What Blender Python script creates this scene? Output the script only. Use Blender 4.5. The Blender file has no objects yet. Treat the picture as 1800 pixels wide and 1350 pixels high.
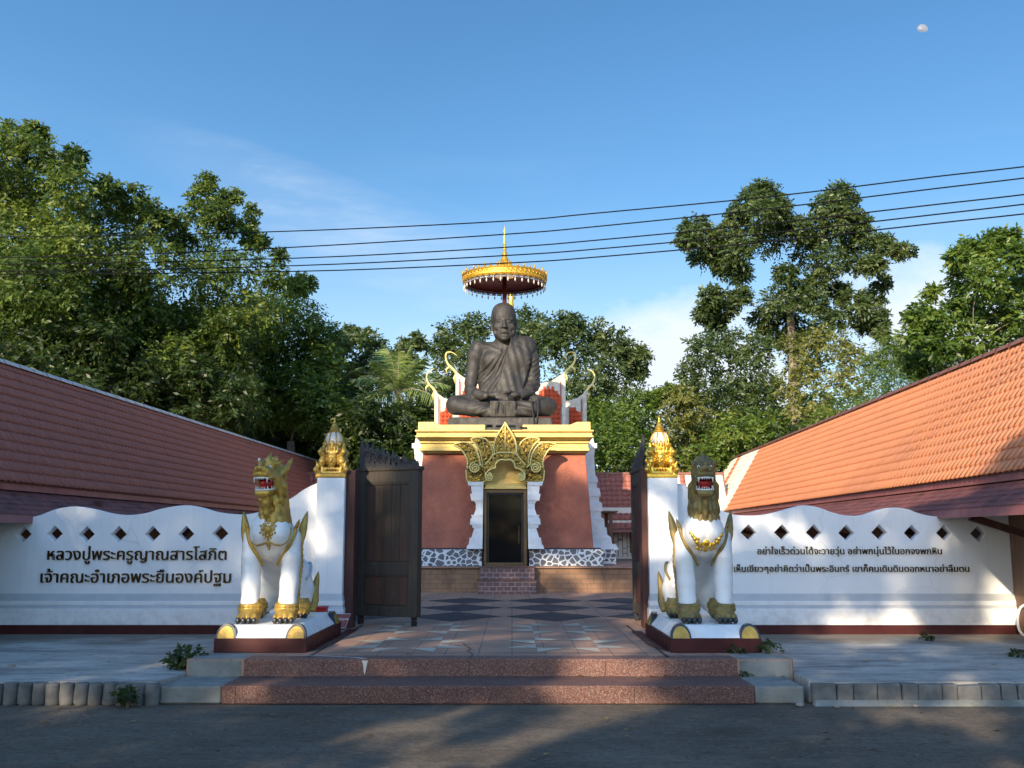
import bpy, math, random
import numpy as np
from math import sin, cos, tan, pi, radians, atan2, sqrt
from mathutils import Matrix, Vector

SC = bpy.context.scene
COL = SC.collection

# ---------------------------------------------------------------- camera
F, H = 1780.0, 1.49                      # focal length in photo pixels (1800 wide), eye height
PITCH = math.atan(269.0 / F)
cam = bpy.data.cameras.new('camera')
cam.sensor_width = 36.0
cam.lens = 36.0 * F / 1800.0
cam.clip_start = 0.1
cam.clip_end = 4000.0
cam_o = bpy.data.objects.new('camera', cam)
COL.objects.link(cam_o)
cam_o.location = (0, 0, H)
cam_o.rotation_euler = (pi / 2 + PITCH, 0, 0)
SC.camera = cam_o

# ---------------------------------------------------------------- light
SUN_TRAVEL = Vector((0.36, 0.89, -0.36)).normalized()
SUN_ELEV = math.asin(-SUN_TRAVEL.z)
SUN_AZ = atan2(-SUN_TRAVEL.x, -SUN_TRAVEL.y)   # clockwise from +Y, of the direction towards the sun
sun = bpy.data.lights.new('sun', 'SUN')
sun.energy = 4.0
sun.angle = radians(0.55)
sun.color = (1.0, 0.83, 0.60)
sun_o = bpy.data.objects.new('sun', sun)
COL.objects.link(sun_o)
sun_o.rotation_euler = (-SUN_TRAVEL).to_track_quat('Z', 'Y').to_euler()
sun_o.location = (-30, -60, 40)

world = bpy.data.worlds.new('World')
SC.world = world
world.use_nodes = True
wn, wl = world.node_tree.nodes, world.node_tree.links
bg = wn['Background']
sky = wn.new('ShaderNodeTexSky')
sky.sky_type = 'NISHITA'
sky.sun_disc = False
sky.sun_elevation = SUN_ELEV
sky.sun_rotation = SUN_AZ
sky.altitude = 150.0
sky.air_density = 1.0
sky.dust_density = 0.6
sky.ozone_density = 1.6
geo = wn.new('ShaderNodeNewGeometry')
# thin evening clouds: stretched noise over the direction of view, kept low over the horizon
tc = wn.new('ShaderNodeTexCoord')
sep = wn.new('ShaderNodeSeparateXYZ')
wl.new(tc.outputs['Generated'], sep.inputs[0])
def wmath(op, a, b=None, clamp=False):
    n = wn.new('ShaderNodeMath'); n.operation = op; n.use_clamp = clamp
    for i, v in enumerate((a, b)):
        if v is None: continue
        if isinstance(v, (int, float)): n.inputs[i].default_value = v
        else: wl.new(v, n.inputs[i])
    return n.outputs[0]
def wramp(fac, stops):
    n = wn.new('ShaderNodeValToRGB')
    wl.new(fac, n.inputs[0])
    e = n.color_ramp.elements
    e[0].position, e[0].color = stops[0][0], (*[stops[0][1]] * 3, 1)
    e[1].position, e[1].color = stops[1][0], (*[stops[1][1]] * 3, 1)
    for p, v in stops[2:]:
        x = e.new(p); x.color = (v, v, v, 1)
    return n.outputs[0]
def wnoise(sx, sy, sz, off, scale, detail, rough=0.55):
    mp = wn.new('ShaderNodeMapping')
    wl.new(tc.outputs['Generated'], mp.inputs[0])
    mp.inputs['Scale'].default_value = (sx, sy, sz)
    mp.inputs['Location'].default_value = off
    n = wn.new('ShaderNodeTexNoise')
    wl.new(mp.outputs[0], n.inputs[0])
    n.inputs['Scale'].default_value = scale
    n.inputs['Detail'].default_value = detail
    n.inputs['Roughness'].default_value = rough
    return n.outputs[0]
bank = wramp(wnoise(1.0, 1.0, 2.4, (3.1, 0.4, 1.7), 2.6, 7), [(0.46, 0.0), (0.66, 1.0)])
wisp = wramp(wnoise(1.0, 1.0, 4.5, (0.3, 2.2, 0.4), 3.2, 8, 0.6), [(0.50, 0.0), (0.80, 1.0)])
lowband = wramp(sep.outputs[2], [(0.0, 0.9), (0.17, 1.0), (0.30, 0.45), (0.42, 0.0)])
rightside = wramp(wmath('ADD', wmath('MULTIPLY', sep.outputs[0], 1.0), 0.5), [(0.30, 0.10), (0.72, 1.0)])
veil = wramp(sep.outputs[2], [(0.0, 0.62), (0.12, 0.46), (0.22, 0.20), (0.32, 0.0)])
# cumulus low on the right and a long faint streak on the left, by direction from the place
dy = wmath('MAXIMUM', sep.outputs[1], 0.02)
du, dv = wmath('DIVIDE', sep.outputs[0], dy), wmath('DIVIDE', sep.outputs[2], dy)
ahead = wmath('GREATER_THAN', sep.outputs[1], 0.05)
def blob(u0, v0, su, sv, tilt=0.0):
    x = wmath('SUBTRACT', du, u0)
    y = wmath('SUBTRACT', wmath('SUBTRACT', dv, v0), wmath('MULTIPLY', x, tilt))
    x = wmath('DIVIDE', x, su); y = wmath('DIVIDE', y, sv)
    r = wmath('ADD', wmath('MULTIPLY', x, x), wmath('MULTIPLY', y, y))
    return wmath('MULTIPLY', wmath('SUBTRACT', 1.0, r, True), ahead)
puff = wnoise(1.0, 1.0, 1.6, (3.1, 0.4, 1.7), 5.0, 9, 0.62)
bl = wmath('MAXIMUM', blob(0.16, 0.165, 0.17, 0.115), blob(0.42, 0.225, 0.16, 0.090))
bl = wmath('MAXIMUM', bl, wmath('MULTIPLY', blob(-0.02, 0.17, 0.25, 0.10), 0.45))
c1 = wramp(wmath('ADD', puff, wmath('MULTIPLY', bl, 0.42)), [(0.66, 0.0), (0.92, 1.0)])
c1 = wmath('MULTIPLY', c1, wmath('MULTIPLY', bl, 4.0, True))
st_ = wmath('MULTIPLY', blob(-0.17, 0.315, 0.26, 0.055, -0.42), 0.60)
c2 = wmath('MULTIPLY', wmath('MULTIPLY', wramp(wisp, [(0.0, 0.25), (0.6, 1.0)]), st_), 0.65)
c3 = wmath('MULTIPLY', wmath('MULTIPLY', wisp, lowband), 0.22)
cloud = wmath('ADD', wmath('ADD', wmath('MULTIPLY', c1, 0.85), wmath('ADD', c2, c3)), wmath('MULTIPLY', veil, 0.8), True)
hsv = wn.new('ShaderNodeHueSaturation')
wl.new(sky.outputs[0], hsv.inputs['Color'])
hsv.inputs['Saturation'].default_value = 1.28
hsv.inputs['Value'].default_value = 1.08
# added gain: sky boosted behind the viewer to fill the shade, dimmed ahead
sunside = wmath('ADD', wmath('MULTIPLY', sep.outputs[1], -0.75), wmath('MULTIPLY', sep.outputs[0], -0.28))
fill_gain = wramp(wmath('ADD', wmath('MULTIPLY', sunside, 0.5), 0.5), [(0.18, 0.30), (0.80, 1.0)])
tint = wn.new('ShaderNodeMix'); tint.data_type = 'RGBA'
wl.new(fill_gain, tint.inputs[0])
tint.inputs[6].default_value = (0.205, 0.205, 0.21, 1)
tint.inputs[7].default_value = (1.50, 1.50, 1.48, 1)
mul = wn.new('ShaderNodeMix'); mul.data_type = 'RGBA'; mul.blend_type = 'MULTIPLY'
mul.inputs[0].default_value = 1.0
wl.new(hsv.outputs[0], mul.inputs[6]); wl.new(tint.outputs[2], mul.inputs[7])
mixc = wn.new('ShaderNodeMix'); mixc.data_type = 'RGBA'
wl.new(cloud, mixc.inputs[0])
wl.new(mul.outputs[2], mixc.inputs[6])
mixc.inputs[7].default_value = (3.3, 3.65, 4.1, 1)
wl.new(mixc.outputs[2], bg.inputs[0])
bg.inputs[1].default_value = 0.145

SC.view_settings.view_transform = 'Standard'
SC.view_settings.look = 'None'
SC.view_settings.exposure = 0.95
SC.view_settings.gamma = 1.0
SC.render.engine = 'CYCLES'
SC.cycles.max_bounces = 6
SC.cycles.diffuse_bounces = 3
SC.cycles.transparent_max_bounces = 6
SC.cycles.use_denoising = True

def P(px, py, Y):
    """world point seen at photo pixel (px, py) at distance Y"""
    dx, dz = (px - 900.0) / F, (675.0 - py) / F
    y = cos(PITCH) - dz * sin(PITCH)
    z = sin(PITCH) + dz * cos(PITCH)
    t = Y / y
    return (dx * t, Y, H + z * t)
def XZ(px, py, Y):
    p = P(px, py, Y)
    return (p[0], p[2])

# ---------------------------------------------------------------- object helpers
def tag(o, label=None, cat=None, group=None, kind=None):
    if label: o['label'] = label
    if cat: o['category'] = cat
    if group: o['group'] = group
    if kind: o['kind'] = kind
    return o
def thing(name, label, cat, loc=(0, 0, 0), group=None, rotz=0.0):
    o = bpy.data.objects.new(name, None)
    COL.objects.link(o)
    o.empty_display_size = 0.2
    o.location = loc
    o.rotation_euler = (0, 0, rotz)
    return tag(o, label, cat, group)
def wmat(o):
    m = Matrix.Translation(o.location) @ o.rotation_euler.to_matrix().to_4x4()
    if o.parent:
        m = wmat(o.parent) @ o.matrix_parent_inverse @ m
    return m
def part(name, me, mat, parent=None, local=False, smooth=False, label=None, bevel=0.0, autosmooth=None):
    """link ONE mesh object; mesh data in world space unless local"""
    if isinstance(me, MB): me = me.mesh(name)
    o = bpy.data.objects.new(name, me)
    COL.objects.link(o)
    if mat is not None:
        for m in (mat if isinstance(mat, (list, tuple)) else [mat]):
            me.materials.append(m)
    if parent is not None:
        o.parent = parent
        if not local: o.matrix_parent_inverse = wmat(parent).inverted()
    if smooth:
        me.polygons.foreach_set('use_smooth', np.ones(len(me.polygons), dtype=bool))
    if autosmooth is not None:
        me.polygons.foreach_set('use_smooth', np.ones(len(me.polygons), dtype=bool))
        me.set_sharp_from_angle(angle=radians(autosmooth))
    if bevel:
        b = o.modifiers.new('bevel', 'BEVEL'); b.width = bevel; b.segments = 2
        b.limit_method = 'ANGLE'; b.angle_limit = radians(35)
    if label: o['label'] = label
    return o
def np_mesh(name, v, f, tint=None):
    v = np.asarray(v, dtype=np.float32); f = np.asarray(f, dtype=np.int32)
    me = bpy.data.meshes.new(name)
    n, k = f.shape
    me.vertices.add(len(v)); me.vertices.foreach_set('co', v.ravel())
    me.loops.add(n * k); me.loops.foreach_set('vertex_index', f.ravel())
    me.polygons.add(n)
    me.polygons.foreach_set('loop_start', np.arange(0, n * k, k, dtype=np.int32))
    if tint is not None:
        a = me.attributes.new('tint', 'FLOAT', 'FACE')
        a.data.foreach_set('value', np.asarray(tint, dtype=np.float32))
    me.update(calc_edges=True)
    return me

class MB:
    """collects shapes that become ONE mesh"""
    def __init__(s): s.v, s.f, s.mi = [], [], []
    def add(s, vs, fs, mi=0):
        b = len(s.v)
        s.v += [tuple(q) for q in vs]
        s.f += [tuple(i + b for i in q) for q in fs]
        s.mi += [mi] * len(fs)
        return s
    def box(s, x0, x1, y0, y1, z0, z1, mi=0):
        return s.frustum((x0, x1, y0, y1, z0), (x0, x1, y0, y1, z1), mi)
    def frustum(s, a, b, mi=0):
        v = [(a[0], a[2], a[4]), (a[1], a[2], a[4]), (a[1], a[3], a[4]), (a[0], a[3], a[4]),
             (b[0], b[2], b[4]), (b[1], b[2], b[4]), (b[1], b[3], b[4]), (b[0], b[3], b[4])]
        f = [(3, 2, 1, 0), (4, 5, 6, 7), (0, 1, 5, 4), (1, 2, 6, 5), (2, 3, 7, 6), (3, 0, 4, 7)]
        return s.add(v, f, mi)
    def obox(s, c, size, rot=None, mi=0):
        hx, hy, hz = [q / 2 for q in size]
        R = rot if rot is not None else Matrix.Identity(3)
        v = [Vector(c) + R @ Vector((sx * hx, sy * hy, sz * hz)) for sz in (-1, 1) for sx, sy in ((-1, -1), (1, -1), (1, 1), (-1, 1))]
        f = [(3, 2, 1, 0), (4, 5, 6, 7), (0, 1, 5, 4), (1, 2, 6, 5), (2, 3, 7, 6), (3, 0, 4, 7)]
        return s.add(v, f, mi)
    def bar(s, a, b, w, h, mi=0):
        """square bar from a to b"""
        a, b = Vector(a), Vector(b)
        d = (b - a).normalized()
        up = Vector((0, 0, 1)) if abs(d.z) < 0.95 else Vector((0, 1, 0))
        x = d.cross(up).normalized(); y = x.cross(d)
        v = [p + x * sx * w / 2 + y * sy * h / 2 for p in (a, b) for sx, sy in ((-1, -1), (1, -1), (1, 1), (-1, 1))]
        return s.add(v, [(0, 1, 2, 3), (7, 6, 5, 4), (0, 4, 5, 1), (1, 5, 6, 2), (2, 6, 7, 3), (3, 7, 4, 0)], mi)
    def tube(s, pts, r, n=8, mi=0, closed=False, flat=1.0):
        pts = [Vector(p) for p in pts]
        m = len(pts)
        rs = [r] * m if isinstance(r, (int, float)) else list(r)
        vs, fs = [], []
        prev = None
        for i, p in enumerate(pts):
            if closed: t = pts[(i + 1) % m] - pts[i - 1]
            else: t = pts[min(i + 1, m - 1)] - pts[max(i - 1, 0)]
            if t.length < 1e-9: t = Vector((0, 0, 1))
            t.normalize()
            if prev is None:
                ref = Vector((0, 1, 0)) if abs(t.y) < 0.9 else Vector((1, 0, 0))
                x = t.cross(ref).normalized()
            else:
                x = (prev - t * prev.dot(t))
                x = x.normalized() if x.length > 1e-6 else t.orthogonal().normalized()
            prev = x
            y = t.cross(x)
            for k in range(n):
                a = 2 * pi * k / n
                vs.append(p + (x * cos(a) + y * sin(a) * flat) * rs[i])
        rr = m if closed else m - 1
        for i in range(rr):
            j = (i + 1) % m
            for k in range(n):
                l = (k + 1) % n
                fs.append((i * n + k, i * n + l, j * n + l, j * n + k))
        if not closed:
            fs.append(tuple(range(n))[::-1]); fs.append(tuple((m - 1) * n + k for k in range(n)))
        return s.add(vs, fs, mi)
    def lathe(s, prof, c=(0, 0, 0), n=24, mi=0, sx=1.0, sy=1.0, phase=0.0):
        vs, fs = [], []
        for r, z in prof:
            for k in range(n):
                a = 2 * pi * (k + phase) / n
                vs.append((c[0] + r * cos(a) * sx, c[1] + r * sin(a) * sy, c[2] + z))
        for i in range(len(prof) - 1):
            for k in range(n):
                l = (k + 1) % n
                fs.append((i * n + k, i * n + l, (i + 1) * n + l, (i + 1) * n + k))
        fs.append(tuple(range(n))[::-1]); fs.append(tuple((len(prof) - 1) * n + k for k in range(n)))
        return s.add(vs, fs, mi)
    def prism(s, poly, y0, y1, mi=0):
        """polygon of (x, z) extruded along y; convex or simply concave outlines"""
        n = len(poly)
        v = [(x, y0, z) for x, z in poly] + [(x, y1, z) for x, z in poly]
        f = [tuple(range(n)), tuple(range(2 * n - 1, n - 1, -1))]
        f += [(i, i + n, (i + 1) % n + n, (i + 1) % n) for i in range(n)]
        return s.add(v, f, mi)
    def cone(s, a, b, r0, r1=0.002, n=8, mi=0): return s.tube([a, b], [r0, r1], n, mi)
    def ball(s, c, r, n=10, mi=0):
        r = (r, r, r) if isinstance(r, (int, float)) else r
        m = n // 2 + 1
        vs, fs = [], []
        for i in range(m + 1):
            t = pi * i / m
            for k in range(n):
                a = 2 * pi * k / n
                vs.append((c[0] + r[0] * sin(t) * cos(a), c[1] + r[1] * sin(t) * sin(a), c[2] - r[2] * cos(t)))
        for i in range(m):
            for k in range(n):
                l = (k + 1) % n
                fs.append((i * n + k, i * n + l, (i + 1) * n + l, (i + 1) * n + k))
        return s.add(vs, fs, mi)
    def mesh(s, name):
        me = bpy.data.meshes.new(name)
        me.from_pydata([tuple(v) for v in s.v], [], s.f)
        if any(s.mi): me.polygons.foreach_set('material_index', s.mi)
        me.update()
        return me

def fill2d(name, polys, y_front, thick, bevel=0.0, closed=True):
    """flat shape(s) of (x, z) outlines (inner outlines are holes), front face at y_front, given thickness, facing -Y"""
    cu = bpy.data.curves.new(name, 'CURVE')
    cu.dimensions = '2D'; cu.fill_mode = 'BOTH'
    cu.extrude = thick / 2 - bevel
    cu.bevel_depth = bevel; cu.bevel_resolution = 1
    for pl in polys:
        sp = cu.splines.new('POLY')
        sp.points.add(len(pl) - 1)
        for q, (x, z) in zip(sp.points, pl): q.co = (x, z, 0, 1)
        sp.use_cyclic_u = True
    o = bpy.data.objects.new(name, cu)
    me = bpy.data.meshes.new_from_object(o)
    me.materials.clear()
    bpy.data.objects.remove(o); bpy.data.curves.remove(cu)
    co = np.empty(len(me.vertices) * 3, dtype=np.float32)
    me.vertices.foreach_get('co', co)
    co = co.reshape(-1, 3)
    out = np.stack([co[:, 0], y_front + thick / 2 - co[:, 2], co[:, 1]], 1)
    me.vertices.foreach_set('co', out.ravel().astype(np.float32))
    me.update()
    return me
def smooth_poly(pts, n=4, closed=True):
    """Catmull-Rom through the points"""
    out, m = [], len(pts)
    rng = range(m if closed else m - 1)
    for i in rng:
        g = (lambda k: pts[k % m]) if closed else (lambda k: pts[min(max(k, 0), m - 1)])
        p0, p1, p2, p3 = g(i - 1), g(i), g(i + 1), g(i + 2)
        for j in range(n):
            t = j / n
            out.append(tuple(0.5 * (2 * b + (c - a) * t + (2 * a - 5 * b + 4 * c - d) * t * t + (-a + 3 * b - 3 * c + d) * t ** 3)
                             for a, b, c, d in zip(p0, p1, p2, p3)))
    if not closed: out.append(tuple(pts[-1]))
    return out

def text_mesh(body, x_center, z_base, width, y_front, depth=0.03, bold=0.010):
    """raised lettering on a wall that faces -Y, fitted to the given width"""
    vs, fs, w, base = [], [], None, 0
    for k, dx in enumerate((-bold, 0.0, bold)):
        cu = bpy.data.curves.new('letters', 'FONT')
        cu.body = body; cu.extrude = 0.02
        o = bpy.data.objects.new('letters', cu)
        COL.objects.link(o)
        bpy.context.view_layer.update()
        me = bpy.data.meshes.new_from_object(o)
        co = np.empty(len(me.vertices) * 3, dtype=np.float32); me.vertices.foreach_get('co', co)
        co = co.reshape(-1, 3)
        if w is None: x0, w = co[:, 0].min(), np.ptp(co[:, 0])
        s = width / w
        vs.append(np.stack([(co[:, 0] - x0 - w / 2) * s + x_center + dx,
                            y_front - depth * (co[:, 2] / 0.04 + 0.5) * (1 - 0.04 * k) , co[:, 1] * s + z_base], 1))
        fs += [tuple(i + base for i in p.vertices) for p in me.polygons]
        base += len(me.vertices)
        bpy.data.objects.remove(o); bpy.data.curves.remove(cu); bpy.data.meshes.remove(me)
    me = bpy.data.meshes.new('lettering')
    me.from_pydata(np.concatenate(vs).tolist(), [], fs)
    me.update()
    return me

# ---------------------------------------------------------------- signed-distance sculpting
class Vol:
    def __init__(s, lo, hi, h):
        s.lo, s.h = np.array(lo, dtype=np.float32), h
        s.n = [int(round((b - a) / h)) + 1 for a, b in zip(lo, hi)]
        s.F = np.full(s.n, 5.0, dtype=np.float32)
        s.ax = [(s.lo[i] + h * np.arange(s.n[i])).astype(np.float32) for i in range(3)]
    def reg(s, lo, hi, pad):
        r = []
        for i in range(3):
            a = int(max(0, math.floor((lo[i] - pad - s.lo[i]) / s.h)))
            b = int(min(s.n[i], math.ceil((hi[i] + pad - s.lo[i]) / s.h) + 1))
            if b <= a: return None
            r.append(slice(a, b))
        return tuple(r)
    def xyz(s, r):
        return (s.ax[0][r[0]][:, None, None], s.ax[1][r[1]][None, :, None], s.ax[2][r[2]][None, None, :])
    def put(s, d, r, k, op):
        Fv = s.F[r]
        if op == 'u':
            h = np.clip(0.5 + 0.5 * (Fv - d) / k, 0, 1)
            s.F[r] = Fv + (d - Fv) * h - k * h * (1 - h)
        else:
            d = -d
            h = np.clip(0.5 - 0.5 * (Fv - d) / k, 0, 1)
            s.F[r] = Fv + (d - Fv) * h + k * h * (1 - h)
    def cap(s, a, b, ra, rb=None, k=0.04, op='u'):
        rb = ra if rb is None else rb
        a, b = np.array(a, dtype=np.float32), np.array(b, dtype=np.float32)
        m = max(ra, rb)
        r = s.reg(np.minimum(a, b) - m, np.maximum(a, b) + m, k + 3 * s.h)
        if r is None: return s
        x, y, z = s.xyz(r)
        ba = b - a; L = float(ba @ ba) + 1e-9
        t = np.clip(((x - a[0]) * ba[0] + (y - a[1]) * ba[1] + (z - a[2]) * ba[2]) / L, 0, 1)
        d = np.sqrt((x - a[0] - t * ba[0]) ** 2 + (y - a[1] - t * ba[1]) ** 2 + (z - a[2] - t * ba[2]) ** 2) - (ra + (rb - ra) * t)
        s.put(d, r, k, op)
        return s
    def path(s, pts, rs, k=0.04, op='u'):
        for i in range(len(pts) - 1): s.cap(pts[i], pts[i + 1], rs[i], rs[i + 1], k, op)
        return s
    def ell(s, c, rad, rot=None, k=0.04, op='u'):
        m = max(rad) if rot is not None else None
        c = np.array(c, dtype=np.float32)
        e = np.array([m] * 3 if m else rad)
        r = s.reg(c - e, c + e, k + 3 * s.h)
        if r is None: return s
        x, y, z = s.xyz(r)
        x, y, z = x - c[0], y - c[1], z - c[2]
        if rot is not None:
            from mathutils import Euler
            R = np.array(Euler([radians(q) for q in rot]).to_matrix())       # local -> world
            x, y, z = (R[0, 0] * x + R[1, 0] * y + R[2, 0] * z, R[0, 1] * x + R[1, 1] * y + R[2, 1] * z, R[0, 2] * x + R[1, 2] * y + R[2, 2] * z)
        k0 = np.sqrt((x / rad[0]) ** 2 + (y / rad[1]) ** 2 + (z / rad[2]) ** 2)
        k1 = np.sqrt((x / rad[0] ** 2) ** 2 + (y / rad[1] ** 2) ** 2 + (z / rad[2] ** 2) ** 2)
        d = k0 * (k0 - 1) / np.maximum(k1, 1e-6)
        d = np.where(k0 < 0.05, -min(rad), d)
        s.put(d, r, k, op)
        return s
    def box(s, c, half, rnd=0.02, rot=None, k=0.03, op='u'):
        c = np.array(c, dtype=np.float32)
        e = np.array([np.linalg.norm(half)] * 3) if rot is not None else np.array(half)
        r = s.reg(c - e, c + e, k + 3 * s.h)
        if r is None: return s
        x, y, z = s.xyz(r)
        x, y, z = x - c[0], y - c[1], z - c[2]
        if rot is not None:
            from mathutils import Euler
            R = np.array(Euler([radians(q) for q in rot]).to_matrix())
            x, y, z = (R[0, 0] * x + R[1, 0] * y + R[2, 0] * z, R[0, 1] * x + R[1, 1] * y + R[2, 1] * z, R[0, 2] * x + R[1, 2] * y + R[2, 2] * z)
        qx, qy, qz = np.abs(x) - half[0] + rnd, np.abs(y) - half[1] + rnd, np.abs(z) - half[2] + rnd
        d = np.sqrt(np.maximum(qx, 0) ** 2 + np.maximum(qy, 0) ** 2 + np.maximum(qz, 0) ** 2) + np.minimum(np.maximum(qx, np.maximum(qy, qz)), 0) - rnd
        s.put(d, r, k, op)
        return s
    def grid(s):
        return s.xyz((slice(None),) * 3)
    def mesh(s, name, smooth=1):
        Fv, h = s.F, s.h
        nx, ny, nz = Fv.shape
        ins = Fv < 0
        cid = lambda i, j, k: (i * ny + j) * nz + k
        sums, cells, quads = [], [], []
        for a in range(3):
            sl0 = [slice(None)] * 3; sl1 = [slice(None)] * 3
            sl0[a] = slice(0, -1); sl1[a] = slice(1, None)
            A, B = ins[tuple(sl0)], ins[tuple(sl1)]
            idx = np.argwhere(A != B)
            b, c = [q for q in range(3) if q != a]
            ok = (idx[:, b] > 0) & (idx[:, c] > 0) & (idx[:, b] < Fv.shape[b] - 1) & (idx[:, c] < Fv.shape[c] - 1)
            idx = idx[ok]
            i1 = idx.copy(); i1[:, a] += 1
            f0 = Fv[idx[:, 0], idx[:, 1], idx[:, 2]]; f1 = Fv[i1[:, 0], i1[:, 1], i1[:, 2]]
            p = idx.astype(np.float64); p[:, a] += f0 / (f0 - f1)
            q4 = []
            for db, dc in ((-1, -1), (0, -1), (0, 0), (-1, 0)):
                e = idx.copy(); e[:, b] += db; e[:, c] += dc
                ids = cid(e[:, 0], e[:, 1], e[:, 2])
                q4.append(ids); cells.append(ids); sums.append(p)
            q = np.stack(q4, 1)
            flip = ~ins[idx[:, 0], idx[:, 1], idx[:, 2]]
            if a == 1: flip = ~flip
            q[flip] = q[flip][:, ::-1]
            quads.append(q)
        cells = np.concatenate(cells); sums = np.concatenate(sums); quads = np.concatenate(quads)
        u, inv = np.unique(cells, return_inverse=True)
        cnt = np.bincount(inv, minlength=len(u)).astype(np.float64)
        V = np.stack([np.bincount(inv, weights=sums[:, q], minlength=len(u)) / cnt for q in range(3)], 1)
        Q = np.searchsorted(u, quads)
        for _ in range(smooth):
            acc = np.zeros_like(V); n = np.zeros(len(V))
            for q in range(4):
                np.add.at(acc, Q[:, q], V[Q[:, (q + 1) % 4]]); np.add.at(acc, Q[:, q], V[Q[:, q - 1]])
                np.add.at(n, Q[:, q], 2)
            V = 0.5 * V + 0.5 * acc / n[:, None]
        V = V * h + s.lo
        return np_mesh(name, V, Q)

# ---------------------------------------------------------------- materials
class N:
    """small node-graph writer"""
    def __init__(s, name):
        s.m = bpy.data.materials.new(name)
        s.m.use_nodes = True
        s.n, s.l = s.m.node_tree.nodes, s.m.node_tree.links
        s.b = s.n['Principled BSDF']
        g = s.n.new('ShaderNodeNewGeometry')
        s.pos = g.outputs['Position']
        s.nor = g.outputs['Normal']
    def put(s, sock, v):
        if isinstance(v, (int, float)): sock.default_value = v
        elif isinstance(v, tuple): sock.default_value = v if len(v) == len(sock.default_value) else (*v, 1)
        else: s.l.new(v, sock)
    def math(s, op, a, b=0.0, c=None, clamp=False):
        n = s.n.new('ShaderNodeMath'); n.operation = op; n.use_clamp = clamp
        s.put(n.inputs[0], a); s.put(n.inputs[1], b)
        if c is not None: s.put(n.inputs[2], c)
        return n.outputs[0]
    def mapped(s, scale=(1, 1, 1), loc=(0, 0, 0), rot=(0, 0, 0), src=None):
        n = s.n.new('ShaderNodeMapping')
        s.l.new(src or s.pos, n.inputs[0])
        n.inputs['Scale'].default_value = scale
        n.inputs['Location'].default_value = loc
        n.inputs['Rotation'].default_value = rot
        return n.outputs[0]
    def noise(s, scale, detail=4, rough=0.55, vec=None, dist=0.0):
        n = s.n.new('ShaderNodeTexNoise')
        s.l.new(vec or s.pos, n.inputs[0])
        n.inputs['Scale'].default_value = scale
        n.inputs['Detail'].default_value = detail
        n.inputs['Roughness'].default_value = rough
        n.inputs['Distortion'].default_value = dist
        return n.outputs[0]
    def voro(s, scale, feature='F1', vec=None, out='Distance', rnd=1.0):
        n = s.n.new('ShaderNodeTexVoronoi')
        n.feature = feature
        s.l.new(vec or s.pos, n.inputs[0])
        n.inputs['Scale'].default_value = scale
        n.inputs['Randomness'].default_value = rnd
        return n.outputs[out]
    def ramp(s, fac, stops):
        n = s.n.new('ShaderNodeValToRGB')
        s.l.new(fac, n.inputs[0])
        e = n.color_ramp.elements
        col = lambda c: (c, c, c, 1) if isinstance(c, (int, float)) else (*c, 1)
        e[0].position, e[0].color = stops[0][0], col(stops[0][1])
        e[1].position, e[1].color = stops[1][0], col(stops[1][1])
        for p, c in stops[2:]:
            x = e.new(p); x.color = col(c)
        return n.outputs[0]
    def mix(s, fac, a, b, mode='MIX'):
        n = s.n.new('ShaderNodeMix'); n.data_type = 'RGBA'; n.blend_type = mode
        s.put(n.inputs[0], fac); s.put(n.inputs[6], a); s.put(n.inputs[7], b)
        return n.outputs[2]
    def sepxyz(s, v=None):
        n = s.n.new('ShaderNodeSeparateXYZ'); s.l.new(v or s.pos, n.inputs[0]); return n.outputs
    def bump(s, height, strength=0.3, dist=0.02):
        n = s.n.new('ShaderNodeBump')
        n.inputs['Strength'].default_value = strength
        n.inputs['Distance'].default_value = dist
        s.l.new(height, n.inputs['Height'])
        s.l.new(n.outputs[0], s.b.inputs['Normal'])
    def base(s, c): s.put(s.b.inputs['Base Color'], c)
    def rough(s, c): s.put(s.b.inputs['Roughness'], c)
    def set(s, **kw):
        for k, v in kw.items(): s.put(s.b.inputs[k.replace('_', ' ')], v)
        return s.m

def mat(name, c1, c2=None, scale=6.0, rough=0.6, metal=0.0, bump=0.0, bscale=40.0, stain=None, stain_amt=0.5, stain_scale=1.2, spec=0.5, bdist=0.01):
    g = N(name)
    c2 = c2 or tuple(q * 0.8 for q in c1)
    col = g.mix(g.ramp(g.noise(scale, 6), [(0.3, 0.0), (0.7, 1.0)]), c1, c2)
    if stain:
        col = g.mix(g.math('MULTIPLY', g.ramp(g.noise(stain_scale, 8, 0.65), [(0.48, 0.0), (0.72, 1.0)]), stain_amt), col, stain)
    g.base(col)
    g.rough(g.ramp(g.noise(scale * 2, 3), [(0.3, max(0.02, rough - 0.08)), (0.7, min(1.0, rough + 0.1))]))
    g.b.inputs['Metallic'].default_value = metal
    g.b.inputs['Specular IOR Level'].default_value = spec
    if bump: g.bump(g.noise(bscale, 6, 0.6), bump, bdist)
    return g.m

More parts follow.
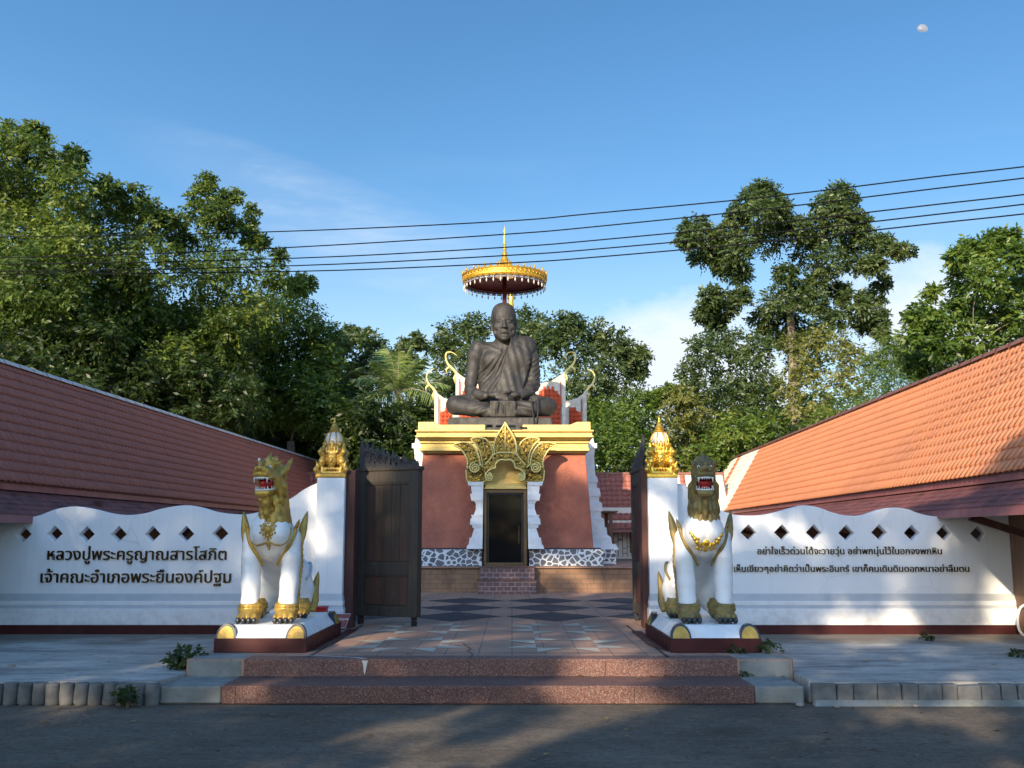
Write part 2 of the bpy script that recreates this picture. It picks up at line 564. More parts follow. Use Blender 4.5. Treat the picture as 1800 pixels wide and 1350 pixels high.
def white_wall_mat():
    g = N('white_wall_paint')
    n = g.noise(3.0, 6)
    col = g.mix(n, (0.84, 0.84, 0.83), (0.77, 0.78, 0.78))
    x, y, z = g.sepxyz()
    drip = g.noise(1.0, 6, 0.7, g.mapped((9, 9, 0.7)))
    low = g.ramp(z, [(0.25, 1.0), (0.85, 0.0)])
    top = g.ramp(z, [(0.0, 0.0), (1.0, 1.0)])
    dirt = g.math('MULTIPLY', g.ramp(drip, [(0.52, 0.0), (0.78, 0.7)]), 0.32)
    col = g.mix(dirt, col, (0.50, 0.49, 0.46))
    spl = g.math('MULTIPLY', g.ramp(g.noise(7, 7, 0.7), [(0.45, 0.0), (0.7, 1.0)]), g.math('MULTIPLY', low, 0.6))
    col = g.mix(spl, col, (0.42, 0.36, 0.30))
    ck = g.voro(0.8, 'DISTANCE_TO_EDGE', g.mix(0.3, g.pos, g.n.new('ShaderNodeTexNoise').outputs[1]))
    col = g.mix(g.math('MULTIPLY', g.ramp(ck, [(0.0, 0.3), (0.004, 0.0)]), g.ramp(g.noise(0.7, 2), [(0.5, 0.0), (0.6, 1.0)])), col, (0.36, 0.34, 0.31))
    run = g.noise(1.0, 4, 0.6, g.mapped((16, 16, 0.35)))
    col = g.mix(g.math('MULTIPLY', g.ramp(run, [(0.58, 0.0), (0.72, 1.0)]), g.math('MULTIPLY', g.ramp(z, [(0.9, 0.0), (1.9, 1.0)]), 0.16)), col, (0.40, 0.40, 0.37))
    g.base(col); g.rough(0.55)
    g.bump(g.math('ADD', g.noise(30, 5), g.math('MULTIPLY', g.noise(3, 3), 2.0)), 0.14, 0.012)
    return g.m

def asphalt_mat():
    g = N('worn_asphalt')
    a = g.noise(0.8, 8, 0.65)
    b = g.noise(1.0, 6, 0.6, g.mapped((0.5, 3.0, 1)))
    col = g.mix(g.ramp(a, [(0.35, 0.0), (0.68, 1.0)]), (0.094, 0.074, 0.055), (0.190, 0.150, 0.110))
    col = g.mix(g.math('MULTIPLY', g.ramp(b, [(0.48, 0.0), (0.72, 1.0)]), 0.55), col, (0.205, 0.168, 0.132))
    st = g.voro(130)
    col = g.mix(g.math('MULTIPLY', g.ramp(st, [(0.1, 1.0), (0.35, 0.0)]), 0.5), col, (0.30, 0.28, 0.255))
    sw = g.noise(1.0, 7, 0.72, g.mapped((7, 13, 1), rot=(0, 0, 0.5)), 2.2)
    col = g.mix(g.math('MULTIPLY', g.ramp(sw, [(0.42, 0.0), (0.62, 1.0)]), 0.6), col, (0.060, 0.050, 0.040))
    sw = g.noise(1.0, 6, 0.7, g.mapped((16, 24, 1), rot=(0, 0, -0.4)), 1.5)
    col = g.mix(g.math('MULTIPLY', g.ramp(sw, [(0.54, 0.0), (0.66, 1.0)]), 0.5), col, (0.27, 0.225, 0.17))
    patch = g.ramp(g.voro(0.35, 'F1', out='Distance'), [(0.12, 1.0), (0.16, 0.0)])
    col = g.mix(g.math('MULTIPLY', patch, 0.5), col, (0.075, 0.070, 0.068))
    cr = g.voro(0.9, 'DISTANCE_TO_EDGE', g.mix(0.25, g.pos, g.n.new('ShaderNodeTexNoise').outputs[1]))
    col = g.mix(g.ramp(cr, [(0.0, 0.22), (0.005, 0.0)]), col, (0.028, 0.026, 0.024))
    g.base(col); g.rough(0.9); g.b.inputs['Specular IOR Level'].default_value = 0.12
    g.bump(g.math('ADD', g.noise(90, 4, 0.7), g.math('MULTIPLY', g.noise(6, 5), 1.5)), 0.5, 0.012)
    return g.m

def concrete_mat():
    g = N('weathered_concrete')
    a = g.noise(1.2, 8, 0.7)
    col = g.mix(g.ramp(a, [(0.32, 0.0), (0.66, 1.0)]), (0.35, 0.325, 0.285), (0.53, 0.49, 0.43))
    b = g.noise(1.0, 7, 0.7, g.mapped((0.7, 2.6, 1.0), rot=(0, 0, 0.35)))
    col = g.mix(g.math('MULTIPLY', g.ramp(b, [(0.48, 0.0), (0.66, 1.0)]), 0.75), col, (0.15, 0.145, 0.14))
    sp = g.noise(16, 5, 0.75)
    col = g.mix(g.math('MULTIPLY', g.ramp(sp, [(0.56, 0.0), (0.70, 1.0)]), 0.45), col, (0.10, 0.10, 0.095))
    b2 = g.noise(1.0, 8, 0.75, g.mapped((2.2, 7.5, 1.0), rot=(0, 0, -0.15)), 1.2)
    col = g.mix(g.math('MULTIPLY', g.ramp(b2, [(0.50, 0.0), (0.62, 1.0)]), 0.55), col, (0.17, 0.155, 0.135))
    x, y, z = g.sepxyz()
    # silt and moss washed up against the foot of the wall
    soil = g.math('MULTIPLY', g.ramp(g.math('ADD', g.math('MULTIPLY', y, 0.1), g.math('MULTIPLY', g.noise(1.6, 6), 0.35)), [(1.38, 0.0), (1.46, 1.0)]), 0.85)
    soil = g.ramp(g.math('ADD', g.math('MULTIPLY', g.math('SUBTRACT', y, 12.2), 0.5), g.math('SUBTRACT', g.noise(1.4, 6), 0.5)), [(0.1, 0.0), (0.45, 0.85)])
    col = g.mix(soil, col, (0.17, 0.135, 0.10))
    g.base(col); g.rough(0.9); g.b.inputs['Specular IOR Level'].default_value = 0.12
    g.bump(g.math('ADD', g.noise(45, 6, 0.7), g.noise(5, 4)), 0.35, 0.012)
    return g.m

def granite_mat(name='red_granite_chips', k=0.66):
    g = N(name)
    v = g.voro(150, out='Color')
    hs = g.sepxyz(v)[0]
    col = g.ramp(hs, [(0.1, (0.12 * k, 0.062 * k, 0.050 * k)), (0.5, (0.22 * k, 0.100 * k, 0.076 * k)), (0.8, (0.27 * k, 0.145 * k, 0.115 * k)), (0.97, (0.38 * k, 0.28 * k, 0.24 * k))])
    col = g.mix(g.math('MULTIPLY', g.ramp(g.noise(1.7, 7, 0.65), [(0.45, 0.0), (0.75, 1.0)]), 0.55), col, (0.10, 0.06, 0.05))
    g.base(col); g.rough(g.ramp(g.noise(3, 4), [(0.3, 0.6), (0.7, 0.8)])); g.b.inputs['Specular IOR Level'].default_value = 0.2
    g.bump(g.noise(120, 3), 0.2, 0.004)
    return g.m

def paving_mat():
    g = N('pink_terrace_tiles')
    br = g.n.new('ShaderNodeTexBrick')
    g.l.new(g.mapped((1, 1, 1)), br.inputs[0])
    br.offset = 0.0
    br.inputs['Scale'].default_value = 1.0
    br.inputs['Brick Width'].default_value = 0.34
    br.inputs['Row Height'].default_value = 0.34
    br.inputs['Mortar Size'].default_value = 0.006
    br.inputs['Color1'].default_value = (0.42, 0.25, 0.17, 1)
    br.inputs['Color2'].default_value = (0.35, 0.205, 0.140, 1)
    br.inputs['Mortar'].default_value = (0.12, 0.09, 0.08, 1)
    col = br.outputs[0]
    col = g.mix(g.math('MULTIPLY', g.ramp(g.noise(1.5, 8, 0.65), [(0.42, 0.0), (0.7, 1.0)]), 0.6), col, (0.215, 0.145, 0.110))
    col = g.mix(g.math('MULTIPLY', g.ramp(g.noise(60, 3), [(0.5, 0.0), (0.7, 1.0)]), 0.35), col, (0.34, 0.26, 0.23))
    g.base(col); g.rough(g.ramp(g.noise(2.2, 5), [(0.3, 0.6), (0.7, 0.8)])); g.b.inputs['Specular IOR Level'].default_value = 0.2
    g.bump(br.outputs[1], -0.15, 0.004)
    return g.m

def brick_mat():
    g = N('brown_laterite_brick')
    br = g.n.new('ShaderNodeTexBrick')
    g.l.new(g.mapped((1, 1, 1), rot=(pi / 2, 0, 0)), br.inputs[0])
    br.inputs['Scale'].default_value = 1.0
    br.inputs['Brick Width'].default_value = 0.27
    br.inputs['Row Height'].default_value = 0.10
    br.inputs['Mortar Size'].default_value = 0.008
    br.inputs['Color1'].default_value = (0.36, 0.205, 0.110, 1)
    br.inputs['Color2'].default_value = (0.27, 0.150, 0.085, 1)
    br.inputs['Mortar'].default_value = (0.20, 0.13, 0.085, 1)
    col = g.mix(g.math('MULTIPLY', g.ramp(g.noise(1.0, 7, 0.7, g.mapped((1.6, 1.6, 0.5))), [(0.5, 0.0), (0.66, 1.0)]), 0.75), br.outputs[0], (0.055, 0.040, 0.034))
    g.base(col); g.rough(0.85)
    g.bump(g.math('ADD', br.outputs[1], g.math('MULTIPLY', g.noise(30, 5), -0.6)), -0.35, 0.01)
    return g.m

def step_tile_mat():
    g = N('purple_brown_step_tiles')
    br = g.n.new('ShaderNodeTexBrick')
    g.l.new(g.mix(0.03, g.mapped((1, 1, 1), rot=(pi / 2, 0, 0)), g.noise(6, 3)), br.inputs[0])
    br.inputs['Scale'].default_value = 1.0
    br.inputs['Brick Width'].default_value = 0.15
    br.inputs['Row Height'].default_value = 0.088
    br.inputs['Mortar Size'].default_value = 0.009
    br.inputs['Color1'].default_value = (0.20, 0.105, 0.095, 1)
    br.inputs['Color2'].default_value = (0.14, 0.075, 0.070, 1)
    br.inputs['Mortar'].default_value = (0.36, 0.28, 0.25, 1)
    g.base(g.mix(g.math('MULTIPLY', g.ramp(g.noise(5, 6, 0.7), [(0.45, 0.0), (0.7, 1.0)]), 0.6), br.outputs[0], (0.17, 0.10, 0.09)))
    g.rough(0.7)
    return g.m

def stone_skirt_mat():
    g = N('grey_stones_in_white_mortar')
    v = g.mix(0.06, g.mapped((1, 0.15, 1.15)), g.noise(3, 2))
    e = g.voro(8.0, 'DISTANCE_TO_EDGE', v, rnd=0.95)
    c = g.sepxyz(g.voro(8.0, 'F1', v, out='Color', rnd=0.95))
    thr = g.math('ADD', 0.060, g.math('MULTIPLY', g.math('POWER', c[0], 2.0), 0.13))
    stone = g.ramp(g.math('SUBTRACT', e, thr), [(0.0, 0.0), (0.012, 1.0)])
    sc = g.mix(c[1], (0.085, 0.095, 0.105), (0.17, 0.18, 0.185))
    g.base(g.mix(stone, (0.76, 0.77, 0.77), sc)); g.rough(0.6)
    g.bump(stone, 0.5, 0.01)
    return g.m

def carved_gold_mat():
    g = N('carved_gilded_relief')
    w = g.mix(0.12, g.pos, g.n.new('ShaderNodeTexNoise').outputs[1])
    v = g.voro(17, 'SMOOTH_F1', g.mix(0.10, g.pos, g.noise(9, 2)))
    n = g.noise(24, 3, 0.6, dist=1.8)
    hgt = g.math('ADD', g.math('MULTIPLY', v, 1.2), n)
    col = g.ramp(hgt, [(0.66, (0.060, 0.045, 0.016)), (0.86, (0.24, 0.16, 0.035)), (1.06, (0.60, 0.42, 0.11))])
    g.base(col); g.rough(0.42)
    g.b.inputs['Metallic'].default_value = 0.45
    g.bump(hgt, 1.0, 0.05)
    return g.m

def wood_mat(name, dark, light, red=(0.10, 0.030, 0.018), red_amt=0.0, vertical=True):
    g = N(name)
    sc = (26, 26, 0.9) if vertical else (0.9, 26, 26)
    gr = g.noise(1.0, 6, 0.65, g.mapped(sc), 0.6)
    col = g.mix(g.ramp(gr, [(0.3, 0.0), (0.7, 1.0)]), dark, light)
    if red_amt:
        x, y, z = g.sepxyz()
        col = g.mix(g.math('MULTIPLY', g.ramp(g.noise(1.0, 4, 0.5, g.mapped((5, 5, 0.7))), [(0.42, 0.0), (0.62, 1.0)]), red_amt), col, red)
    col = g.mix(g.math('MULTIPLY', g.ramp(g.noise(1.0, 5, 0.7, g.mapped((12, 12, 2.5))), [(0.60, 0.0), (0.78, 1.0)]), 0.4), col, tuple(q * 3.2 for q in light))
    g.base(col); g.rough(0.7)
    g.bump(gr, 0.35, 0.006)
    return g.m

def plaster_red_mat():
    g = N('terracotta_render')
    n = g.noise(2.2, 7, 0.6)
    col = g.mix(g.ramp(n, [(0.3, 0.0), (0.7, 1.0)]), (0.46, 0.150, 0.088), (0.27, 0.085, 0.055))
    col = g.mix(g.math('MULTIPLY', g.ramp(g.noise(20, 6, 0.7), [(0.5, 0.0), (0.75, 1.0)]), 0.5), col, (0.52, 0.235, 0.155))
    col = g.mix(g.math('MULTIPLY', g.ramp(g.noise(1.0, 6, 0.7, g.mapped((3, 3, 0.6))), [(0.55, 0.0), (0.8, 1.0)]), 0.5), col, (0.25, 0.085, 0.055))
    g.base(col); g.rough(0.8)
    g.bump(g.noise(26, 7, 0.7), 0.55, 0.02)
    return g.m

def tile_mat(name, c1, c2, dirt):
    g = N(name)
    at = g.n.new('ShaderNodeAttribute'); at.attribute_name = 'tint'
    col = g.mix(at.outputs['Fac'], c1, c2)
    col = g.mix(g.math('MULTIPLY', g.ramp(g.noise(1.0, 8, 0.7, g.mapped((0.9, 0.6, 1.6))), [(0.42, 0.0), (0.72, 1.0)]), 0.5), col, dirt)
    col = g.mix(g.math('MULTIPLY', g.ramp(g.noise(1.0, 6, 0.7, g.mapped((2.5, 4.0, 0.5))), [(0.56, 0.0), (0.75, 1.0)]), 0.28), col, tuple(q * 0.6 for q in dirt))
    g.base(col); g.rough(0.62)
    g.bump(g.noise(60, 3), 0.12, 0.004)
    return g.m

def leaf_mat(name, dark, mid, light, trans=0.35, spec=0.25):
    g = N(name)
    at = g.n.new('ShaderNodeAttribute'); at.attribute_name = 'tint'
    col = g.ramp(at.outputs['Fac'], [(0.05, dark), (0.5, mid), (0.95, light)])
    out = g.n['Material Output']
    d = g.n.new('ShaderNodeBsdfDiffuse'); t = g.n.new('ShaderNodeBsdfTranslucent'); gl = g.n.new('ShaderNodeBsdfGlossy')
    g.l.new(col, d.inputs[0])
    g.l.new(g.mix(0.6, col, (0.20, 0.26, 0.03)), t.inputs[0])
    gl.inputs[0].default_value = (1, 1, 1, 1); gl.inputs[1].default_value = 0.45
    m1 = g.n.new('ShaderNodeMixShader'); m1.inputs[0].default_value = trans
    g.l.new(d.outputs[0], m1.inputs[1]); g.l.new(t.outputs[0], m1.inputs[2])
    m2 = g.n.new('ShaderNodeMixShader'); m2.inputs[0].default_value = 0.04 * spec * 4
    g.l.new(m1.outputs[0], m2.inputs[1]); g.l.new(gl.outputs[0], m2.inputs[2])
    g.l.new(m2.outputs[0], out.inputs[0])
    g.n.remove(g.b)
    return g.m

def bronze_mat():
    g = N('dark_weathered_bronze')
    n = g.noise(1.0, 7, 0.65, g.mapped((4.5, 4.5, 1.4)))
    col = g.mix(g.ramp(n, [(0.35, 0.0), (0.68, 1.0)]), (0.020, 0.018, 0.016), (0.062, 0.055, 0.047))
    col = g.mix(g.math('MULTIPLY', g.ramp(g.noise(1.0, 6, 0.7, g.mapped((11, 11, 1.6))), [(0.60, 0.0), (0.78, 1.0)]), 0.6), col, (0.14, 0.11, 0.082))
    g.base(col); g.rough(g.ramp(g.noise(9, 4), [(0.3, 0.48), (0.7, 0.72)]))
    g.b.inputs['Metallic'].default_value = 0.15
    g.bump(g.noise(16, 7, 0.7), 0.42, 0.03)
    return g.m

M = {}
M['white'] = white_wall_mat()
M['white2'] = mat('white_enamel', (0.84, 0.84, 0.82), (0.77, 0.77, 0.76), 5, 0.38, bump=0.08, bscale=18, stain=(0.50, 0.47, 0.42), stain_amt=0.55, stain_scale=3.0)
M['grey_band'] = mat('grey_moulding_paint', (0.50, 0.51, 0.51), (0.44, 0.45, 0.45), 5, 0.6, bump=0.1)
M['maroon'] = mat('dark_maroon_paint', (0.062, 0.011, 0.011), (0.042, 0.009, 0.010), 4, 0.55, bump=0.12, stain=(0.07, 0.03, 0.028), stain_amt=0.4, spec=0.25)
M['maroon_trim'] = mat('faded_maroon_fascia', (0.32, 0.11, 0.105), (0.24, 0.080, 0.080), 3, 0.55, bump=0.1, stain=(0.24, 0.13, 0.12), stain_amt=0.55, stain_scale=2.5)
M['asphalt'] = asphalt_mat()
M['concrete'] = concrete_mat()
M['old_concrete'] = mat('mossy_old_concrete', (0.27, 0.265, 0.24), (0.17, 0.17, 0.15), 5, 0.9, bump=0.5, bscale=18, stain=(0.085, 0.085, 0.06), stain_amt=0.8, stain_scale=2.2)
M['log'] = mat('cast_concrete_log', (0.18, 0.172, 0.158), (0.105, 0.10, 0.092), 8, 0.85, bump=0.5, bscale=16, stain=(0.075, 0.07, 0.06), stain_amt=0.8, stain_scale=3.0)
M['granite'] = granite_mat()
M['granite_top'] = granite_mat('worn_granite_tread', 0.82)
M['paving'] = paving_mat()
M['pale_tile'] = mat('pale_grey_tile', (0.50, 0.45, 0.35), (0.42, 0.38, 0.29), 5, 0.7, stain=(0.27, 0.21, 0.17), stain_amt=0.7, stain_scale=2.5, spec=0.15)
M['dark_tile'] = mat('slate_blue_tile', (0.040, 0.044, 0.050), (0.060, 0.060, 0.064), 4, 0.7, stain=(0.14, 0.11, 0.09), stain_amt=0.35, stain_scale=1.4, spec=0.15)
M['brick'] = brick_mat()
M['step_tile'] = step_tile_mat()
M['skirt'] = stone_skirt_mat()
M['red_render'] = plaster_red_mat()
M['yellow'] = mat('yellow_cornice_paint', (0.80, 0.585, 0.175), (0.72, 0.51, 0.15), 4, 0.5, bump=0.1, stain=(0.42, 0.33, 0.13), stain_amt=0.4, stain_scale=2.0)
M['yellow_rim'] = mat('pale_yellow_rim', (0.76, 0.62, 0.22), (0.62, 0.50, 0.17), 10, 0.45, metal=0.1, bump=0.1)
M['carved'] = carved_gold_mat()
M['gold'] = mat('bright_gold_paint', (0.86, 0.54, 0.085), (0.66, 0.39, 0.05), 14, 0.30, metal=0.75, bump=0.25, bscale=35)
M['old_gold'] = mat('aged_gold_paint', (0.58, 0.37, 0.070), (0.36, 0.225, 0.045), 9, 0.42, metal=0.45, bump=0.4, bscale=30, stain=(0.13, 0.095, 0.04), stain_amt=0.65, stain_scale=5)
M['old_gold_dark'] = mat('sooty_gold_paint', (0.36, 0.255, 0.075), (0.20, 0.15, 0.055), 9, 0.55, metal=0.35, bump=0.4, bscale=30, stain=(0.065, 0.058, 0.042), stain_amt=0.8, stain_scale=4)
M['pearl'] = mat('pearly_glass_petals', (0.74, 0.66, 0.56), (0.60, 0.52, 0.44), 8, 0.25, bump=0.05)
M['cream'] = mat('cream_stucco', (0.66, 0.59, 0.49), (0.52, 0.45, 0.36), 14, 0.7, bump=0.6, bscale=16, stain=(0.36, 0.29, 0.22), stain_amt=0.5, stain_scale=4)
M['bronze'] = bronze_mat()
M['mouth_red'] = mat('glossy_red_mouth', (0.42, 0.016, 0.012), (0.30, 0.012, 0.01), 8, 0.3)
M['tongue'] = mat('pink_tongue', (0.55, 0.12, 0.09), (0.45, 0.09, 0.07), 8, 0.35)
M['tooth'] = mat('white_teeth', (0.78, 0.76, 0.70), (0.68, 0.66, 0.60), 8, 0.35)
M['claw'] = mat('black_claws', (0.018, 0.022, 0.028), (0.03, 0.035, 0.04), 8, 0.3)
M['black'] = mat('matt_black', (0.015, 0.015, 0.016), (0.025, 0.025, 0.025), 8, 0.5)
M['wood'] = wood_mat('dark_teak', (0.030, 0.021, 0.014), (0.060, 0.042, 0.028), (0.105, 0.042, 0.026), 0.7)
M['wood_frame'] = wood_mat('weathered_teak_frame', (0.032, 0.025, 0.018), (0.066, 0.050, 0.036))
M['wood_grey'] = wood_mat('grey_carved_teak', (0.028, 0.025, 0.026), (0.055, 0.050, 0.050))
M['wood_red'] = wood_mat('red_brown_stained_wood', (0.050, 0.016, 0.012), (0.085, 0.028, 0.020))
M['wood_brown'] = wood_mat('brown_panelling', (0.13, 0.065, 0.035), (0.20, 0.105, 0.06))
M['glass'] = N('dark_door_glass').set(Base_Color=(0.006, 0.007, 0.008), Roughness=0.05, Specular_IOR_Level=0.1)
M['door_frame'] = mat('bronze_aluminium', (0.16, 0.10, 0.045), (0.12, 0.075, 0.035), 8, 0.4, metal=0.4)
M['wire'] = mat('black_cable', (0.006, 0.006, 0.008), (0.01, 0.01, 0.012), 3, 0.8, spec=0.1)
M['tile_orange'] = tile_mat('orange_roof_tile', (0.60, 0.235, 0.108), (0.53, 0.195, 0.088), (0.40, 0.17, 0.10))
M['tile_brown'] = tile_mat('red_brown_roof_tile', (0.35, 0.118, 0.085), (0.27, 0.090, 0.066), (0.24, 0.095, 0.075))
M['tile_red'] = tile_mat('scarlet_shrine_tile', (0.62, 0.095, 0.028), (0.42, 0.055, 0.020), (0.30, 0.045, 0.02))
M['tile_white'] = tile_mat('white_roof_tile', (0.76, 0.72, 0.62), (0.68, 0.64, 0.54), (0.55, 0.48, 0.38))
M['ridge_white'] = mat('pale_ridge_capping', (0.62, 0.60, 0.58), (0.50, 0.48, 0.46), 4, 0.6, bump=0.1, stain=(0.32, 0.28, 0.26), stain_amt=0.6)
M['ridge_brown'] = mat('brown_ridge_capping', (0.25, 0.105, 0.070), (0.20, 0.080, 0.055), 4, 0.6, bump=0.1)
M['shingle'] = mat('grimy_maroon_pent_roof', (0.24, 0.078, 0.066), (0.13, 0.042, 0.040), 5, 0.75, bump=0.4, bscale=14, stain=(0.035, 0.016, 0.018), stain_amt=0.85, stain_scale=3.5)
M['bark'] = mat('grey_bark', (0.24, 0.195, 0.15), (0.13, 0.105, 0.085), 6, 0.9, bump=0.6, bscale=14, bdist=0.03)
M['bark_pale'] = mat('pale_bark', (0.40, 0.34, 0.26), (0.27, 0.225, 0.175), 6, 0.9, bump=0.5, bscale=14, bdist=0.03)
M['earth'] = mat('dry_earth', (0.15, 0.105, 0.07), (0.10, 0.075, 0.05), 0.6, 0.95, bump=0.5, bscale=3, stain=(0.055, 0.07, 0.025), stain_amt=0.8, stain_scale=0.3)
M['leaf_left'] = leaf_mat('olive_green_leaves', (0.019, 0.043, 0.008), (0.071, 0.121, 0.018), (0.238, 0.280, 0.042), 0.40, 0.15)
M['leaf_mid'] = leaf_mat('grey_green_leaves', (0.022, 0.045, 0.014), (0.061, 0.096, 0.026), (0.123, 0.151, 0.046), 0.34, 0.15)
M['leaf_bright'] = leaf_mat('fresh_green_leaves', (0.031, 0.073, 0.011), (0.098, 0.163, 0.022), (0.216, 0.261, 0.041), 0.40, 0.15)
M['leaf_deep'] = leaf_mat('deep_green_leaves', (0.008, 0.021, 0.004), (0.026, 0.050, 0.009), (0.063, 0.088, 0.016), 0.34, 0.15)
M['leaf_dry'] = leaf_mat('dry_brown_leaves', (0.10, 0.06, 0.025), (0.20, 0.13, 0.05), (0.30, 0.24, 0.08), 0.1)
M['leaf_yellow'] = leaf_mat('yellowing_leaves', (0.075, 0.092, 0.020), (0.170, 0.180, 0.040), (0.310, 0.285, 0.075), 0.38, 0.15)
M['leaf_palm'] = leaf_mat('palm_fronds', (0.081, 0.154, 0.040), (0.190, 0.271, 0.073), (0.380, 0.418, 0.145), 0.36)
M['sign_pink'] = mat('faded_red_sign', (0.34, 0.10, 0.10), (0.28, 0.085, 0.085), 6, 0.5)
M['sign_white'] = mat('sign_white_letters', (0.70, 0.66, 0.64), (0.62, 0.58, 0.56), 6, 0.5)
M['scarlet'] = mat('scarlet_plastic', (0.42, 0.012, 0.010), (0.34, 0.010, 0.010), 6, 0.4)
M['umbrella_red'] = mat('dark_red_lining', (0.13, 0.008, 0.008), (0.085, 0.006, 0.007), 6, 0.7)
M['lace'] = mat('silver_lace', (0.42, 0.42, 0.48), (0.30, 0.30, 0.36), 12, 0.4, metal=0.4)
M['letters'] = mat('polished_brass_letters', (0.060, 0.042, 0.014), (0.040, 0.028, 0.010), 12, 0.34, metal=1.0)
M['house_white'] = mat('cream_tiled_wall', (0.74, 0.70, 0.62), (0.66, 0.62, 0.54), 4, 0.5, stain=(0.45, 0.40, 0.34), stain_amt=0.4)
M['pipe'] = mat('white_plastic_pipe', (0.72, 0.72, 0.70), (0.62, 0.62, 0.60), 6, 0.4)
M['stone'] = mat('grey_pebble', (0.30, 0.28, 0.25), (0.22, 0.20, 0.18), 12, 0.9, bump=0.3)
M['spill'] = mat('dried_white_spill', (0.60, 0.58, 0.54), (0.50, 0.47, 0.43), 20, 0.7)
M['crack'] = mat('dark_crack_filler', (0.05, 0.035, 0.03), (0.04, 0.03, 0.026), 20, 0.9)
def moon_mat():
    g = N('pale_day_moon')
    col = g.ramp(g.noise(0.9, 4), [(0.35, (0.44, 0.52, 0.72)), (0.65, (0.66, 0.76, 0.92))])
    g.base((0.05, 0.05, 0.05))
    g.put(g.b.inputs['Emission Color'], col)
    g.b.inputs['Emission Strength'].default_value = 0.30
    return g.m
M['moon'] = moon_mat()

# ---------------------------------------------------------------- ground, road, terrace
rnd = random.Random(7)
YS1, YS2, YW = 9.45, 10.10, 13.70          # lower riser, upper riser, boundary wall
ZS1, ZT, ZSL = 0.162, 0.318, 0.19            # step, terrace and side slab heights
XL, XR = -3.15, 2.72                       # terrace edges

def sheet(name, x0, x1, y0, y1, z, mt, kind='structure', nx=1, ny=1, wob=0.0):
    xs, ys = np.linspace(x0, x1, nx + 1), np.linspace(y0, y1, ny + 1)
    v = [(x, y, z + (rnd.uniform(-wob, wob) if wob else 0)) for y in ys for x in xs]
    f = [(j * (nx + 1) + i, j * (nx + 1) + i + 1, (j + 1) * (nx + 1) + i + 1, (j + 1) * (nx + 1) + i) for j in range(ny) for i in range(nx)]
    o = part(name, np_mesh(name, v, f), mt, smooth=True)
    return tag(o, kind=kind)

sheet('ground', -900, 900, -600, 1500, -0.06, M['earth'])
sheet('road', -60, 60, -14, YS1 + 0.3, 0.0, M['asphalt'], nx=60, ny=40, wob=0.006)

# terrace and courtyard floor, with inlaid tiles as parts
court = thing('courtyard_floor', None, None, (0, 12, 0)); court['kind'] = 'structure'
b = MB()
b.box(XL, XR, YS2, 13.9, -0.05, ZT)
b.box(-5.2, 5.2, 13.9, 22.3, -0.05, ZT)
part('paving', b, M['paving'], court)
dk, pale = MB(), MB()
def flat_poly(mb, pts, z):
    mb.add([(x, y, z) for x, y in pts], [tuple(range(len(pts)))])
cx0 = [-2.33, -0.857, 0.617, 2.09]
for i, cx in enumerate(cx0):
    for cy in (15.43, 17.33, 19.23):
        flat_poly(dk, [(cx - 0.71, cy), (cx, cy - 0.90), (cx + 0.71, cy), (cx, cy + 0.90)], ZT + 0.004)
for cx in (-1.13, 0.59):
    for cy in (11.5, 13.45):
        a, d = 0.33, 0.40
        for sx in (-1, 1):
            for sy in (-1, 1):
                # two kite halves on each side of the central square, plus a corner dart: a saw-tooth star
                flat_poly(pale, [(cx + sx * 0.02, cy + sy * d), (cx + sx * a * 0.98, cy + sy * d), (cx + sx * a * 0.98, cy + sy * 2.0 * d)][::sx * sy], ZT + 0.004)
                flat_poly(pale, [(cx + sx * a, cy + sy * 0.02), (cx + sx * 2.02 * a, cy + sy * d * 0.98), (cx + sx * a, cy + sy * d * 0.98)][::-sx * sy if False else sx * sy], ZT + 0.004)
part('slate_inlay', dk, M['dark_tile'], court)
part('pale_inlay', pale, M['pale_tile'], court)
b = MB()
for x0, x1 in ((-2.16, -2.0), (1.52, 1.68)):
    pass
bd = MB()
flat_poly(bd, [(-2.02, 10.25), (-1.99, 10.25), (-1.99, 13.9), (-2.02, 13.9)], ZT + 0.004)
flat_poly(bd, [(1.52, 10.25), (1.55, 10.25), (1.55, 13.9), (1.52, 13.9)], ZT + 0.004)
flat_poly(bd, [(-2.0, 10.62), (1.53, 10.62), (1.53, 10.64), (-2.0, 10.64)], ZT + 0.0045)
part('joint_line', bd, M['crack'], court)
ck = MB()
pts = [(-0.42, 10.12), (-0.40, 10.5), (-0.47, 10.8), (-0.44, 11.0), (-0.52, 11.4), (-0.55, 11.6)]
for (ax, ay), (bx, by) in zip(pts[:-1], pts[1:]):
    flat_poly(ck, [(ax, ay), (ax + 0.012, ay), (bx + 0.010, by), (bx, by)], ZT + 0.0055)
part('crack', ck, M['crack'], court)

# entrance steps
st = thing('entrance_steps', 'two wide red granite chip steps with grey concrete ends', 'steps', (-0.2, YS1, 0))
xl1, xr1, xl2, xr2 = -2.625, 2.19, -2.60, 2.185
b = MB()
b.box(xl1, xr1, YS1, YS2 - 0.002, 0.001, ZS1)
part('lower_step', b, M['granite'], st, bevel=0.012)
b = MB()
b.box(xl2, xr2, YS2 - 0.004, YS2 + 0.30, 0.001, ZT + 0.004)
part('upper_step', b, M['granite_top'], st, bevel=0.012)
for x0, x1, x2, x3 in ((-3.185, xl1 - 0.002, -3.145, xl2 - 0.002), (xr1 + 0.002, 2.64, xr2 + 0.002, 2.71)):
    b = MB()
    b.box(x0, x1, YS1 + 0.01, YS2 - 0.002, 0.001, ZS1 - 0.004)
    b.box(x2, x3, YS2 - 0.002, YS2 + 0.55, 0.001, ZT + 0.003)
    part('concrete_end', b, M['old_concrete'], st, bevel=0.02)
jt = MB()
